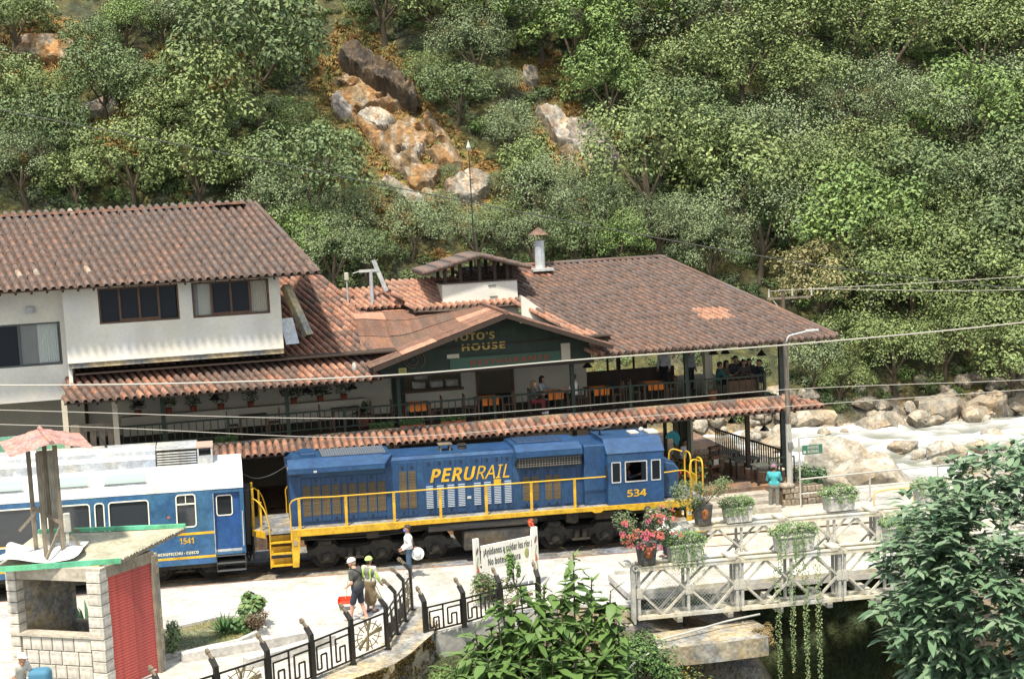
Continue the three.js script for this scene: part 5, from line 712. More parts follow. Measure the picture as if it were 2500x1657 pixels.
// ------------------------------------------------------------------ steel panel bridge
const WHITEP = M.paintWhite, brA = rad(11.5), brO = V(6.04, -0.14, -38.95);
const brP = (x, y, z) => V(x * Math.cos(brA) + z * Math.sin(brA), y, -x * Math.sin(brA) + z * Math.cos(brA)).add(brO);
{
  const B = thing('panel_bridge', 'off-white steel truss bridge with planters over the dark ravine', 'bridge', brO.toArray(), brA); B.rotation.z = -0.018;
  const xs = [-3.03, 0, 3.09, 6.17, 9.25, 12.33, 15.4], H0 = 0.0, H1 = 1.5;
  for (const z of [0, -0.46, -3.9, -4.36]) for (let i = z < -2 ? 1 : 0; i < xs.length - 1; i++) {
    const a = xs[i] + 0.03, b = xs[i + 1] - 0.03, m = (a + b) / 2, q1 = (a + m) / 2, q3 = (m + b) / 2, hm = (H0 + H1) / 2, outer = z === 0 || z === -4.36;
    part('top_chord', [bx(a, b, H1 - 0.12, H1 - 0.02, z - 0.075, z - 0.03), bx(a, b, H1 - 0.12, H1 - 0.02, z + 0.03, z + 0.075)], WHITEP, B); part('chord_plate', [bx(a + 0.1, b - 0.1, H1 - 0.02, H1 + 0.01, z - 0.09, z + 0.09)], WHITEP, B);
    part('bottom_chord', [bx(a, b, H0, H0 + 0.1, z - 0.075, z - 0.03), bx(a, b, H0, H0 + 0.1, z + 0.03, z + 0.075)], WHITEP, B);
    for (const x of [a + 0.05, m, b - 0.05]) part('vertical', [bx(x - 0.04, x + 0.04, H0 + 0.1, H1 - 0.12, z - 0.028, z + 0.028)], WHITEP, B);
    for (const [x0, y0, x1, y1] of [[a + 0.1, hm, q1, H1 - 0.12], [q1, H1 - 0.12, m - 0.04, hm], [m + 0.04, hm, q3, H1 - 0.12], [q3, H1 - 0.12, b - 0.1, hm], [a + 0.1, hm, q1, H0 + 0.1], [q1, H0 + 0.1, m - 0.04, hm], [m + 0.04, hm, q3, H0 + 0.1], [q3, H0 + 0.1, b - 0.1, hm]]) part('diagonal', [beam(V(x0, y0, z), V(x1, y1, z), 0.05, 0.06)], WHITEP, B);
    if (outer) for (const x of [a + 0.06, m, b - 0.06]) part('gusset', [bx(x - 0.09, x + 0.09, hm - 0.14, hm + 0.14, z + (z < -2 ? -0.045 : 0.03), z + (z < -2 ? -0.03 : 0.045))], WHITEP, B);
  }
  for (const x of xs) for (const z of x < -1 ? [-0.23] : [-0.23, -4.13]) part('bracing_frame', [bx(x - 0.35, x - 0.05, H1 + 0.02, H1 + 0.08, z - 0.3, z + 0.3), bx(x - 0.03, x + 0.03, H0, H1, z - 0.2, z - 0.16), bx(x - 0.03, x + 0.03, H0, H1, z + 0.16, z + 0.2)], WHITEP, B);
  part('end_post', [bx(xs[0] - 0.14, xs[0] - 0.03, -0.1, H1 + 0.12, -0.07, 0.07)], WHITEP, B); part('end_pin', [new THREE.TorusGeometry(0.07, 0.025, 8, 16).translate(xs[0] - 0.02, H1 - 0.02, 0.09)], WHITEP, B); part('end_post', [bx(-0.14, -0.03, -0.1, H1 + 0.1, -4.0, -3.84)], WHITEP, B);
  part('deck', [bx(xs[0] + 0.2, xs[6], 0.14, 0.32, -3.65, -1.35)], M.concrete, B); for (let i = 0; i < 12; i++) part('transom', [bx(xs[0] + 1.2 + i * 1.5, xs[0] + 1.35 + i * 1.5, -0.2, 0.05, -4.3, -0.05)], WHITEP, B); part('deck_kerb', [bx(xs[0] + 0.4, xs[6], 0.32, 0.44, -1.48, -1.36)], WHITEP, B); part('deck_kerb', [bx(xs[0] + 0.4, xs[6], 0.32, 0.44, -3.65, -3.52)], WHITEP, B);
  { const w = []; for (let i = 0; i < 30; i++) { w.push(bar(V(xs[0] + i * 0.1, 0.05, -0.15), V(xs[0] + i * 0.1 - 1.3 * 0 + Math.min(1.3, 3 - i * 0.1), 0.05 + Math.min(1.3, 3 - i * 0.1), -0.15), 0.004, 0.004, 3)); w.push(bar(V(xs[0] + i * 0.1, 0.05, -0.15), V(xs[0] + i * 0.1 - Math.min(1.3, i * 0.1), 0.05 + Math.min(1.3, i * 0.1), -0.15), 0.004, 0.004, 3)); } const o = part('wire_mesh', w, M.alu, B); o.userData.kind = 'stuff'; }
}
// concrete ledge, walls of the ravine
{
  const L = single('concrete_ledge', tilt(slab([[3.5, -38.35], [6.45, -39.3], [6.75, -38.5], [6.6, -37.75], [5.2, -37.35], [3.5, -37.0]], -0.95, -0.42)), M.concreteOld, 'weathered concrete ledge jutting out under the bridge', 'ledge');
  single('ravine_wall', [beam(V(13.6, -2.6, -46), V(12.9, -2.6, -37), 0.6, 5.0)], mat([0.20, 0.16, 0.12], 0.95, { t: 'grime', bump: 0.03 }), 'brown streaked concrete wall below the right end of the bridge', 'wall');
  const W = thing('retaining_wall', 'rough stone retaining wall at the left end of the bridge', 'wall', [0.9, 0, -39.55], rad(-9)); const q = rng(71);
  part('wall_core', [bx(0, 2.2, -1.9, 0.02, -0.3, 0)], M.concreteOld, W); part('wall_cap', [rbx(-0.02, 2.3, 0.02, 0.12, -0.36, 0.06, 0.02)], M.concrete, W);
  for (let r = 0; r < 4; r++) { let x = 0.02; while (x < 2.1) { const w = rr(0.3, 0.55, q), e = Math.min(w, 2.2 - x); part('stone', rbx(x, x + e - 0.025, -0.02 - (r + 1) * 0.42, -0.05 - r * 0.42, -0.02, rr(0.04, 0.08, q), 0.03), r % 2 ? M.stoneStep : M.concreteOld, W); x += w; } }
}
// ------------------------------------------------------------------ parapet and iron fence
{
  const inner = [[-8.9, -30.1], [-7.25, -31.7], [-6.25, -32.75], [-5.35, -33.85], [-4.6, -35.0], [-3.9, -36.0], [-3.7, -37.2], [-3.55, -38.4], [-3.45, -39.6], [-2.75, -39.55]];
  const P = single('curved_parapet', tilt(slab([...inner, [-2.6, -38.4], ...PARA_OUT.map(([x, z]) => [x + 0.12, z + 0.1])], -2.2, 0.14)), mat([0.44, 0.40, 0.33], 0.95, { t: 'grime', bump: 0.01 }), 'curved concrete parapet carrying the black iron fence', 'parapet');
  // moss hanging on its outer face: matted tufts
  const q = rng(612), L = new Leaves(), pts = [[-2.5, -38.4], ...PARA_OUT.map(([x, z]) => [x + 0.12, z + 0.1])];
  for (let i = 0; i < pts.length - 1; i++) for (let k = 0; k < 620; k++) { const t = q(), x = lerp(pts[i][0], pts[i + 1][0], t), z = lerp(pts[i][1], pts[i + 1][1], t), d = q() * q() * 0.95, n = fbm(x * 2, d * 2, z * 2, 2); if (n < -0.12) continue; const nx = pts[i][1] - pts[i + 1][1], nz = -(pts[i][0] - pts[i + 1][0]); L.add(x + 0.03 * q(), gy(x) + 0.13 - d, z + 0.03 * q(), nx + q() - 0.5, 0.4 + q() - 0.5, nz + q() - 0.5, rr(0.05, 0.12, q), 0.5, vary(q() < 0.6 ? [0.11, 0.065, 0.02] : [0.17, 0.12, 0.03], q, 0.35), q); }
  const o = single('moss', L.geo(), M.leafVC, 'brown moss matted over the outer face of the parapet', 'moss'); o.userData.kind = 'stuff';
  const F = (label, posts, hgt, first) => {
    const f = thing('iron_fence', label, 'fence');
    const tip = mat([0.25, 0.21, 0.15], 0.8, { t: 'wood' });
    posts.forEach(([x, z], i) => {
      const y = gy(x) + (hgt > 1 ? 0.14 : 0.02), n = posts[Math.min(i + 1, posts.length - 1)], p = posts[Math.max(0, i - 1)], d = V(n[0] - p[0], 0, n[1] - p[1]).normalize(), s = V(-d.z, 0, d.x).multiplyScalar(-1);
      if (s.x > 0) s.multiplyScalar(-1);
      const m = part('post', [beam(V(x, y, z), V(x, y + hgt, z), 0.07, 0.13, d), beam(V(x, y + hgt - 0.02, z), V(x, y + hgt + 0.17, z).addScaledVector(s, 0.16), 0.07, 0.13, d)], M.iron, f);
      const a = V(x, y + hgt + 0.14, z).addScaledVector(s, 0.12), b = V(x, y + hgt + 0.34, z).addScaledVector(s, 0.34); part('finial', [beam(a, b, 0.06, 0.07), beam(a.clone().lerp(b, 0.6), a.clone().lerp(b, 0.85), 0.08, 0.1)], tip, m); part('base_plate', [box(0.18, 0.012, 0.16, x, y + 0.006, z)], M.iron, m);
    });
    for (let i = 0; i < posts.length - 1; i++) {
      const [x0, z0] = posts[i], [x1, z1] = posts[i + 1], y0 = gy(x0) + (hgt > 1 ? 0.14 : 0.02), y1 = gy(x1) + (hgt > 1 ? 0.14 : 0.02), len = Math.hypot(x1 - x0, z1 - z0) - 0.16, A = V(x0, y0, z0), Bv = V(x1, y1, z1), dd = Bv.clone().sub(A).normalize(), st = A.clone().addScaledVector(dd, 0.08), hp = hgt - 0.32;
      const pt = (u, v) => st.clone().addScaledVector(dd, u * len).add(V(0, 0.13 + v * hp, 0)), bb = (u0, v0, u1, v1, t = 0.045) => beam(pt(u0, v0), pt(u1, v1), 0.03, t, Math.abs(u1 - u0) < 1e-6 ? dd : V(0, 1, 0));
      const fr = part('panel_frame', [bb(0, 0, 1, 0), bb(0, 1, 1, 1), bb(0, 0, 0, 1), bb(1, 0, 1, 1)], M.iron, f);
      if ((i + first) % 3 !== 2) { const G = []; for (const [o, k] of [[0, 1], [0.53, 1]]) { const X = u => o + u * 0.47; G.push(bb(X(0.98), 0, X(0.98), 0.98), bb(X(0.14), 0.8, X(0.98), 0.8, 0.04), bb(X(0.14), 0.12, X(0.14), 0.8, 0.04), bb(X(0.38), 0.52, X(0.7), 0.52, 0.04), bb(X(0.7), 0.0, X(0.7), 0.52, 0.04), bb(X(0.38), 0.12, X(0.38), 0.52, 0.04), bb(X(0.14), 0.12, X(0.38), 0.12, 0.04)); } part('fret_pattern', G, M.iron, fr); }
      else { const G = [], q2 = rng(40 + i), C = [0.46, 0.52], g2 = (a, b, c, d) => beam(pt(a, b), pt(c, d), 0.02, 0.022, V(0.01, 1, 0.02)); for (let k = 0; k < 14; k++) { const a = k / 14 * 6.283, r1 = 0.17, e = 0.5; const u = C[0] + Math.cos(a) * 0.46, v = C[1] + Math.sin(a) * 0.46; G.push(g2(C[0] + Math.cos(a) * 0.2, C[1] + Math.sin(a) * 0.16, u, v)); const a2 = (k + 1) / 14 * 6.283; G.push(g2(C[0] + Math.cos(a) * 0.36, C[1] + Math.sin(a) * 0.36, C[0] + Math.cos(a2) * 0.36, C[1] + Math.sin(a2) * 0.36)); }
        for (const [u0, v0, u1, v1, w] of [[0.44, 0.2, 0.46, 0.86, 0.11], [0.46, 0.52, 0.14, 0.22, 0.1], [0.46, 0.52, 0.9, 0.6, 0.09], [0.46, 0.8, 0.4, 0.98, 0.05], [0.47, 0.8, 0.54, 0.98, 0.05], [0.44, 0.4, 0.4, 0.08, 0.12]]) G.push(beam(pt(u0, v0), pt(u1, v1), 0.025, w * hp, V(0.01, 1, 0.02))); part('bird_pattern', G, mat([0.24, 0.22, 0.15], 0.7, { t: 'grime' }), fr, 'pale cut-out bird among radiating lines'); }
    }
  };
  F('black iron fence with key patterns curving along the parapet', [[-8.2, -30.5], [-7.15, -31.55], [-6.15, -32.6], [-5.26, -33.7], [-4.42, -34.86], [-3.63, -35.97], [-3.48, -37.22], [-3.34, -38.36], [-3.22, -39.42]], 1.18, 1);
  F('shorter black iron fence section in front of the leafy shrub', [[-2.72, -37.3], [-1.7, -38.05], [-0.7, -38.95], [0.4, -39.4]], 0.98, 0);
}
// ------------------------------------------------------------------ plants
const leafShape = (L, W, droop, fold = 0.2, n = 6) => { const P = [], idx = []; for (let i = 0; i <= n; i++) { const t = i / n, w = W * 0.5 * Math.pow(Math.sin(PI * Math.pow(t, 0.75)), 0.8), y = -droop * t * t * L + 0.04 * L * Math.sin(t * 9); P.push(t * L, y + fold * w, w, t * L, y, 0, t * L, y + fold * w, -w); if (i < n) { const a = i * 3; idx.push(a, a + 1, a + 3, a + 1, a + 4, a + 3, a + 1, a + 2, a + 4, a + 2, a + 5, a + 4); } } const g = new THREE.BufferGeometry(); g.setAttribute('position', new THREE.Float32BufferAttribute(P, 3)); g.setIndex(idx); g.computeVertexNormals(); return uvm(g); };
const leafMat = c => mat(c, 0.5, { phys: { transmission: 0.18, thickness: 0, ior: 1.3 } });
const GL = [[0.10, 0.175, 0.045], [0.08, 0.145, 0.04], [0.14, 0.21, 0.065], [0.065, 0.12, 0.038]].map(leafMat);
function orient(o, dir, upish) { const x = dir.clone().normalize(), y = upish.clone().addScaledVector(x, -upish.dot(x)).normalize(), z = x.clone().cross(y); o.quaternion.setFromRotationMatrix(new THREE.Matrix4().makeBasis(x, y, z)); }
{ // tall broad-leaved shrub in front of the board
  const q = rng(2001), S = thing('broadleaf_shrub', 'tall broad-leaved shrub growing in front of the white board', 'shrub', [0.6, Ty(0.6, -35.6), -35.6]), y0 = Ty(0.6, -35.6), lg = [leafShape(0.58, 0.25, 0.45), leafShape(0.48, 0.27, 0.35), leafShape(0.72, 0.22, 0.6), leafShape(0.44, 0.11, 0.5)], low = [leafShape(0.58, 0.25, 0.45, 0.2, 4), leafShape(0.48, 0.27, 0.35, 0.2, 4), leafShape(0.72, 0.22, 0.6, 0.2, 4)], rest = [];
  const tips = [[1.3, 2.55, -35.7, 1], [2.2, 1.5, -35.6, 0], [1.75, 1.85, -35.9, 1], [0.35, 1.45, -35.6, 0], [-0.35, 1.3, -35.7, 0], [-0.9, 0.7, -35.4, 0], [0.9, 1.05, -35.2, 0], [0.1, 0.85, -34.9, 0], [1.5, 0.8, -35.2, 0], [-0.5, 0.4, -34.6, 0], [0.6, 0.3, -34.4, 0], [1.2, 0.2, -34.6, 0], [-1.5, 0.45, -34.7, 2], [-1.25, -0.1, -34.2, 2], [0, -0.2, -33.9, 0], [1.7, -0.1, -34.6, 0], [-0.7, 1.0, -35.2, 0], [0.5, 1.7, -35.8, 1], [2.0, 0.7, -35.3, 0], [-0.1, 1.7, -36.0, 0], [-1.0, 0.2, -34.5, 0], [0.3, 0.1, -34.1, 0], [0.8, -0.4, -33.7, 0], [-0.6, -0.4, -33.6, 0], [1.5, -0.6, -34.0, 0], [0.2, -0.9, -33.2, 0], [-1.6, -0.5, -33.7, 2], [2.1, 0.1, -34.9, 0], [0.95, 1.6, -35.4, 0], [-0.2, 0.3, -34.3, 0], [-1.3, 0.75, -35.2, 0], [-0.6, 1.35, -36.0, 0], [-1.8, 0.1, -34.3, 2], [2.4, 0.9, -35.5, 0], [2.3, -0.5, -34.4, 0], [-1.0, 0.5, -34.1, 0]];
  let n = 0;
  for (const [x, y, z, kind] of tips) {
    const a = V(0.6 + (x - 0.6) * 0.25, y0, -35.6 + (z + 35.6) * 0.4), b = V(x, y, z), mid = a.clone().lerp(b, 0.6).add(V((x - 0.6) * 0.15, -0.1, 0.1)), crv = new THREE.CatmullRomCurve3([a, mid, b]);
    part('stem', [new THREE.TubeGeometry(crv, 14, 0.022, 6).translate(-0.6, -y0, 35.6)], mat([0.11, 0.10, 0.05], 0.8), S);
    const N = kind === 1 ? 20 : kind === 2 ? 9 : 7; for (let k = 0; k < (kind === 1 ? 34 : 56); k++) { const t = rr(kind === 1 ? 0.72 : 0.5, 0.99, q), p = crv.getPoint(t), az = q() * 6.28, el = rr(-0.6, 0.6, q), m4 = new THREE.Object3D(), sc = rr(0.7, 1.1, q), sp = (1 - t) * 0.9; m4.position.set(p.x - 0.6 + rr(-0.15, 0.15, q) + Math.cos(az) * sp * 0.6, p.y - y0 + rr(-0.1, 0.1, q), p.z + 35.6 + Math.sin(az) * sp * 0.6); orient(m4, V(Math.cos(az) * Math.cos(el), Math.sin(el), Math.sin(az) * Math.cos(el)), V(0, 1, 0.01)); m4.scale.set(sc, sc, sc); m4.updateMatrix(); rest.push(low[kind === 2 ? 2 : (q() * 2) | 0].clone().applyMatrix4(m4.matrix).toNonIndexed()); }
    for (let k = 0; k < N && n < 298; k++, n++) { const t = 1 - Math.pow(k / N, 1.3) * 0.42, p = crv.getPoint(t), az = k * 2.4 + q() * 0.6, el = lerp(1.2, -0.35, Math.min(1, k / N * 1.5)) + rr(-0.2, 0.2, q), d = V(Math.cos(az) * Math.cos(el), Math.sin(el), Math.sin(az) * Math.cos(el)); const small = kind === 1 && k < 6, o = part('leaf', lg[small ? 3 : kind === 2 ? 2 : (q() * 2) | 0], GL[kind === 2 ? (q() < 0.5 ? 2 : 0) : small ? 2 : (q() * 4) | 0], S); o.position.set(p.x - 0.6, p.y - y0, p.z + 35.6); orient(o, d, V(0, 1, 0.01)); const s = rr(0.75, 1.15, q); o.scale.set(s, s, s); }
  }
  const io = part('inner_leaves', mergeGeometries(rest), GL[0], S); io.userData.kind = 'stuff';
}
function bush(name, label, cat, x, y, z, r, col, n, o = {}) { // small-leaved bush; leaves too small to pick apart
  const q = rng(Math.round(Math.abs(x * 131 + z * 17 + n))), L = new Leaves(), ks = o.clumps || 9, C = []; for (let k = 0; k < ks; k++) C.push([rr(-0.6, 0.6, q), rr(-0.1, 0.6, q), rr(-0.6, 0.6, q), rr(0.3, 0.5, q)]);
  for (let i = 0; i < n; i++) { const c = C[(q() * ks) | 0], u = q() * 2 - 1, a = q() * 6.28, s = Math.sqrt(1 - u * u), d = c[3] * Math.cbrt(q()); const px = (c[0] + Math.cos(a) * s * d) * r * (o.sx || 1), py = (c[1] + u * d) * r * (o.sy || 1), pz = (c[2] + Math.sin(a) * s * d) * r * (o.sz || 1); const cl = o.cols ? o.cols[(q() * o.cols.length) | 0] : col; L.add(px, py, pz, Math.cos(a) * s + q() - 0.5, u + 0.7, Math.sin(a) * s + q() - 0.5, (o.leaf || 0.09) * rr(0.7, 1.3, q), o.ratio || 0.5, vary(cl, q, 0.3), q); }
  const G = thing(name, label, cat, [x, y, z], 0, o.group); const f = part('foliage', L.geo(), M.leafVC, G); f.userData.kind = 'stuff'; const st = []; for (let k = 0; k < 5; k++) st.push(bar(V(rr(-0.1, 0.1, q) * r, -0.5 * r * (o.sy || 1) - 0.1, rr(-0.1, 0.1, q) * r), V(C[k % ks][0] * r * (o.sx || 1), C[k % ks][1] * r * (o.sy || 1), C[k % ks][2] * r * (o.sz || 1)), 0.02 * r + 0.006, 0.008, 5)); part('stems', st, M.bark, G); return G;
}
bush('ornamental_shrub', 'dark small-leaved shrub with pale flowers growing up over the white board', 'shrub', -0.85, 0.35, -40.3, 0.75, LEAF.dark, 1500, { cols: [[0.05, 0.085, 0.025], [0.09, 0.07, 0.035], [0.08, 0.14, 0.03]], sy: 1.0, leaf: 0.11 });
bush('ornamental_shrub', 'slim bright green shoot standing against the white board', 'shrub', -0.28, 1.0, -40.2, 0.36, LEAF.bright, 500, { sy: 2.0, sx: 0.7, sz: 0.7, leaf: 0.11, cols: [[0.08, 0.16, 0.03], [0.12, 0.2, 0.05]] });
bush('bank_shrub', 'bright green weeds spilling under the end of the parapet', 'shrub', -2.0, -0.75, -35.6, 1.05, LEAF.bright, 2600, { sy: 0.7, leaf: 0.1, cols: [[0.09, 0.16, 0.03], [0.12, 0.17, 0.04], [0.07, 0.12, 0.03]] });
bush('bank_shrub', 'yellowish weeds below the mossy parapet at the bottom edge', 'shrub', -2.75, -0.7, -33.6, 0.9, LEAF.bright, 2000, { sy: 0.8, leaf: 0.09, cols: [[0.14, 0.16, 0.04], [0.10, 0.15, 0.035], [0.16, 0.12, 0.04]] });
bush('bank_shrub', 'green creeper mound right of the broad-leaved shrub', 'shrub', 3.25, -1.2, -36.9, 1.15, LEAF.bright, 3000, { sy: 1.1, leaf: 0.1, cols: [[0.06, 0.13, 0.03], [0.08, 0.16, 0.035], [0.045, 0.09, 0.025]] });
bush('bank_shrub', 'small weeds on the grey stones beside the creeper mound', 'shrub', 2.2, -1.6, -36.0, 0.9, LEAF.olive, 1500, { sy: 0.8, leaf: 0.08, cols: [[0.10, 0.14, 0.04], [0.14, 0.15, 0.06]] });
bush('bank_shrub', 'green grass tuft under the first bridge panel', 'shrub', 4.5, -0.35, -39.75, 1.2, LEAF.bright, 4200, { sy: 0.5, sx: 1.2, sz: 0.6, leaf: 0.1, ratio: 0.22, cols: [[0.06, 0.11, 0.025], [0.08, 0.14, 0.03], [0.05, 0.08, 0.025]] });
bush('bank_shrub', 'yellow-flecked growth hanging below the concrete ledge', 'shrub', 4.4, -1.7, -36.9, 0.95, LEAF.olive, 1500, { sy: 0.9, leaf: 0.09, cols: [[0.10, 0.12, 0.035], [0.25, 0.18, 0.03], [0.05, 0.08, 0.03]] });
bush('bank_shrub', 'dry straw-like growth on the edge of the ledge', 'shrub', 6.5, -0.75, -38.2, 0.42, LEAF.ochre, 900, { sy: 1.0, leaf: 0.14, ratio: 0.15, cols: [[0.28, 0.21, 0.09], [0.2, 0.15, 0.06]] });
bush('bank_shrub', 'leafy creepers left of the concrete ledge', 'shrub', 3.1, -0.9, -37.7, 1.0, LEAF.bright, 2600, { sy: 0.9, leaf: 0.1, cols: [[0.07, 0.14, 0.03], [0.10, 0.17, 0.04], [0.05, 0.1, 0.03]] });
bush('bank_shrub', 'dense creepers at the bottom edge under the ledge', 'shrub', 3.6, -2.5, -35.4, 1.5, LEAF.bright, 4200, { sy: 1.0, leaf: 0.11, cols: [[0.06, 0.12, 0.03], [0.08, 0.15, 0.035], [0.12, 0.13, 0.04]] });
bush('bank_shrub', 'weeds around the foot of the broad-leaved shrub', 'shrub', 1.2, -2.2, -34.2, 1.6, LEAF.bright, 4200, { sy: 0.8, leaf: 0.11, cols: [[0.06, 0.11, 0.03], [0.09, 0.15, 0.035]] });
bush('bank_shrub', 'weeds at the bottom edge left of the broad-leaved shrub', 'shrub', -1.2, -1.5, -33.6, 1.4, LEAF.bright, 3800, { sy: 0.8, leaf: 0.1, cols: [[0.09, 0.16, 0.03], [0.12, 0.17, 0.04], [0.15, 0.15, 0.05]] });
bush('bank_shrub', 'shaded growth on the ravine floor below the ledge', 'shrub', 6.4, -3.6, -36.6, 1.5, LEAF.dark, 2600, { sy: 0.8, leaf: 0.12, cols: [[0.08, 0.14, 0.04], [0.11, 0.15, 0.045]] });
bush('bank_shrub', 'creepers on the bare rock below the ledge', 'shrub', 5.2, -2.3, -36.0, 1.2, LEAF.bright, 2600, { sy: 0.9, leaf: 0.1, cols: [[0.07, 0.13, 0.035], [0.10, 0.15, 0.04]] });
bush('bank_shrub', 'trailing weeds against the wall under the shorter fence', 'shrub', -1.0, -0.75, -37.2, 0.85, LEAF.bright, 2200, { sy: 0.6, sx: 1.4, leaf: 0.1, cols: [[0.09, 0.16, 0.04], [0.11, 0.17, 0.045], [0.06, 0.11, 0.03]] });
single('white_pipe', tube([V(2.5, -1.6, -36.6), V(2.55, -1.1, -36.7), V(2.9, -0.75, -36.9), V(3.3, -0.62, -37.1)], 0.03, 30, 8), M.paintWhite, 'short white pipe curving out of the creepers', 'pipe');
single('white_pipe', tube([V(3.4, -0.38, -37.3), V(4.6, -0.36, -38.0), V(5.6, -0.33, -38.6), V(6.6, -0.3, -39.0)], 0.03, 30, 8), M.paintWhite, 'long white pipe lying along the concrete ledge', 'pipe');
bush('bank_shrub', 'dark green creepers on the ravine wall under the bridge', 'shrub', 11.6, -2.2, -40.6, 1.4, LEAF.dark, 2600, { sy: 1.3, sx: 0.5, leaf: 0.12, cols: [[0.08, 0.14, 0.045], [0.10, 0.15, 0.04]] });
bush('bank_shrub', 'leafy bush behind the white pole next to the terrace', 'shrub', 10.9, 0.35, -52.9, 0.75, LEAF.bright, 1600, { sx: 1.3, leaf: 0.12, cols: [[0.05, 0.11, 0.04], [0.08, 0.15, 0.06]] });
{ // leafy tree close to the camera on the right
  const q = rng(77), X = 5.75, Z = -16.5, y0 = -5.5, T = thing('leafy_tree', 'large-leaved tree close by at the right edge in front of the bridge', 'tree', [X, y0, Z]);
  part('trunk', [tube([V(0.6, 0, 0.3), V(0.5, 5, 0.2), V(0.2, 9.5, 0), V(0, 11.6, 0)], 0.13, 30, 9), tube([V(0.3, 8.6, 0.05), V(-0.4, 10.6, 0.2), V(-0.9, 12.2, 0)], 0.05, 16, 7), tube([V(0.25, 9.2, 0), V(0.5, 12, 0.3), V(0.6, 13.6, 0.1)], 0.06, 16, 7)], M.bark, T);
  const lg = [leafShape(0.2, 0.075, 0.3), leafShape(0.165, 0.075, 0.2), leafShape(0.22, 0.08, 0.45)], lgLow = [leafShape(0.2, 0.075, 0.3, 0.2, 3), leafShape(0.165, 0.075, 0.2, 0.2, 3), leafShape(0.22, 0.08, 0.45, 0.2, 3)], lm = [[0.12, 0.20, 0.105], [0.15, 0.235, 0.13], [0.09, 0.16, 0.09], [0.19, 0.26, 0.165]].map(leafMat), rest = [], P = [];
  for (let c = 0; c < 1500; c++) { const u = q() * 2 - 1, a = q() * 6.28, s = Math.sqrt(1 - u * u), r = rr(0.55, 1, q); const cx = Math.cos(a) * s * 1.6 * r + 0.1, cy = 12.45 + u * 1.75 * r, cz = Math.sin(a) * s * 1.4 * r; if (Math.abs(cx) < 0.3 && r < 0.7) continue; P.push([cx, cy, cz, Math.cos(a) * s, u, Math.sin(a) * s]); }
  for (let c = 0; c < 260; c++) P.push([rr(-0.5, 1.8, q), rr(9.4, 11.6, q), rr(-0.8, 0.9, q), q() - 0.6, 0.4, q() - 0.2]);
  P.sort((A, B) => (B[2] - A[2]) - 0.6 * (B[0] - A[0])); let n = 0;
  for (const [cx, cy, cz, nx, ny, nz] of P) { const tw = V(nx, ny * 0.6 + 0.25, nz).normalize(); for (let k = 0; k < 9; k++) { const az = k * 2.4 + q(), side = V(Math.cos(az), rr(-0.25, 0.35, q), Math.sin(az)), d = tw.clone().multiplyScalar(0.55).add(side.multiplyScalar(0.8)), gi = (q() * 3) | 0, sc = rr(0.75, 1.2, q), o = new THREE.Mesh(lg[gi], lm[(q() * 4) | 0]); o.position.set(cx + rr(-0.07, 0.07, q), cy + rr(-0.07, 0.07, q), cz + rr(-0.07, 0.07, q)); orient(o, d, V(0, 1, 0.02)); o.scale.set(sc, sc, sc); if (n++ < 300) { o.name = 'leaf'; shade(o); T.add(o); } else { o.updateMatrix(); const gg = lgLow[gi].clone().applyMatrix4(o.matrix).toNonIndexed(), cc = o.material.color, nn = gg.attributes.position.count, ca = new Float32Array(nn * 3); for (let t = 0; t < nn; t++) ca.set([cc.r, cc.g, cc.b], t * 3); gg.setAttribute('color', new THREE.BufferAttribute(ca, 3)); rest.push(gg); } } }
  const o = part('inner_leaves', mergeGeometries(rest), mat([1, 1, 1], 0.5, { vc: true, phys: { transmission: 0.18, thickness: 0, ior: 1.3 } }), T); o.userData.kind = 'stuff';
  const q2 = rng(5); 
}
// ------------------------------------------------------------------ planters on the bridge
function trailing(parent, w, h, q, cols, dense = 700, down = 0.7) { const L = new Leaves(); for (let i = 0; i < dense; i++) { const u = rr(-0.5, 0.5, q) * w * 1.25, v = rr(-0.5, 0.5, q) * 0.55, k = Math.sqrt(Math.max(0, 1 - (2 * u / w / 1.35) ** 2)); L.add(u, h + rr(-0.05, 0.32, q) * k, v, q() - 0.5, 0.8, q() - 0.3, rr(0.05, 0.1, q), 0.6, vary(cols[(q() * cols.length) | 0], q, 0.3), q); }
  for (let s = 0; s < 16; s++) { const u = rr(-0.55, 0.55, q) * w, len = rr(0.2, down, q); for (let t = 0; t < len; t += 0.03) L.add(u + rr(-0.04, 0.04, q), h - t, 0.27 + rr(0, 0.08, q), q() - 0.5, 0.3, 1, rr(0.04, 0.08, q), 0.6, vary(cols[(q() * cols.length) | 0], q, 0.3), q); }
  const f = part('trailing_plant', L.geo(), M.leafVC, parent); f.userData.kind = 'stuff'; return f; }
const GREENS = [[0.09, 0.16, 0.04], [0.13, 0.21, 0.06], [0.06, 0.11, 0.03]];
function tub(label, x, z, w = 1.0, ry = brA, seed = 1, o = {}) { const q = rng(seed * 71), y = brP(0, 0, 0).y + 1.53 - 0.018 * (x - 6) + (o.dy || 0), T = thing('bridge_planter', label, 'planter', [x, y, z], ry, undefined); const g = extrude([[-w / 2 + 0.06, 0], [w / 2 - 0.06, 0], [w / 2, 0.46], [w / 2 - 0.04, 0.46], [w / 2 - 0.05, 0.42], [-w / 2 + 0.05, 0.42], [-w / 2 + 0.04, 0.46], [-w / 2, 0.46]], 0.42, 0.015); g.translate(0, 0, -0.21); part('tub', g, M.pot, T); part('rim', [rbx(-w / 2 - 0.02, w / 2 + 0.02, 0.42, 0.48, -0.24, 0.24, 0.015)], M.pot, T); trailing(T, w, 0.5, q, GREENS, 900, o.down || 0.6); return T; }
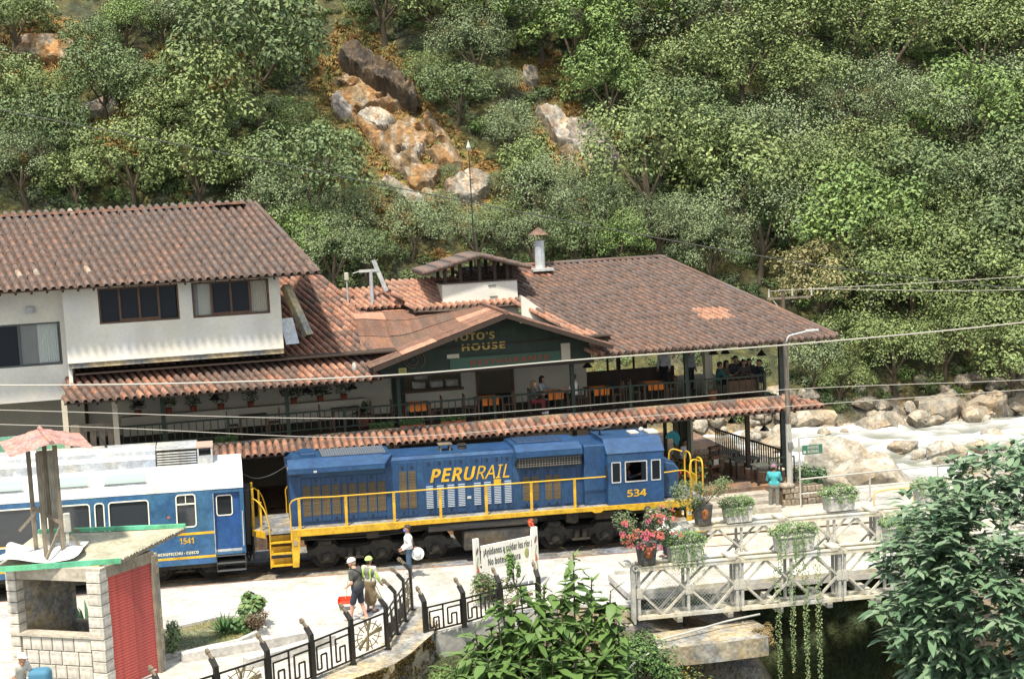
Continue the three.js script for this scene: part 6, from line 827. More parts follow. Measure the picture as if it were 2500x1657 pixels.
{
  let p = brP(-1.5, 0, -0.2); tub('white planter with trailing greenery beside the bougainvillea', p.x, p.z, 0.95, brA, 1, { down: 0.9 });
  p = brP(1.75, 0, -0.2); tub('white planter with trailing vines at the middle of the near bridge side', p.x, p.z, 1.15, brA, 2, { down: 1.1 });
  p = brP(5.0, 0, -0.2); tub('white planter with vines at the right end beside the leafy tree', p.x, p.z, 0.95, brA, 3, { down: 1.0 });
  p = brP(1.5, 0, -4.0); tub('white planter on the far bridge side beside the dark-leaved urn', p.x, p.z, 0.9, brA, 4, { down: 0.3 });
  p = brP(5.05, 0, -4.4); tub('white planter with grassy leaves in front of the river boulders', p.x, p.z, 1.0, brA, 5, { down: 0.25 });
  p = brP(8.2, 0, -4.4); tub('white planter farthest along the far bridge side', p.x, p.z, 1.0, brA, 6, { down: 0.25 });
  const urn = (label, x, z, cols, flowers, seed, dy = 0) => { const q = rng(seed), y = brO.y + 1.53 - 0.018 * (x - 6) + dy, T = thing('bridge_planter', label, 'planter', [x, y, z], brA); const g = new THREE.CylinderGeometry(0.36, 0.27, 0.66, 4, 1); g.rotateY(PI / 4); g.translate(0, 0.33, 0); part('urn', uvm(g.toNonIndexed()), mat([0.13, 0.125, 0.115], 0.9, { t: 'grime', bump: 0.01 }), T); const d = new THREE.SphereGeometry(0.15, 14, 10); d.scale(0.85, 1.15, 0.25); d.translate(0, 0.36, 0.24); part('painted_medallion', [d], mat([0.34, 0.12, 0.03], 0.8, { t: 'grime' }), T, 'rusty orange oval motif');
    const L = new Leaves(), C = []; for (let k = 0; k < 14; k++) C.push([rr(-0.75, 0.75, q), 0.9 + rr(-0.25, 0.55, q), rr(-0.35, 0.35, q), rr(0.18, 0.34, q)]); for (let i = 0; i < 1900; i++) { const c = C[(q() * 14) | 0], u = q() * 2 - 1, a = q() * 6.28, s = Math.sqrt(1 - u * u), e = c[3] * Math.cbrt(q()); L.add(c[0] + Math.cos(a) * s * e, c[1] + u * e, c[2] + Math.sin(a) * s * e, q() - 0.5, 0.7, q() - 0.3, rr(0.05, 0.1, q), 0.55, vary(cols[(q() * cols.length) | 0], q, 0.3), q); } const f = part('foliage', L.geo(), M.leafVC, T); f.userData.kind = 'stuff';
    if (flowers) { const B = new Leaves(); for (let k = 0; k < 46; k++) { const c = C[(q() * 14) | 0], x0 = c[0] + rr(-0.3, 0.3, q), y0 = c[1] + rr(-0.35, 0.25, q), z0 = 0.2 + rr(0, 0.4, q), cl = q() < 0.18 ? [0.34, 0.05, 0.11] : [0.36, 0.085, 0.06]; for (let i = 0; i < 9; i++) B.add(x0 + rr(-0.08, 0.08, q), y0 + rr(-0.06, 0.06, q), z0 + rr(-0.07, 0.07, q), q() - 0.5, 0.4, 1, rr(0.05, 0.08, q), 0.8, vary(cl, q, 0.25), q); } const b = part('blossoms', B.geo(), M.leafVC, T); b.userData.kind = 'stuff'; }
    const st = []; for (let k = 0; k < 7; k++) st.push(bar(V(rr(-0.1, 0.1, q), 0.6, rr(-0.1, 0.1, q)), V(C[k][0], C[k][1], C[k][2]), 0.014, 0.007, 5)); part('stems', st, M.bark, T); };
  p = brP(-2.65, 0, -0.1); urn('dark urn of red and pink bougainvillea at the left end of the bridge', p.x, p.z, [[0.08, 0.12, 0.035], [0.10, 0.11, 0.05], [0.05, 0.08, 0.03]], true, 51);
  p = brP(0.35, 0, -3.95); urn('dark urn with orange motif and dark leaves by the locomotive nose', p.x, p.z, [[0.06, 0.09, 0.03], [0.09, 0.12, 0.04]], false, 52);
  // hanging vines under the bridge
  const q = rng(808); for (const [x, len, l] of [[7.15, 2.6, 'leftmost of the long vines hanging below the bridge'], [7.55, 1.9, 'thin vine between the leftmost and the pale vine below the bridge'], [7.95, 2.9, 'pale long vine hanging below the bridge, third from the left'], [8.3, 2.7, 'rightmost of the long vines hanging below the bridge']]) { const L = new Leaves(); for (let t = -1.2; t < len; t += 0.012) L.add(rr(-0.09, 0.09, q) * (1 - t / len * 0.4), -t, rr(-0.05, 0.05, q), q() - 0.5, 0.4, 1, rr(0.04, 0.075, q), 0.6, vary(q() < 0.3 ? [0.2, 0.22, 0.09] : [0.09, 0.14, 0.05], q, 0.35), q); const o = single('hanging_vine', L.geo(), M.leafVC, l, 'vine', 'vines under the bridge'); o.position.set(x, -0.2, -39.15); }
}
const stM = [[0.40, 0.33, 0.25], [0.46, 0.40, 0.32], [0.35, 0.29, 0.22]].map(c => mat(c, 0.95, { t: 'rock', bump: 0.015 }));
// ------------------------------------------------------------------ kiosk at the lower left
{
  const K0 = V(-10.32, 0.2, -33.58), K1 = V(-9.33, 0.19, -35.17), K2 = V(-12.81, 0.25, -34.35), K3 = V(-11.82, 0.23, -35.94), q = rng(66);
  const K = thing('stone_kiosk', 'small stone kiosk with green-edged roof and red roller shutter', 'kiosk', K0.toArray());
  const k1 = K1.clone().sub(K0), k2 = K2.clone().sub(K0), k3 = K3.clone().sub(K0), d1 = k1.clone().setY(0).normalize(), d2 = k2.clone().setY(0).normalize(), up = V(0, 1, 0), stoneM = [[0.56, 0.52, 0.45], [0.61, 0.57, 0.49], [0.52, 0.48, 0.41]].map(c => mat(c, 0.95, { t: 'concrete', bump: 0.012 }));
  const at = (a, b, h) => d2.clone().multiplyScalar(a).addScaledVector(d1, b).add(V(0, h, 0)); // a along the window front, b along the shutter side
  const blk = (a0, a1, h0, h1, b0, b1, name, m) => { const c = at((a0 + a1) / 2, (b0 + b1) / 2, (h0 + h1) / 2), g = new RoundedBoxGeometry(a1 - a0, h1 - h0, b1 - b0, 1, 0.018); uvm(g); g.applyMatrix4(new THREE.Matrix4().makeBasis(d2, up, d2.clone().cross(up))); g.translate(c.x, c.y, c.z); return part(name, g, m, K); };
  const W2 = k2.length(), W1 = k1.length();
  for (let i = 0; i < 11; i++) { blk(-0.04 - rr(0, 0.02, q), 0.33 + rr(0, 0.03, q), i * 0.28, i * 0.28 + 0.265, -0.02, 0.34, 'stone', stoneM[i % 3]); blk(W2 - 0.26, W2 + 0.02 + rr(0, 0.02, q), i * 0.28, i * 0.28 + 0.265, -0.02, 0.3, 'stone', stoneM[(i + 1) % 3]); }
  for (let r = 0; r < 4; r++) { let a = 0.36; while (a < W2 - 0.3) { const w = rr(0.3, 0.5, q), e = Math.min(w, W2 - 0.29 - a); if (e > 0.06) blk(a, a + e - 0.02, r * 0.35, r * 0.35 + 0.33, 0.0, 0.26 + rr(-0.02, 0.02, q), 'stone', stoneM[(q() * 3) | 0]); a += w; } }
  part('mortar', [(() => { const c = at(W2 / 2, 0.14, 0.69); return beam(at(0.3, 0.14, 0.69), at(W2 - 0.2, 0.14, 0.69), 0.2, 1.38); })()], M.concreteOld, K); part('window_sill', [beam(at(-0.05, 0.14, 1.43), at(W2, 0.14, 1.43), 0.36, 0.06)], M.stoneStep, K);
  part('lintel', [beam(at(-0.05, 0.15, 2.98), at(W2 + 0.05, 0.15, 2.98), 0.25, 0.32)], M.stoneStep, K);
  // shutter side
  const sh = part('shutter_frame', [beam(at(0.02, W1 - 0.1, 1.5), at(0.02, W1, 1.5), 0.16, 3.05), beam(at(0.06, 0.3, 3.0), at(0.06, W1, 3.0), 0.16, 0.28)], M.greyWood, K); const red = mat([0.50, 0.085, 0.07], 0.55, { t: 'metal' });
  for (let i = 0; i < 38; i++) part('shutter_slat', [beam(at(0.05, 0.34, 0.04 + i * 0.077), at(0.05, W1 - 0.1, 0.04 + i * 0.077), 0.03, 0.068)], red, sh); part('shutter_handle', [beam(at(-0.02, W1 - 0.4, 0.12), at(-0.02, W1 - 0.22, 0.12), 0.03, 0.03)], M.alu, sh);
  for (let i = 0; i < 11; i++) blk(0.0, 0.24, i * 0.28, i * 0.28 + 0.265, W1, W1 + 0.16, 'stone', stoneM[(i * 2) % 3]);
  // back and far walls
  part('rear_wall', [beam(at(0, W1 + 0.1, 1.5), at(1.55, W1 + 0.1, 1.5), 0.12, 3.0), beam(at(1.55, W1 + 0.1, 0.6), at(W2, W1 + 0.1, 0.6), 0.12, 1.2), beam(at(1.55, W1 + 0.1, 2.9), at(W2, W1 + 0.1, 2.9), 0.12, 0.3)], M.concreteOld, K); part('rear_window_frame', [beam(at(1.58, W1 + 0.03, 1.2), at(1.58, W1 + 0.03, 2.75), 0.06, 0.07, d2), beam(at(1.55, W1 + 0.03, 1.23), at(W2 - 0.1, W1 + 0.03, 1.23), 0.06, 0.07)], M.stoneStep, K);
  part('side_wall', [beam(at(W2 - 0.1, 0.2, 1.5), at(W2 - 0.1, W1 + 0.1, 1.5), 0.12, 3.0)], M.concreteOld, K); part('kiosk_floor', [beam(at(W2 / 2, 0, 0.0), at(W2 / 2, W1, 0.0), W2, 0.06)], M.concreteOld, K);
  // corrugated roof with green fascia
  const rel = (x, y, z) => V(x - K0.x, y - K0.y, z - K0.z), FL = rel(-12.9, 3.42, -33.75), FR = rel(-9.89, 3.40, -34.1), BR = rel(-8.75, 3.62, -36.35), BL = rel(-12.5, 3.72, -36.1);
  const N = 46, P = [], idx = []; for (let i = 0; i <= N * 2; i++) { const t = i / (N * 2), w = 0.02 * (i % 2 ? 1 : -1), a = FL.clone().lerp(BL, t), b = FR.clone().lerp(BR, t); for (let k = 0; k <= 8; k++) { const c = a.clone().lerp(b, k / 8); P.push(c.x + (k === 8 ? rr(-0.03, 0.05, q) : 0), c.y + w - 0.03 * Math.sin(k / 8 * PI), c.z); } } for (let i = 0; i < N * 2; i++) for (let k = 0; k < 8; k++) { const a = i * 9 + k; idx.push(a, a + 1, a + 9, a + 1, a + 10, a + 9); }
  const g = new THREE.BufferGeometry(); g.setAttribute('position', new THREE.Float32BufferAttribute(P, 3)); g.setIndex(idx); g.computeVertexNormals(); const rf = part('roof', uvm(g), mat([0.46, 0.44, 0.33], 0.9, { t: 'concrete', bump: 0.006 }), K, 'weathered corrugated roof');
  const gm = mat([0.12, 0.46, 0.27], 0.6, { t: 'metal' }); part('fascia', [beam(FL.clone().add(V(0, 0.0, 0.03)), FR.clone().add(V(0.05, 0.0, 0.03)), 0.05, 0.13)], gm, rf); part('fascia', [beam(BL.clone().add(V(0, 0.05, 0)), BR.clone().add(V(0, 0.05, 0)), 0.1, 0.1)], gm, rf); part('verge_board', [beam(FR.clone().add(V(-0.02, -0.06, 0)), BR.clone().add(V(-0.02, -0.06, 0)), 0.04, 0.08)], M.greyWood, rf);
  // sheet of tarpaulin lying over the left of the roof
  { const T = [], ti = []; for (let j = 0; j <= 12; j++) for (let i = 0; i <= 16; i++) { const u = i / 16, v = j / 12, c = FL.clone().lerp(FR, u * 0.62 - 0.02 + 0.06 * Math.sin(v * 5)).lerp(BL.clone().lerp(BR, u * 0.5 - 0.02), v * 0.55 + 0.02); T.push(c.x + K0.x, c.y + K0.y + 0.1 + 0.06 * Math.sin(u * 7 + v * 3) + 0.05 * Math.sin(v * 9 + u * 4) + 0.12 * Math.max(0, 0.4 - u), c.z + K0.z + 0.02); } for (let j = 0; j < 12; j++) for (let i = 0; i < 16; i++) { const a = j * 17 + i; ti.push(a, a + 1, a + 17, a + 1, a + 18, a + 17); } const tg = new THREE.BufferGeometry(); tg.setAttribute('position', new THREE.Float32BufferAttribute(T, 3)); tg.setIndex(ti); tg.computeVertexNormals(); single('tarpaulin', uvm(tg), mat([0.66, 0.65, 0.62], 0.6, { t: 'plaster' }), 'rumpled white tarpaulin lying on the kiosk roof', 'tarpaulin'); }
  // little roofed timber frame standing on the roof
  const S = thing('roofed_timber_frame', 'tall timber frame with a small red roof standing on the kiosk roof', 'frame', [-11.75, 3.5, -34.7], rad(28)); const pw = (x, z, h, m) => part('post', [bx(x - 0.05, x + 0.05, 0, h, z - 0.05, z + 0.05)], m, S);
  pw(0.25, 0.3, 2.75, M.greyWood); pw(-0.15, 0.2, 2.6, M.greyWood); pw(0.08, -0.15, 2.8, M.greyWood); pw(-0.3, -0.25, 2.6, M.greyWood); part('back_panel', [bx(-0.12, 0.05, 0.9, 2.6, -0.16, -0.13), bx(0.1, 0.24, 0.9, 2.6, 0.0, 0.03)], mat([0.50, 0.48, 0.42], 0.8, { t: 'wood' }), S);
  for (const [a, b] of [[V(0.25, 0.75, 0.3), V(0.75, 0.02, 0.35)], [V(0.25, 0.75, 0.3), V(-0.2, 0.0, 0.5)], [V(-0.3, 1.2, -0.2), V(0.25, 0.8, 0.3)], [V(-0.15, 1.3, 0.2), V(-0.7, 0.7, 0)], [V(0.08, 0.8, -0.15), V(0.9, 0.25, -0.9)]]) part('brace', [beam(a, b, 0.05, 0.07)], M.greyWood, S);
  const rm = mat([0.50, 0.27, 0.23], 0.7, { t: 'clay' }); for (const [e, lab] of [[V(-0.9, 2.75, 0.1), 0], [V(1.1, 2.68, 0.1), 1]]) { const top = V(0.12, 2.95, 0.1), L = []; const n = 30; const Pp = [], ii = []; for (let i = 0; i <= n; i++) for (let k = 0; k <= 14; k++) { const u = i / n, c = top.clone().lerp(e, k / 14); const zz = 0.75 - u * 1.6 + (k / 14) * (lab ? -0.05 : 0.12); Pp.push(c.x, c.y + 0.02 * (i % 2) + 0.03 * ((k % 5) / 5) - 0.1 * zz, zz); } for (let i = 0; i < n; i++) for (let k = 0; k < 14; k++) { const a = i * 15 + k; ii.push(a, a + 1, a + 15, a + 1, a + 16, a + 15); } const gg = new THREE.BufferGeometry(); gg.setAttribute('position', new THREE.Float32BufferAttribute(Pp, 3)); gg.setIndex(ii); part('roof_sheet', uvm(toCreasedNormals(gg, 0.5)), rm, S); } part('ridge', [bar(V(0.12, 2.9, 0.76), V(0.12, 3.06, -0.85), 0.06, 0.06, 8)], rm, S); part('white_cloth', [rbx(0.3, 0.48, 0.55, 1.05, 0.3, 0.38, 0.04), rbx(0.33, 0.42, 0.25, 0.56, 0.3, 0.35, 0.03)], M.paintWhite, S);
}
// ------------------------------------------------------------------ garden bed next to the kiosk
{
  const bed = [[-9.75, -36.0], [-7.75, -37.3], [-7.25, -38.3], [-7.6, -39.4], [-8.6, -39.6], [-10.4, -38.2]];
  struct('garden_soil', tilt(slab(bed, -0.3, 0.03)), mat([0.22, 0.20, 0.10], 1, { t: 'soil', bump: 0.03 }));
  const G = thing('bed_kerb', 'pale concrete kerb around the small planted bed', 'kerb', [0, 0, 0]); for (let i = 0; i < bed.length; i++) { const a = bed[i], b = bed[(i + 1) % bed.length]; part('kerb_stone', [beam(V(a[0], gy(a[0]) + 0.05, a[1]), V(b[0], gy(b[0]) + 0.05, b[1]), 0.14, 0.12)], M.concrete, G); }
  const W = single('low_wall', [beam(V(-9.0, 0.25, -35.9), V(-5.9, 0.2, -37.4), 0.3, 0.34), beam(V(-7.2, 0.25, -35.2), V(-5.2, 0.2, -37.0), 0.3, 0.34)], M.concrete, 'low pale concrete walls of a ramp beside the fence', 'wall');
  const agave = (label, x, z, r, n, c, seed) => { const q = rng(seed), y = gy(x) + 0.03, A = thing('agave_plant', label, 'plant', [x, y, z]); const g = leafShape(1, 0.1, 0.12, 0.35), m = [leafMat(c), leafMat([c[0] * 1.3, c[1] * 1.25, c[2] * 1.2])]; for (let i = 0; i < n; i++) { const az = i * 2.4, el = lerp(1.35, 0.15, i / n) + rr(-0.1, 0.1, q), o = part('leaf', g, m[i % 2], A); o.position.y = 0.05; orient(o, V(Math.cos(az) * Math.cos(el), Math.sin(el), Math.sin(az) * Math.cos(el)), V(0, 1, 0.02)); const s = r * rr(0.8, 1.1, q); o.scale.set(s, s, s); } };
  agave('spiky green agave in the planted bed', -8.3, -38.0, 0.6, 44, [0.05, 0.12, 0.04], 3); agave('large blue-green spiky plant seen through the kiosk window', -11.75, -37.3, 1.25, 60, [0.06, 0.13, 0.07], 4);
  bush('garden_plant', 'tall pale green leafy plant in the bed', 'plant', -7.75, 0.75, -38.6, 0.55, LEAF.bright, 420, { leaf: 0.2, ratio: 0.6, cols: [[0.13, 0.2, 0.06], [0.09, 0.16, 0.05]] }); bush('garden_plant', 'brown withered shrub at the end of the bed', 'plant', -7.45, 0.4, -38.15, 0.5, LEAF.ochre, 900, { leaf: 0.07, cols: [[0.11, 0.055, 0.03], [0.09, 0.05, 0.03], [0.08, 0.09, 0.03]] }); bush('garden_plant', 'low broad-leaved plant between agave and withered shrub', 'plant', -7.9, 0.3, -38.2, 0.4, LEAF.bright, 260, { leaf: 0.17, ratio: 0.6, cols: [[0.07, 0.14, 0.04]] }); bush('garden_plant', 'dark hedge plant along the kiosk corner', 'plant', -9.35, 0.65, -36.3, 0.5, LEAF.dark, 900, { leaf: 0.09, sx: 0.6, sy: 1.4 });
  const q = rng(7), L = new Leaves(); for (let i = 0; i < 2600; i++) { const x = rr(-10.3, -7.4, q), z = rr(-39.5, -36.1, q); if (!inPoly(x, z, bed) || fbm(x, 0, z, 2) < -0.15) continue; const a = q() * 6.28; L.dir(x, gy(x) + 0.03, z, Math.cos(a) * 0.4, 1, Math.sin(a) * 0.4, 0.3, 0.1, 1, rr(0.05, 0.12, q), 0.012, vary([0.11, 0.17, 0.04], q, 0.3), 0.2); } const o = single('lawn', L.geo(), M.leafVC, 'patchy grass in the planted bed beside the kiosk', 'grass'); o.userData.kind = 'stuff';
}
// ------------------------------------------------------------------ painted board on two posts
{
  const a = V(-1.37, 0, -41.0), b = V(0.38, 0, -42.1), ry = Math.atan2(-(b.z - a.z), b.x - a.x), len = a.distanceTo(b), S = thing('painted_board', 'white painted notice board on two decorated posts', 'notice board', [a.x, gy(a.x), a.z], ry), wp = mat([0.74, 0.72, 0.66], 0.7, { t: 'plaster' });
  for (const x of [0, len]) { const p = part('post', [rbx(x - 0.09, x + 0.09, 0, 1.75, -0.05, 0.05, 0.01)], wp, S); const red = mat([0.42, 0.05, 0.03], 0.7), brn = mat([0.16, 0.09, 0.05], 0.7), gn = mat([0.18, 0.24, 0.10], 0.7); part('painted_vine', [tube([V(x, 0.15, 0.055), V(x + 0.03, 0.5, 0.055), V(x - 0.03, 0.9, 0.055), V(x + 0.02, 1.2, 0.055)], 0.012, 20, 5)], gn, p); for (const h of [0.28, 0.85]) { const c = new THREE.ConeGeometry(0.055, 0.22, 6); c.scale(1, 1, 0.2); c.translate(x, h, 0.055); part('painted_flower', c, red, p); } const bd = new THREE.SphereGeometry(0.06, 10, 8); bd.scale(0.6, 2.0, 0.2); bd.rotateZ(-0.3); bd.translate(x, 1.38, 0.055); part('painted_bird', bd, brn, p); }
  part('board', [rbx(0.16, len - 0.08, 0.75, 1.5, -0.03, 0.03, 0.01)], wp, S); part('bracket', [bx(0.08, 0.18, 1.3, 1.36, -0.02, 0.02), bx(0.08, 0.18, 0.85, 0.9, -0.02, 0.02), bx(len - 0.1, len, 1.35, 1.4, -0.02, 0.02)], M.iron, S);
  const ink = mat([0.05, 0.055, 0.04], 0.8), put = (str, x, y, size, w) => { const g = text(str, size, 0.008, font); g.computeBoundingBox(); g.scale(w / g.boundingBox.max.x, 1, 1); g.translate(x, y, 0.03); part('lettering', g, ink, S); };
  put('¡Ayúdanos a cuidar los ríos!', 0.22, 1.2, 0.2, len - 0.36); put('No botes basura', 0.36, 0.88, 0.2, 1.15);
  const fl = new THREE.SphereGeometry(0.12, 10, 8); fl.scale(0.7, 1.3, 0.08); fl.translate(len - 0.32, 1.02, 0.032); part('painted_leaf', fl, mat([0.25, 0.27, 0.10], 0.8), S);
  single('red_flower', (() => { const L = new Leaves(), q = rng(9); for (let i = 0; i < 40; i++) L.add(0.28 + rr(-0.07, 0.07, q), 2.28 + rr(-0.1, 0.1, q), -40.6 + rr(-0.05, 0.05, q), q() - 0.5, q() - 0.5, 1, 0.09, 0.5, vary([0.6, 0.09, 0.02], q), q); return join([L.geo(), bar(V(0.1, 0.1, -40.5), V(0.28, 2.2, -40.6), 0.012, 0.008, 5)]); })(), M.leafVC, 'tall stalk with an orange-red flower above the white board', 'flower');
}
// ------------------------------------------------------------------ lamp post, poles, wires, railing, hanging sign
{
  const p = Bp(10.97, 0, 2.95), y = gy(p.x) - 0.04, Lm = thing('street_lamp', 'street lamp pole painted white below and brown above', 'street lamp', [p.x, y, p.z], BA);
  part('lower_pole', [bar(V(0, 0, 0), V(0, 3.0, 0), 0.115, 0.105, 16)], M.paintWhite, Lm, 'white painted lower half'); part('upper_pole', [bar(V(0, 3.0, 0), V(0, 6.1, 0), 0.1, 0.075, 14)], mat([0.20, 0.18, 0.15], 0.7, { t: 'grime' }), Lm); part('arm', [tube([V(0, 6.0, 0), V(0.1, 6.25, 0), V(0.5, 6.35, 0), V(0.85, 6.4, 0)], 0.03, 16, 8)], M.alu, Lm); part('lamp_head', [rbox(0.5, 0.09, 0.2, 0.04, 1.05, 6.42, 0)], M.alu, Lm); part('meter_box', [rbx(-0.08, 0.08, 2.05, 2.35, 0.08, 0.16, 0.02)], M.steel, Lm);
  const U = thing('utility_pole', 'brown utility pole with crossarm behind the roof by the river', 'utility pole', [13.4, -3.6, -69.7]); part('pole', [bar(V(0, 0, 0), V(0.05, 10.0, 0), 0.12, 0.09, 12)], mat([0.16, 0.12, 0.10], 0.9, { t: 'wood' }), U); part('crossarm', [bx(-0.75, 1.4, 9.48, 9.57, -0.05, 0.05)], M.greyWood, U); for (const x of [-0.65, 0.5, 1.45]) part('insulator', [bar(V(x, 9.6, 0), V(x, 10.0, 0), 0.05, 0.03)], M.paintWhite, U); part('brace', [bar(V(0, 8.8, 0), V(-0.5, 9.5, 0), 0.025)], M.alu, U);
  const wire = (label, pts, r, m, sag = 0) => single('overhead_wire', tube(pts.map(a => V(...a)), r, 80, 5), m, label, 'wire'), dk = mat([0.05, 0.05, 0.045], 0.7), gr = mat([0.34, 0.32, 0.28], 0.6);
  wire('dark cable crossing the hillside above all the roofs', [[-32, 19.2, -59.1], [-20.39, 16.18, -58.78], [-9.91, 13.61, -58.5], [-1.19, 11.42, -58.27], [10.17, 8.74, -57.98], [16.29, 7.56, -57.86], [30, 5.6, -57.5]], 0.022, dk);
  wire('thick twisted cable running in front of the gable to the lamp pole', [[-30, 8.3, -40], [-15.71, 6.76, -43.19], [-4.72, 6.15, -45.64], [2.43, 6.05, -48.14], [10.1, 5.96, -50.2], [19.09, 6.05, -52.67], [32, 6.6, -56]], 0.028, gr);
  wire('upper thin wire in front of the deck railing', [[-30, 7.6, -40], [-15.75, 6.01, -43.11], [-4.08, 4.79, -45.49], [4.62, 4.47, -48.47], [9.9, 4.38, -50.0], [18.98, 3.92, -52.44], [32, 3.4, -56]], 0.012, gr);
  wire('lower thin wire just above the porch roof', [[-30, 7.2, -40], [-13.66, 5.41, -43.04], [-4.11, 4.17, -45.42], [3.84, 3.92, -48.42], [9.8, 3.78, -49.95], [18.96, 3.56, -52.4], [32, 3.3, -56]], 0.012, gr);
  wire('wire leaving the utility pole to the right over the river', [[14.8, 6.3, -69.7], [25, 5.9, -68], [45, 6.6, -66]], 0.015, gr); wire('second wire leaving the utility pole over the river', [[12.8, 6.3, -69.7], [25, 6.6, -67.5], [45, 7.8, -65]], 0.015, gr);
  const wp = M.paintWhite, rA = rad(13), R0 = V(10.34, -0.25, -51.4), Rl = thing('white_railing', 'white tube railing along the river pavement', 'railing', R0.toArray(), rA); for (const x of [0, 2.8, 5.6, 8.4]) part('post', [bar(V(x, 0, 0), V(x, x ? 1.05 : 2.6, 0), 0.035)], wp, Rl); part('top_rail', [bar(V(0, 1.05, 0), V(8.4, 1.05, 0), 0.03)], wp, Rl); part('middle_rail', [bar(V(0, 0.5, 0), V(8.4, 0.5, 0), 0.025)], wp, Rl); part('sign_arm', [bar(V(0, 2.6, 0), V(0.95, 2.6, 0), 0.03)], wp, Rl);
  const Y = thing('yellow_rail', 'low rounded yellow rail on the river pavement', 'railing', [13.0, -0.28, -51.2], rA); part('hoop', [tube([V(0, 0, 0), V(0, 0.42, 0), V(0.1, 0.5, 0), V(1.5, 0.5, 0), V(1.6, 0.42, 0), V(1.6, 0, 0)], 0.03, 50, 7)], mat([0.55, 0.36, 0.12], 0.6), Y); 
  const Sg = thing('hanging_sign', 'small green sign with white words hanging from the white railing post', 'sign', [R0.x, R0.y, R0.z], rA); part('plate', [rbx(0.12, 0.92, 1.95, 2.3, -0.015, 0.015, 0.01)], mat([0.03, 0.12, 0.08], 0.5), Sg); part('hanger', [bar(V(0.2, 2.3, 0), V(0.2, 2.58, 0), 0.008), bar(V(0.85, 2.3, 0), V(0.85, 2.58, 0), 0.008)], wp, Sg); for (const [t, h] of [['PUENTE', 2.15], ['RUINAS', 2.0]]) part('lettering', (() => { const g = text(t, 0.11, 0.006); g.computeBoundingBox(); g.scale(0.45 / g.boundingBox.max.x, 1, 1); g.translate(0.32, h, 0.015); return g; })(), wp, Sg); part('roundel', (() => { const g = new THREE.CylinderGeometry(0.06, 0.06, 0.01, 18); g.rotateX(PI / 2); g.translate(0.21, 2.05, 0.018); return g; })(), wp, Sg);
  const Wl = thing('stone_planter_wall', 'low stone planter wall between the steps and the lamp pole', 'wall', [9.75, -0.25, -51.7], rad(13)), q = rng(12); part('wall_fill', [bx(0, 1.6, 0, 0.62, -1.2, -0.1)], mat([0.2, 0.16, 0.1], 1, { t: 'soil' }), Wl); for (let r = 0; r < 3; r++) for (let k = 0; k < 5; k++) part('stone', rbx(k * 0.33 + (r % 2) * 0.1, k * 0.33 + 0.31 + (r % 2) * 0.1, r * 0.23, r * 0.23 + 0.215, -0.12, rr(0.0, 0.05, q), 0.03), stM[(q() * 3) | 0], Wl); part('cap_stone', [rbx(-0.05, 0.5, 0.66, 0.82, -0.4, 0.05, 0.07)], stM[1], Wl);
}
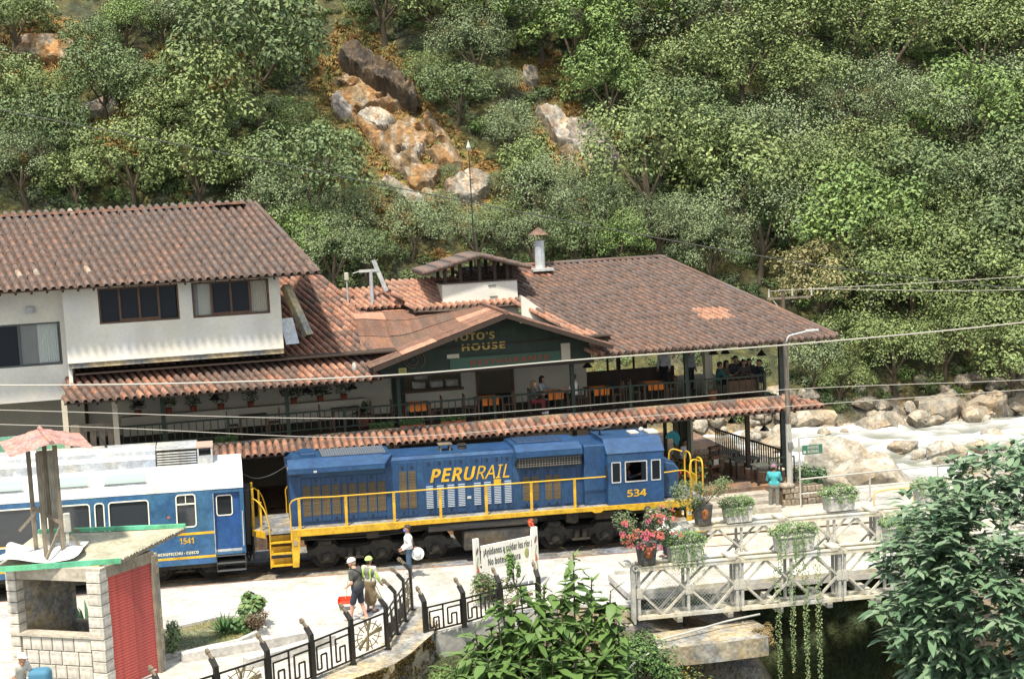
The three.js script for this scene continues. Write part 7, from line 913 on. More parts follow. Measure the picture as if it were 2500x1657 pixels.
// ------------------------------------------------------------------ restaurant furniture
{
  const pos = (s, h, o) => Bp(s, h, o).toArray();
  const chairG = { leg: [bx(-0.2, -0.16, 0, 0.45, 0.16, 0.2), bx(0.16, 0.2, 0, 0.45, 0.16, 0.2), bx(-0.2, -0.16, 0, 0.95, -0.2, -0.16), bx(0.16, 0.2, 0, 0.95, -0.2, -0.16)], seat: bx(-0.21, 0.21, 0.43, 0.47, -0.2, 0.21), back: [bx(-0.16, 0.16, 0.86, 0.93, -0.2, -0.17), bx(-0.16, 0.16, 0.68, 0.73, -0.2, -0.17), bx(-0.09, -0.06, 0.47, 0.86, -0.195, -0.175), bx(0.06, 0.09, 0.47, 0.86, -0.195, -0.175)] };
  const chair = (s, o, turn, label) => { const c = thing('dining_chair', label, 'chair', pos(s, 3.58, o), BA + turn); part('seat', chairG.seat, M.brownWood, c); part('backrest', chairG.back, M.brownWood, c); chairG.leg.forEach(g => part('leg', g, M.brownWood, c)); };
  const tables = [[-2.6, 5.2, 'leftmost table with orange runner on the deck'], [0.1, 5.2, 'table with orange runner right of the leftmost one'], [2.6, 5.3, 'table with orange runner where three guests sit'], [4.4, 5.4, 'table with orange runner right of the green column'], [6.6, 5.6, 'table with orange runner in the dark part of the deck'], [-5.2, 5.3, 'unlaid-looking table by the left planters'], [-8.5, 5.4, 'table farthest left on the deck']];
  for (const [s, o, l] of tables) { const t = thing('dining_table', l, 'table', pos(s, 3.58, o), BA); part('table_top', [bx(-0.5, 0.5, 0.71, 0.75, -0.4, 0.4)], M.brownWood, t); for (const [x, z] of [[-0.45, -0.35], [0.45, -0.35], [-0.45, 0.35], [0.45, 0.35]]) part('leg', [bx(x - 0.03, x + 0.03, 0, 0.71, z - 0.03, z + 0.03)], M.brownWood, t); if (s > -4) { const r = single('table_runner', [bx(-0.3, 0.3, 0.752, 0.758, -0.41, 0.41), bx(-0.3, -0.12, 0.5, 0.758, 0.405, 0.412), bx(-0.08, 0.08, 0.5, 0.758, 0.405, 0.412), bx(0.12, 0.3, 0.5, 0.758, 0.405, 0.412)], M.orangeCloth, 'orange striped cloth on the ' + l.replace(' with orange runner', '').replace('leftmost table on', 'leftmost table of'), 'tablecloth'); r.position.set(...pos(s, 3.58, o)); r.rotation.y = BA; } chair(s - 0.75, o, PI / 2, 'wooden chair at the left end of the ' + l.replace(' with orange runner', '')); chair(s + 0.75, o, -PI / 2, 'wooden chair at the right end of the ' + l.replace(' with orange runner', '')); }
  const gt = thing('dining_table', 'dark table of the large group at the right end of the deck', 'table', pos(10.1, 3.58, 5.3), BA); part('table_top', [bx(-0.8, 0.6, 0.71, 0.75, -0.4, 0.4)], M.darkWood, gt); for (const [x, z] of [[-0.7, -0.35], [0.5, -0.35], [-0.7, 0.35], [0.5, 0.35]]) part('leg', [bx(x - 0.03, x + 0.03, 0, 0.71, z - 0.03, z + 0.03)], M.darkWood, gt); part('panel', [bx(-0.75, 0.55, 0.1, 0.65, 0.3, 0.33)], M.brownWood, gt);
  // flower boxes hung on the deck edge, pots on the ledge
  const fb = (s, h, o, w, label, seed) => { const q = rng(seed), b = thing('flower_box', label, 'flower box', pos(s, h, o), BA); part('box', [rbx(-w / 2, w / 2, 0, 0.17, -0.1, 0.1, 0.02)], M.terracotta, b); const L = new Leaves(); for (let i = 0; i < 420; i++) L.add(rr(-0.5, 0.5, q) * w, 0.16 + rr(0, 0.22, q), rr(-0.12, 0.12, q), q() - 0.5, 0.8, q(), rr(0.04, 0.09, q), 0.5, vary([0.06, 0.11, 0.03], q, 0.3), q); part('plants', L.geo(), M.leafVC, b).userData.kind = 'stuff'; };
  fb(-2.9, 3.5, 4.42, 0.9, 'terracotta flower box with bushy herbs under the gable', 1); fb(-4.0, 3.46, 4.42, 0.9, 'terracotta flower box left of the bushy herbs', 2); fb(-1.4, 3.52, 4.42, 0.92, 'nearly bare red flower box below the deck railing', 3); fb(-9.5, 3.45, 4.42, 0.8, 'flower box above the coach end', 4);
  [[-12.6, 'first'], [-11.5, 'second'], [-10.6, 'third'], [-9.6, 'fourth'], [-8.5, 'fifth'], [-6.9, 'sixth'], [-5.9, 'seventh'], [-5.0, 'eighth']].forEach(([s, n], i) => { const q = rng(i + 30), b = thing('potted_plant', n + ' potted plant from the left on the shaded wall ledge', 'potted plant', pos(s, 4.32, 7.7), BA); const g = new THREE.CylinderGeometry(0.14, 0.1, 0.2, 12); g.translate(0, 0.1, 0); part('pot', g, M.terracotta, b); const L = new Leaves(), big = i === 5 || i === 6 ? 1.6 : 1; for (let k = 0; k < 200; k++) { const a = q() * 6.28, r = Math.sqrt(q()) * 0.3 * big; L.add(Math.cos(a) * r, 0.25 + rr(0, 0.4, q) * big, Math.sin(a) * r, q() - 0.5, 0.7, q() - 0.5, 0.11 * big, 0.45, vary([0.05, 0.085, 0.03], q, 0.3), q); } part('foliage', L.geo(), M.leafVC, b).userData.kind = 'stuff'; });
  const pl = thing('potted_plant', 'large potted palm standing behind the left railing', 'potted plant', pos(-4.5, 3.58, 5.6), BA); { const g = new THREE.CylinderGeometry(0.22, 0.16, 0.4, 14); g.translate(0, 0.2, 0); part('pot', g, M.terracotta, pl); const q = rng(4), L = new Leaves(); for (let k = 0; k < 46; k++) { const a = k * 2.4, e = rr(0.3, 1.4, q); L.dir(0, 0.45, 0, Math.cos(a) * Math.cos(e), Math.sin(e), Math.sin(a) * Math.cos(e), 0, 1, 0.01, rr(0.6, 1.1, q), 0.1, vary([0.05, 0.08, 0.03], q), 0.5); } part('fronds', L.geo(), M.leafVC, pl).userData.kind = 'stuff'; }
  const tp = thing('potted_plant', 'terracotta pot at the foot of the group table', 'potted plant', pos(8.75, 3.58, 4.9), BA); { const g = new THREE.CylinderGeometry(0.2, 0.14, 0.36, 14); g.translate(0, 0.18, 0); part('pot', g, mat([0.34, 0.13, 0.06], 0.8, { t: 'clay' }), tp); const q = rng(8), L = new Leaves(); for (let k = 0; k < 160; k++) L.add(rr(-0.25, 0.25, q), 0.36 + rr(0, 0.35, q), rr(-0.25, 0.25, q), q() - 0.5, 0.7, q() - 0.5, 0.1, 0.4, vary([0.07, 0.08, 0.03], q), q); part('foliage', L.geo(), M.leafVC, tp).userData.kind = 'stuff'; }
  // terrace tables and drum stools
  const dt = (s, o, label, w = 1.05) => { const t = thing('terrace_table', label, 'table', pos(s, 0.42, o), BA + 0.06); part('table_top', [bx(-w / 2, w / 2, 0.7, 0.75, -0.33, 0.33)], mat([0.13, 0.14, 0.13], 0.55, { t: 'wood' }), t); for (const x of [-w / 2 + 0.05, w / 2 - 0.05]) for (const z of [-0.28, 0.28]) part('leg', [bx(x - 0.03, x + 0.03, 0, 0.7, z - 0.03, z + 0.03)], M.black, t); };
  dt(10.35, 3.72, 'nearest black table on the terrace beside the steps'); dt(10.05, 5.15, 'middle black table on the terrace'); dt(9.85, 6.7, 'farthest black table on the terrace beside the glass front');
  [[10.3, 3.95, 'tan drum stool nearest the steps'], [10.95, 3.98, 'tan drum stool behind the nearest table, by the white pole'], [10.6, 4.5, 'tan drum stool between nearest and middle table'], [10.1, 4.62, 'tan drum stool at the front of the middle table'], [9.9, 5.5, 'tan drum stool left of the middle table'], [10.5, 5.75, 'tan drum stool behind the middle table'], [9.85, 6.2, 'tan drum stool in front of the farthest table'], [9.6, 7.0, 'tan drum stool farthest back on the terrace']].forEach(([s, o, l]) => { const t = thing('drum_stool', l, 'stool', pos(s, 0.42, o), BA); const g = new THREE.CylinderGeometry(0.24, 0.23, 0.42, 22); g.translate(0, 0.21, 0); part('drum', g, mat([0.30, 0.18, 0.11], 0.85, { t: 'wood' }), t); const c = new THREE.CylinderGeometry(0.235, 0.245, 0.04, 22); c.translate(0, 0.44, 0); part('hide_top', c, mat([0.52, 0.45, 0.36], 0.9, { t: 'plaster' }), t); });
  const rk = thing('wooden_rack', 'brown wooden display rack on the terrace by the glass front', 'rack', pos(8.85, 0.42, 5.1), BA + 0.3); for (const x of [-0.22, 0.22]) part('upright', [bx(x - 0.02, x + 0.02, 0, 1.35, -0.02, 0.02), box(0.04, 1.3, 0.04, x, 0.62, -0.22, 0.3)], M.brownWood, rk); for (const h of [0.15, 0.5, 0.85, 1.2]) part('shelf', [bx(-0.24, 0.24, h, h + 0.1, -0.16, 0.06)], M.brownWood, rk); part('notice', [bx(-0.14, 0.1, 0.6, 0.82, 0.06, 0.07)], M.paintWhite, rk);
  bush('terrace_plant', 'dark leafy plants with a red flower behind the locomotive nose', 'plant', ...pos(7.6, 0.95, 4.7), 0.8, LEAF.dark, 1500, { leaf: 0.12, sx: 1.3, cols: [[0.05, 0.09, 0.03], [0.04, 0.075, 0.03], [0.05, 0.09, 0.03], [0.05, 0.09, 0.03], [0.45, 0.03, 0.02]] });
}
// ------------------------------------------------------------------ people: continuous bodies from blended tapered bones
function blobMesh(bones, cell, k = 0.03) { // bones: [ax,ay,az, bx,by,bz, ra, rb]; smooth union meshed with surface nets
  let lo = [9, 9, 9], hi = [-9, -9, -9]; for (const b of bones) for (let i = 0; i < 3; i++) { const r = Math.max(b[6], b[7]) + cell * 2 + k; lo[i] = Math.min(lo[i], b[i] - r, b[i + 3] - r); hi[i] = Math.max(hi[i], b[i] + r, b[i + 3] + r); }
  const n = [0, 1, 2].map(i => Math.ceil((hi[i] - lo[i]) / cell) + 1), nx = n[0], ny = n[1], nz = n[2], F = new Float32Array(nx * ny * nz).fill(9);
  for (const b of bones) { // splat each bone only near itself
    const R0 = Math.max(b[6], b[7]) + k * 2.5 + cell * 2, r0 = [0, 1, 2].map(i => Math.max(0, Math.floor((Math.min(b[i], b[i + 3]) - R0 - lo[i]) / cell))), r1 = [0, 1, 2].map(i => Math.min(n[i] - 1, Math.ceil((Math.max(b[i], b[i + 3]) + R0 - lo[i]) / cell)));
    const dx = b[3] - b[0], dy = b[4] - b[1], dz = b[5] - b[2], L2 = dx * dx + dy * dy + dz * dz || 1e-9;
    for (let z = r0[2]; z <= r1[2]; z++) for (let y = r0[1]; y <= r1[1]; y++) for (let x = r0[0]; x <= r1[0]; x++) {
      const px = lo[0] + x * cell - b[0], py = lo[1] + y * cell - b[1], pz = lo[2] + z * cell - b[2], t = clamp((px * dx + py * dy + pz * dz) / L2, 0, 1), d = Math.hypot(px - dx * t, py - dy * t, pz - dz * t) - lerp(b[6], b[7], t), i = (z * ny + y) * nx + x, o = F[i];
      const h = Math.max(k - Math.abs(o - d), 0) / k; F[i] = Math.min(o, d) - h * h * k * 0.25;
    }
  }
  const id = new Int32Array(nx * ny * nz).fill(-1), P = [], idx = [], cor = [0, 1, nx, nx + 1, nx * ny, nx * ny + 1, nx * ny + nx, nx * ny + nx + 1];
  for (let z = 0; z < nz - 1; z++) for (let y = 0; y < ny - 1; y++) for (let x = 0; x < nx - 1; x++) {
    const i = (z * ny + y) * nx + x; let m = 0; for (let c = 0; c < 8; c++) if (F[i + cor[c]] < 0) m |= 1 << c; if (m === 0 || m === 255) continue;
    let sx = 0, sy = 0, sz = 0, cnt = 0; for (let a = 0; a < 8; a++) for (const bit of [1, 2, 4]) { if (a & bit) continue; const b = a | bit, fa = F[i + cor[a]], fb = F[i + cor[b]]; if ((fa < 0) === (fb < 0)) continue; const t = fa / (fa - fb); sx += (a & 1) + (bit === 1 ? t : 0); sy += ((a >> 1) & 1) + (bit === 2 ? t : 0); sz += ((a >> 2) & 1) + (bit === 4 ? t : 0); cnt++; }
    id[i] = P.length / 3; P.push(lo[0] + (x + sx / cnt) * cell, lo[1] + (y + sy / cnt) * cell, lo[2] + (z + sz / cnt) * cell);
  }
  for (let z = 1; z < nz - 1; z++) for (let y = 1; y < ny - 1; y++) for (let x = 1; x < nx - 1; x++) {
    const i = (z * ny + y) * nx + x, s = F[i] < 0; for (const [d, u, v] of [[1, nx, nx * ny], [nx, nx * ny, 1], [nx * ny, 1, nx]]) { if ((F[i + d] < 0) === s) continue; const a = id[i], b = id[i - u], c = id[i - u - v], e = id[i - v]; if (a < 0 || b < 0 || c < 0 || e < 0) continue; if (s) idx.push(a, b, c, a, c, e); else idx.push(a, c, b, a, e, c); }
  }
  const g = new THREE.BufferGeometry(); g.setAttribute('position', new THREE.Float32BufferAttribute(P, 3)); g.setIndex(idx); g.computeVertexNormals(); return uvm(g);
}
const handG = s => { const B = [[0, 0, 0, 0, -0.045, 0, 0.024, 0.03], [-0.022, -0.06, 0, 0.022, -0.06, 0, 0.017, 0.017], [-0.018, -0.03, 0, 0.018, -0.03, 0, 0.02, 0.02]]; [[-0.029, 0.058], [-0.010, 0.068], [0.010, 0.064], [0.028, 0.05]].forEach(([x, L], i) => { B.push([x, -0.07, 0, x * 1.15, -0.07 - L * 0.5, 0.006, 0.0095, 0.009], [x * 1.15, -0.07 - L * 0.5, 0.006, x * 1.2, -0.07 - L, 0.03, 0.009, 0.0075]); }); B.push([-0.026 * s, -0.02, 0.006, -0.05 * s, -0.05, 0.018, 0.012, 0.0105], [-0.05 * s, -0.05, 0.018, -0.052 * s, -0.08, 0.03, 0.0105, 0.009]); return blobMesh(B, 0.006, 0.008); };
const HAND = { l: handG(-1), r: handG(1) };
const HEAD = blobMesh([[0, 0.03, -0.02, 0, 0.045, 0.01, 0.092, 0.09], [0, -0.03, 0.02, 0, -0.06, 0.04, 0.066, 0.045], [-0.03, -0.02, 0.05, 0.03, -0.02, 0.05, 0.04, 0.04], [0, 0.015, 0.094, 0, -0.018, 0.112, 0.009, 0.015], [-0.034, 0.03, 0.078, 0.034, 0.03, 0.078, 0.016, 0.016], [-0.02, -0.052, 0.082, 0.02, -0.052, 0.082, 0.012, 0.012], [-0.088, 0.012, -0.005, -0.096, -0.018, -0.002, 0.016, 0.012], [0.088, 0.012, -0.005, 0.096, -0.018, -0.002, 0.016, 0.012], [0, -0.08, -0.01, 0, -0.14, -0.015, 0.052, 0.056]], 0.0115, 0.018);
const skin = { a: mat([0.50, 0.27, 0.19], 0.6), b: mat([0.30, 0.155, 0.095], 0.6), c: mat([0.22, 0.11, 0.07], 0.6) };
const cloth = c => mat(c, 0.9, { t: 'plaster' });
const STAND = { hip: [0, 0.93, 0], chest: [0, 1.3, 0], neck: [0, 1.46, 0], head: [0, 1.6, 0.02], hL: [0.09, 0.9, 0], hR: [-0.09, 0.9, 0], kL: [0.1, 0.5, 0.02], kR: [-0.1, 0.5, 0.02], aL: [0.1, 0.09, -0.02], aR: [-0.1, 0.09, -0.02], tL: [0.12, 0.035, 0.16], tR: [-0.12, 0.035, 0.16], sL: [0.185, 1.39, 0], sR: [-0.185, 1.39, 0], eL: [0.24, 1.12, -0.03], eR: [-0.24, 1.12, -0.03], wL: [0.24, 0.88, 0.06], wR: [-0.24, 0.88, 0.06] };
const SIT = { hip: [0, 0.53, 0], chest: [0, 0.9, 0.02], neck: [0, 1.06, 0.03], head: [0, 1.2, 0.06], hL: [0.09, 0.52, 0], hR: [-0.09, 0.52, 0], kL: [0.12, 0.52, 0.42], kR: [-0.12, 0.52, 0.42], aL: [0.12, 0.09, 0.4], aR: [-0.12, 0.09, 0.4], tL: [0.13, 0.035, 0.57], tR: [-0.13, 0.035, 0.57], sL: [0.185, 1.0, 0.03], sR: [-0.185, 1.0, 0.03], eL: [0.26, 0.78, 0.14], eR: [-0.26, 0.78, 0.14], wL: [0.14, 0.78, 0.38], wR: [-0.14, 0.78, 0.38] };
function person(label, pos, turn, H, pose, o) {
  const J = Object.assign({}, o.base || STAND, pose), s = H / 1.72, g = thing('person', label, 'person', pos, turn); g.scale.set(s, s, s);
  const b = (a, c, r0, r1) => [...J[a], ...J[c], r0, r1], mid = (a, c, t) => J[a].map((v, i) => lerp(v, J[c][i], t)), bw = o.build || 1;
  const sideL = v => [v[0], v[1], v[2]], dx = (a, x) => [J[a][0] + x, J[a][1], J[a][2]], lat = [J.sL[0] - J.sR[0], J.sL[1] - J.sR[1], J.sL[2] - J.sR[2]].map(v => v * 0.5), sh = (a, k) => J[a].map((v, i) => v + lat[i] * k);
  const torso = [[...sh('hip', 0.45), ...sh('hip', -0.45), 0.115 * bw, 0.115 * bw], [...J.hip, ...J.chest, 0.12 * bw, 0.125 * bw], [...sh('chest', 0.5), ...sh('chest', -0.5), 0.115 * bw, 0.115 * bw], b('sL', 'sR', 0.06, 0.06)], legs = [b('hL', 'kL', 0.085 * bw, 0.058), b('hR', 'kR', 0.085 * bw, 0.058), b('kL', 'aL', 0.056, 0.038), b('kR', 'aR', 0.056, 0.038)], arms = [b('sL', 'eL', 0.05, 0.04), b('sR', 'eR', 0.05, 0.04), b('eL', 'wL', 0.04, 0.027), b('eR', 'wR', 0.04, 0.027)], feet = [b('aL', 'tL', 0.044, 0.034), b('aR', 'tR', 0.044, 0.034)];
  const body = blobMesh([...torso, [...J.chest, ...J.neck, 0.08, 0.056], [...J.neck, ...J.head, 0.055, 0.052], ...legs, ...arms, ...feet], 0.019, 0.035), parts = [body];
  const hr = new THREE.Matrix4().makeRotationFromEuler(new THREE.Euler(o.nod || 0, o.look || 0, 0, 'YXZ')); hr.setPosition(...J.head); parts.push(HEAD.clone().applyMatrix4(hr));
  for (const [w, e, h] of [['wL', 'eL', 'l'], ['wR', 'eR', 'r']]) { const d = V(...J[w]).sub(V(...J[e])).normalize(), m = new THREE.Matrix4().makeRotationFromQuaternion(new THREE.Quaternion().setFromUnitVectors(V(0, -1, 0), d)); m.setPosition(...J[w]); parts.push(HAND[h].clone().applyMatrix4(m)); }
  part('body', parts, o.skin || skin.b, g);
  const inf = (L, e) => L.map(v => [...v.slice(0, 6), v[6] + e, v[7] + e]), sl = o.sleeve === undefined ? 1 : o.sleeve, sleeves = sl >= 1 ? [b('sL', 'eL', 0.064, 0.055), b('sR', 'eR', 0.064, 0.055), [...J.eL, ...mid('eL', 'wL', 0.94), 0.054, 0.042], [...J.eR, ...mid('eR', 'wR', 0.94), 0.054, 0.042]] : [[...J.sL, ...mid('sL', 'eL', sl), 0.066, 0.064], [...J.sR, ...mid('sR', 'eR', sl), 0.066, 0.064]];
  part('shirt', [blobMesh([...inf([[...mid('hip', 'chest', 0.22).map((v, i) => v + lat[i] * 0.42), ...mid('hip', 'chest', 0.22).map((v, i) => v - lat[i] * 0.42), torso[0][6] - 0.004, torso[0][7] - 0.004], [...mid('hip', 'chest', 0.25), ...J.chest, torso[1][6], torso[1][7]], torso[2], torso[3]], 0.014), ...sleeves, [...J.chest, ...mid('chest', 'neck', 0.7), 0.1, 0.07]], 0.019, 0.03)], cloth(o.shirt), g);
  const tl = o.trouser === undefined ? 1 : o.trouser, thigh = [b('hL', 'kL', 0.1 * bw, 0.078), b('hR', 'kR', 0.1 * bw, 0.078)], low = tl >= 1 ? [[...J.kL, ...mid('kL', 'aL', 0.92), 0.076, 0.066], [...J.kR, ...mid('kR', 'aR', 0.92), 0.076, 0.066]] : [];
  if (o.skirt) part('skirt', [blobMesh([[...sh('hip', 0.4), ...sh('hip', -0.4), 0.14, 0.14], [...J.hip, ...mid('hip', 'aL', 0.62).map((v, i) => i ? v : 0), 0.15, 0.19]], 0.02, 0.05)], cloth(o.skirt), g); else part('trousers', [blobMesh([...(tl >= 1 ? thigh : [[...J.hL, ...mid('hL', 'kL', 0.92), 0.1, 0.088], [...J.hR, ...mid('hR', 'kR', 0.92), 0.1, 0.088]]), ...low, [...sh('hip', 0.42), ...sh('hip', -0.42), 0.132 * bw, 0.132 * bw]], 0.019, 0.03)], cloth(o.pants), g);
  for (const [a, t] of [['aL', 'tL'], ['aR', 'tR']]) part('shoe', [blobMesh([[J[a][0], J[a][1] - 0.03, J[a][2], ...J[t], 0.05, 0.043], [J[a][0], J[a][1] - 0.04, J[a][2] - 0.02, J[a][0], J[a][1] - 0.04, J[a][2], 0.045, 0.045]], 0.012, 0.02)], mat(o.shoes || [0.05, 0.05, 0.05], 0.7), g);
  const hd = new THREE.Group(); const add = (n, geo, m) => part(n, geo.applyMatrix4(hr), m, g);
  add('eyes', join([-1, 1].map(k => new THREE.SphereGeometry(0.011, 8, 6).translate(k * 0.033, 0.012, 0.088))), M.black);
  const hc = o.hair || [0.012, 0.01, 0.009]; add('hair', blobMesh(o.cap ? [[0, 0.02, -0.05, 0, -0.03, -0.055, 0.075, 0.055]] : o.longhair ? [[0, 0.055, -0.03, 0, 0.06, 0.005, 0.1, 0.092], [0, 0.02, -0.06, 0, -0.2, -0.09, 0.085, 0.06], [-0.07, 0.02, -0.01, -0.075, -0.14, 0.0, 0.035, 0.03], [0.07, 0.02, -0.01, 0.075, -0.14, 0.0, 0.035, 0.03]] : [[0, 0.06, -0.035, 0, 0.07, 0.005, 0.098, 0.09], [0, 0.0, -0.06, 0, -0.03, -0.06, 0.07, 0.05]], 0.012, 0.02), mat(hc, 0.7));
  if (o.cap) { const c = new THREE.SphereGeometry(0.116, 18, 10, 0, 6.29, 0, 1.65); c.scale(1, 0.95, 1.1); c.translate(0, 0.05, -0.01); const v = new THREE.CylinderGeometry(0.1, 0.1, 0.012, 18, 1, false, -0.9, 1.8); v.scale(0.95, 1, 1.1); v.rotateX(0.2); v.translate(0, 0.06, 0.07); add('cap', join([c, v]), mat(o.cap, 0.8)); }
  if (o.mask) add('face_mask', blobMesh([[-0.04, -0.035, 0.07, 0.04, -0.035, 0.07, 0.04, 0.04], [0, -0.02, 0.09, 0, -0.055, 0.082, 0.032, 0.03]], 0.01, 0.02), mat(o.mask, 0.8));
  return { g, J };
}
const gp = (x, z) => [x, gy(x), z];
{ // visitor in grey T-shirt, walking away to the left
  const { g } = person('man in grey T-shirt, denim shorts and white cap by the fence', gp(-4.68, -38.98), -2.0, 1.8, { chest: [0, 1.3, 0.05], neck: [0, 1.45, 0.08], head: [0, 1.58, 0.14], kL: [0.1, 0.5, 0.13], aL: [0.1, 0.1, 0.2], tL: [0.12, 0.035, 0.38], kR: [-0.1, 0.5, -0.02], aR: [-0.1, 0.1, -0.16], tR: [-0.13, 0.035, 0.02], sL: [0.19, 1.38, 0.06], sR: [-0.19, 1.38, 0.06], eL: [0.25, 1.1, 0.04], wL: [0.13, 0.96, 0.24], eR: [-0.26, 1.1, 0.02], wR: [-0.14, 0.98, 0.22] }, { skin: skin.a, shirt: [0.075, 0.075, 0.07], sleeve: 0.6, pants: [0.03, 0.038, 0.055], trouser: 0, shoes: [0.42, 0.36, 0.28], cap: [0.72, 0.66, 0.6], hair: [0.3, 0.22, 0.15], nod: 0.35, build: 1.08 });
  part('bag_strap', [tube([V(0.12, 1.45, 0.16), V(0.14, 1.46, 0.02), V(0.0, 1.3, -0.12), V(-0.16, 1.02, -0.1), V(-0.17, 0.98, 0.05)], 0.014, 24, 6)], M.black, g);
  // sweeper with lime cap
  const s = person('street sweeper with lime cap and apron beside the man in grey', gp(-4.42, -39.75), 2.7, 1.62, { eL: [0.3, 1.12, 0.05], wL: [0.5, 1.25, 0.2], eR: [-0.28, 1.12, 0.0], wR: [-0.32, 0.92, 0.1] }, { shirt: [0.50, 0.50, 0.44], skirt: [0.16, 0.115, 0.06], pants: [0.02, 0.015, 0.015], shoes: [0.06, 0.05, 0.08], cap: [0.42, 0.62, 0.16], hair: [0.012, 0.01, 0.01] });
  part('vest', [blobMesh([[0.09, 1.3, -0.02, -0.09, 1.3, -0.02, 0.135, 0.135], [0, 1.05, 0, 0, 1.3, -0.01, 0.135, 0.145]], 0.016, 0.03)], cloth([0.20, 0.20, 0.19]), s.g); for (const x of [-0.12, 0.12]) part('reflective_band', [tube([V(x, 1.44, 0.03), V(x * 1.05, 1.36, -0.14), V(x, 1.1, -0.145)], 0.026, 16, 6)], mat([0.35, 0.58, 0.06], 0.6), s.g); for (const sd of [1, -1]) part('sleeve_band', [tube(sd > 0 ? [V(0.24, 1.26, 0.0), V(0.31, 1.13, 0.02), V(0.4, 1.19, 0.1)] : [V(-0.25, 1.28, -0.05), V(-0.31, 1.13, -0.03), V(-0.33, 1.0, 0.03)], 0.035, 12, 6)], mat([0.35, 0.58, 0.06], 0.6), s.g);
  const br = thing('broom', 'broom with a lime stick held by the sweeper', 'broom', gp(-4.12, -40.35)); part('stick', [bar(V(0, 0.12, 0), V(-0.32, 1.25, 0.55), 0.013)], mat([0.40, 0.55, 0.15], 0.6), br); part('bristles', [bar(V(0, 0.0, 0), V(-0.03, 0.16, 0.05), 0.1, 0.05, 10)], mat([0.22, 0.19, 0.15], 0.95), br);
  const dp = thing('dustpan', 'red long-handled dustpan held by the sweeper', 'dustpan', gp(-5.2, -40.1)); part('pan', [bx(-0.2, 0.2, 0.2, 0.22, -0.14, 0.14), bx(-0.2, 0.2, 0.2, 0.36, -0.15, -0.13), bx(-0.21, -0.19, 0.2, 0.34, -0.14, 0.1), bx(0.19, 0.21, 0.2, 0.34, -0.14, 0.1)], mat([0.62, 0.05, 0.02], 0.5), dp); part('handle', [bar(V(0, 0.3, -0.13), V(0.2, 1.25, 0.1), 0.012)], mat([0.40, 0.55, 0.15], 0.6), dp);
}
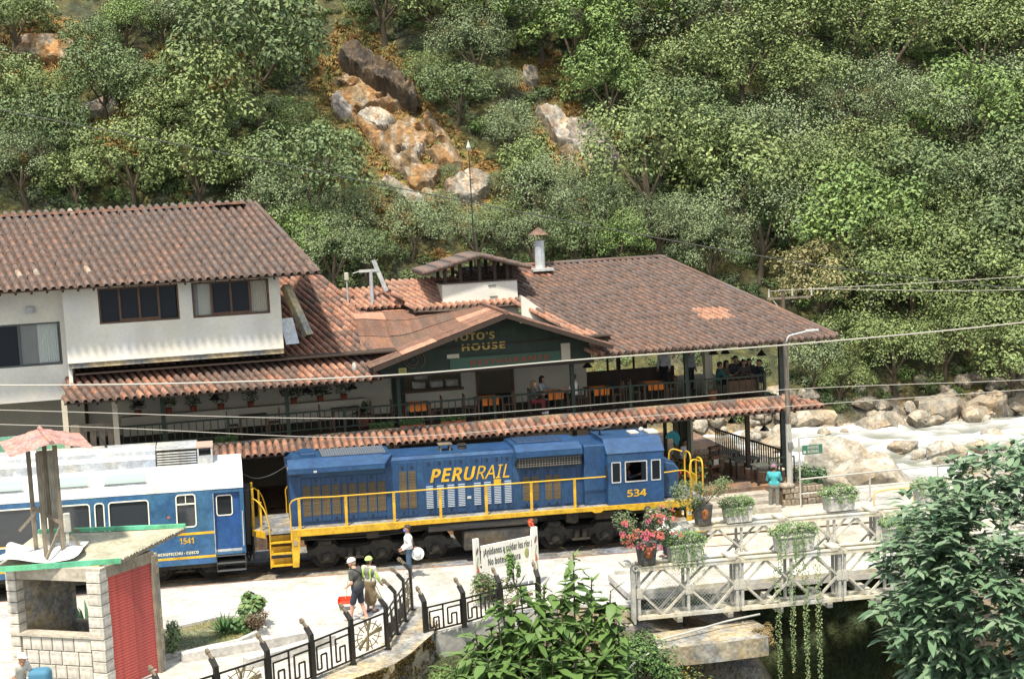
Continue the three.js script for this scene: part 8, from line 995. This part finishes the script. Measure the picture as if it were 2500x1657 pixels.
{
  const { g } = person('man in white long-sleeved shirt and blue mask standing near the track', gp(-3.54, -43.3), -1.45, 1.66, { eL: [0.26, 1.14, -0.04], wL: [0.14, 0.97, 0.2], eR: [-0.26, 1.14, -0.04], wR: [-0.12, 0.97, 0.22] }, { shirt: [0.74, 0.72, 0.70], pants: [0.055, 0.10, 0.16], shoes: [0.35, 0.35, 0.35], mask: [0.08, 0.12, 0.5], hair: [0.03, 0.018, 0.012] });
  part('shoulder_bag', [rbx(-0.12, 0.12, 0.82, 1.0, -0.28, -0.12, 0.04), tube([V(0, 1.0, -0.18), V(0.05, 1.2, -0.15), V(0.12, 1.45, 0.0)], 0.014, 14, 6)], mat([0.12, 0.05, 0.035], 0.6), g);
  const h = thing('straw_hat', 'white straw hat hanging at the hip of the man in white', 'hat', [-3.26, 0.07 + 0.78, -43.2]); const d = new THREE.CylinderGeometry(0.2, 0.2, 0.015, 26); d.rotateX(PI / 2 - 0.1); part('brim', d, mat([0.68, 0.68, 0.66], 0.9), h); const c = new THREE.SphereGeometry(0.1, 16, 10); c.scale(1, 1, 0.75); c.translate(0, 0, 0.05); part('crown', c, mat([0.68, 0.68, 0.66], 0.9), h); const bd = new THREE.TorusGeometry(0.098, 0.012, 6, 20); bd.translate(0, 0, 0.03); part('band', bd, mat([0.4, 0.45, 0.45], 0.8), h);
  const w = person('waiter in dark waistcoat and white sleeves behind the bougainvillea', gp(4.62, -44.75), -1.3, 1.7, { chest: [0, 1.28, 0.08], neck: [0, 1.43, 0.13], head: [0, 1.56, 0.2], sL: [0.18, 1.36, 0.1], sR: [-0.18, 1.36, 0.1], eL: [0.24, 1.1, 0.12], wL: [0.16, 0.98, 0.36] }, { shirt: [0.76, 0.75, 0.74], pants: [0.018, 0.02, 0.03], mask: [0.75, 0.75, 0.75], skin: skin.b });
  part('waistcoat', [blobMesh([[0.09, 1.28, 0.08, -0.09, 1.28, 0.08, 0.135, 0.135], [0, 0.98, 0.02, 0, 1.28, 0.07, 0.142, 0.148]], 0.016, 0.03)], cloth([0.02, 0.022, 0.035]), w.g);
  person('person in black with white mask talking to the waiter', gp(4.1, -45.0), 1.3, 1.62, {}, { shirt: [0.02, 0.02, 0.022], pants: [0.02, 0.02, 0.03], mask: [0.75, 0.75, 0.75] });
  const e = thing('folding_stand', 'white slanted display stand on wooden legs beside the waiter', 'stand', gp(5.05, -43.95)); part('panel', [box(0.75, 0.03, 0.6, 0.05, 1.0, 0, 0.35, 0.2, 0.25), box(0.6, 0.04, 0.5, 0.45, 1.18, -0.25, 0.3, 0.2, 0.1)], M.paintWhite, e); for (const [x, z] of [[-0.28, 0.1], [-0.05, 0.15], [0.3, -0.15]]) part('leg', [bar(V(x * 1.3, 0, z * 1.3), V(x * 0.6, 0.95, z * 0.5), 0.022, 0.022, 6)], mat([0.45, 0.22, 0.05], 0.6), e); part('glass_sheet', [box(0.5, 0.02, 0.35, -0.1, 1.12, 0.1, 0.5, 0.3, 0.3)], mat([0.3, 0.31, 0.29], 0.3), e);
  person('person in turquoise shirt and cap standing on the steps', gp(9.3, -50.95), 2.95, 1.68, { eL: [0.25, 1.12, 0.1], wL: [0.1, 1.25, 0.28], eR: [-0.25, 1.12, 0.1], wR: [-0.1, 1.25, 0.28], aL: [0.16, 0.09, 0.02], kL: [0.14, 0.5, 0.04], tL: [0.2, 0.035, 0.18] }, { shirt: [0.06, 0.38, 0.42], sleeve: 0.95, pants: [0.19, 0.19, 0.16], shoes: [0.12, 0.1, 0.08], cap: [0.22, 0.12, 0.17] });
  const dv = Tp(10.42, 1.52, 0.62); const D = person('engine driver in orange vest leaning in the cab window', dv.toArray(), TA + 1.2, 1.7, { wR: [-0.14, 0.86, 0.42] }, { base: SIT, shirt: [0.03, 0.035, 0.06], pants: [0.03, 0.03, 0.04], skin: skin.b }); part('vest', [blobMesh([[0.09, 0.9, 0.02, -0.09, 0.9, 0.02, 0.135, 0.135], [0, 0.62, 0, 0, 0.9, 0.02, 0.138, 0.145]], 0.016, 0.03)], cloth([0.62, 0.14, 0.02]), D.g); single('driver_seat', [bx(-0.25, 0.25, 0.42, 0.5, -0.22, 0.22), bx(-0.25, 0.25, 0.5, 0.95, -0.27, -0.2), bx(-0.05, 0.05, 0.0, 0.42, -0.05, 0.05)].map(x => x.rotateY(TA + 1.2).translate(dv.x, dv.y - 0.03, dv.z)), M.black, 'black driver seat inside the locomotive cab', 'seat');
}
{ // guests on the deck
  const at = (s, o, h = 3.58) => Bp(s, h, o).toArray(), stool = (s, o) => { };
  person('guest with long fair hair at the left of the middle table', at(1.75, 5.05), BA + PI / 2 - 0.3, 1.62, {}, { base: SIT, shirt: [0.09, 0.08, 0.07], pants: [0.22, 0.025, 0.03], hair: [0.16, 0.09, 0.04], longhair: true, skin: skin.a, shoes: [0.6, 0.6, 0.58] });
  person('guest with black hair and striped top at the middle table', at(2.35, 6.15), BA + 0.9, 1.62, {}, { base: SIT, shirt: [0.45, 0.45, 0.43], pants: [0.02, 0.02, 0.025], longhair: true, skin: skin.a });
  person('guest in white shirt at the right of the middle table', at(3.42, 5.2), BA - PI / 2 - 0.5, 1.75, {}, { base: SIT, shirt: [0.74, 0.73, 0.71], pants: [0.05, 0.05, 0.05], hair: [0.04, 0.025, 0.02], skin: skin.a, sleeve: 0.7 });
  const G = [[9.35, 5.75, 1.5, [0.02, 0.10, 0.08], 'guest in dark green top at the left of the large group'], [9.75, 6.1, 0.6, [0.09, 0.07, 0.05], 'guest in brown top second from left in the large group'], [10.2, 6.2, 0.0, [0.03, 0.03, 0.035], 'tallest guest in black in the middle of the large group'], [10.45, 5.95, -0.3, [0.06, 0.05, 0.045], 'guest leaning forward in the middle of the large group'], [10.75, 6.1, -0.6, [0.05, 0.04, 0.04], 'guest second from right in the large group'], [11.0, 5.6, -1.4, [0.025, 0.03, 0.045], 'guest in dark blue at the right of the large group']];
  G.forEach(([s, o, t, c, l], i) => person(l, at(s, o), BA + t, i === 2 ? 1.85 : 1.68, {}, { base: SIT, shirt: c, pants: [0.02, 0.02, 0.025], skin: skin.b, longhair: i === 1 || i === 4 }));
  person('waiter in white shirt standing far back on the deck', at(8.0, 8.4), BA - 0.6, 1.7, {}, { shirt: [0.66, 0.66, 0.64], pants: [0.02, 0.02, 0.02], skin: skin.b }); person('person in grey shirt standing beside the pillar on the deck', at(8.75, 7.4), BA + 0.4, 1.72, {}, { shirt: [0.30, 0.31, 0.32], pants: [0.02, 0.02, 0.02], skin: skin.b });
  person('person in white shirt behind plants on the lower terrace', Bp(7.75, 0.42, 5.4).toArray(), BA + 0.4, 1.62, {}, { shirt: [0.62, 0.62, 0.6], pants: [0.05, 0.05, 0.05], skin: skin.b });
  const K = person('person in cream shirt and pale cap in front of the kiosk', gp(-12.0, -32.4), 0.9, 1.62, { chest: [0, 1.25, 0.12], neck: [0, 1.38, 0.2], head: [0, 1.5, 0.28], sL: [0.18, 1.3, 0.16], sR: [-0.18, 1.3, 0.16], eL: [0.25, 1.06, 0.22], wL: [0.15, 0.92, 0.42], eR: [-0.25, 1.06, 0.22], wR: [-0.15, 0.92, 0.42] }, { shirt: [0.55, 0.53, 0.46], pants: [0.10, 0.17, 0.25], cap: [0.55, 0.54, 0.5], skin: skin.b, sleeve: 0.7 });
  single('blue_bag', [rbox(0.5, 0.62, 0.4, 0.12, -11.45, 1.05, -32.35)], mat([0.06, 0.20, 0.32], 0.8, { t: 'plaster' }), 'blue bundle beside the person in front of the kiosk', 'bag'); single('wooden_bench', [bx(-11.75, -11.1, 0.65, 0.72, -32.6, -32.1), bx(-11.7, -11.62, 0.2, 0.65, -32.55, -32.15), bx(-11.22, -11.14, 0.2, 0.65, -32.55, -32.15)], M.greyWood, 'small wooden bench under the blue bundle', 'bench');
}
renderer.render(scene, camera);
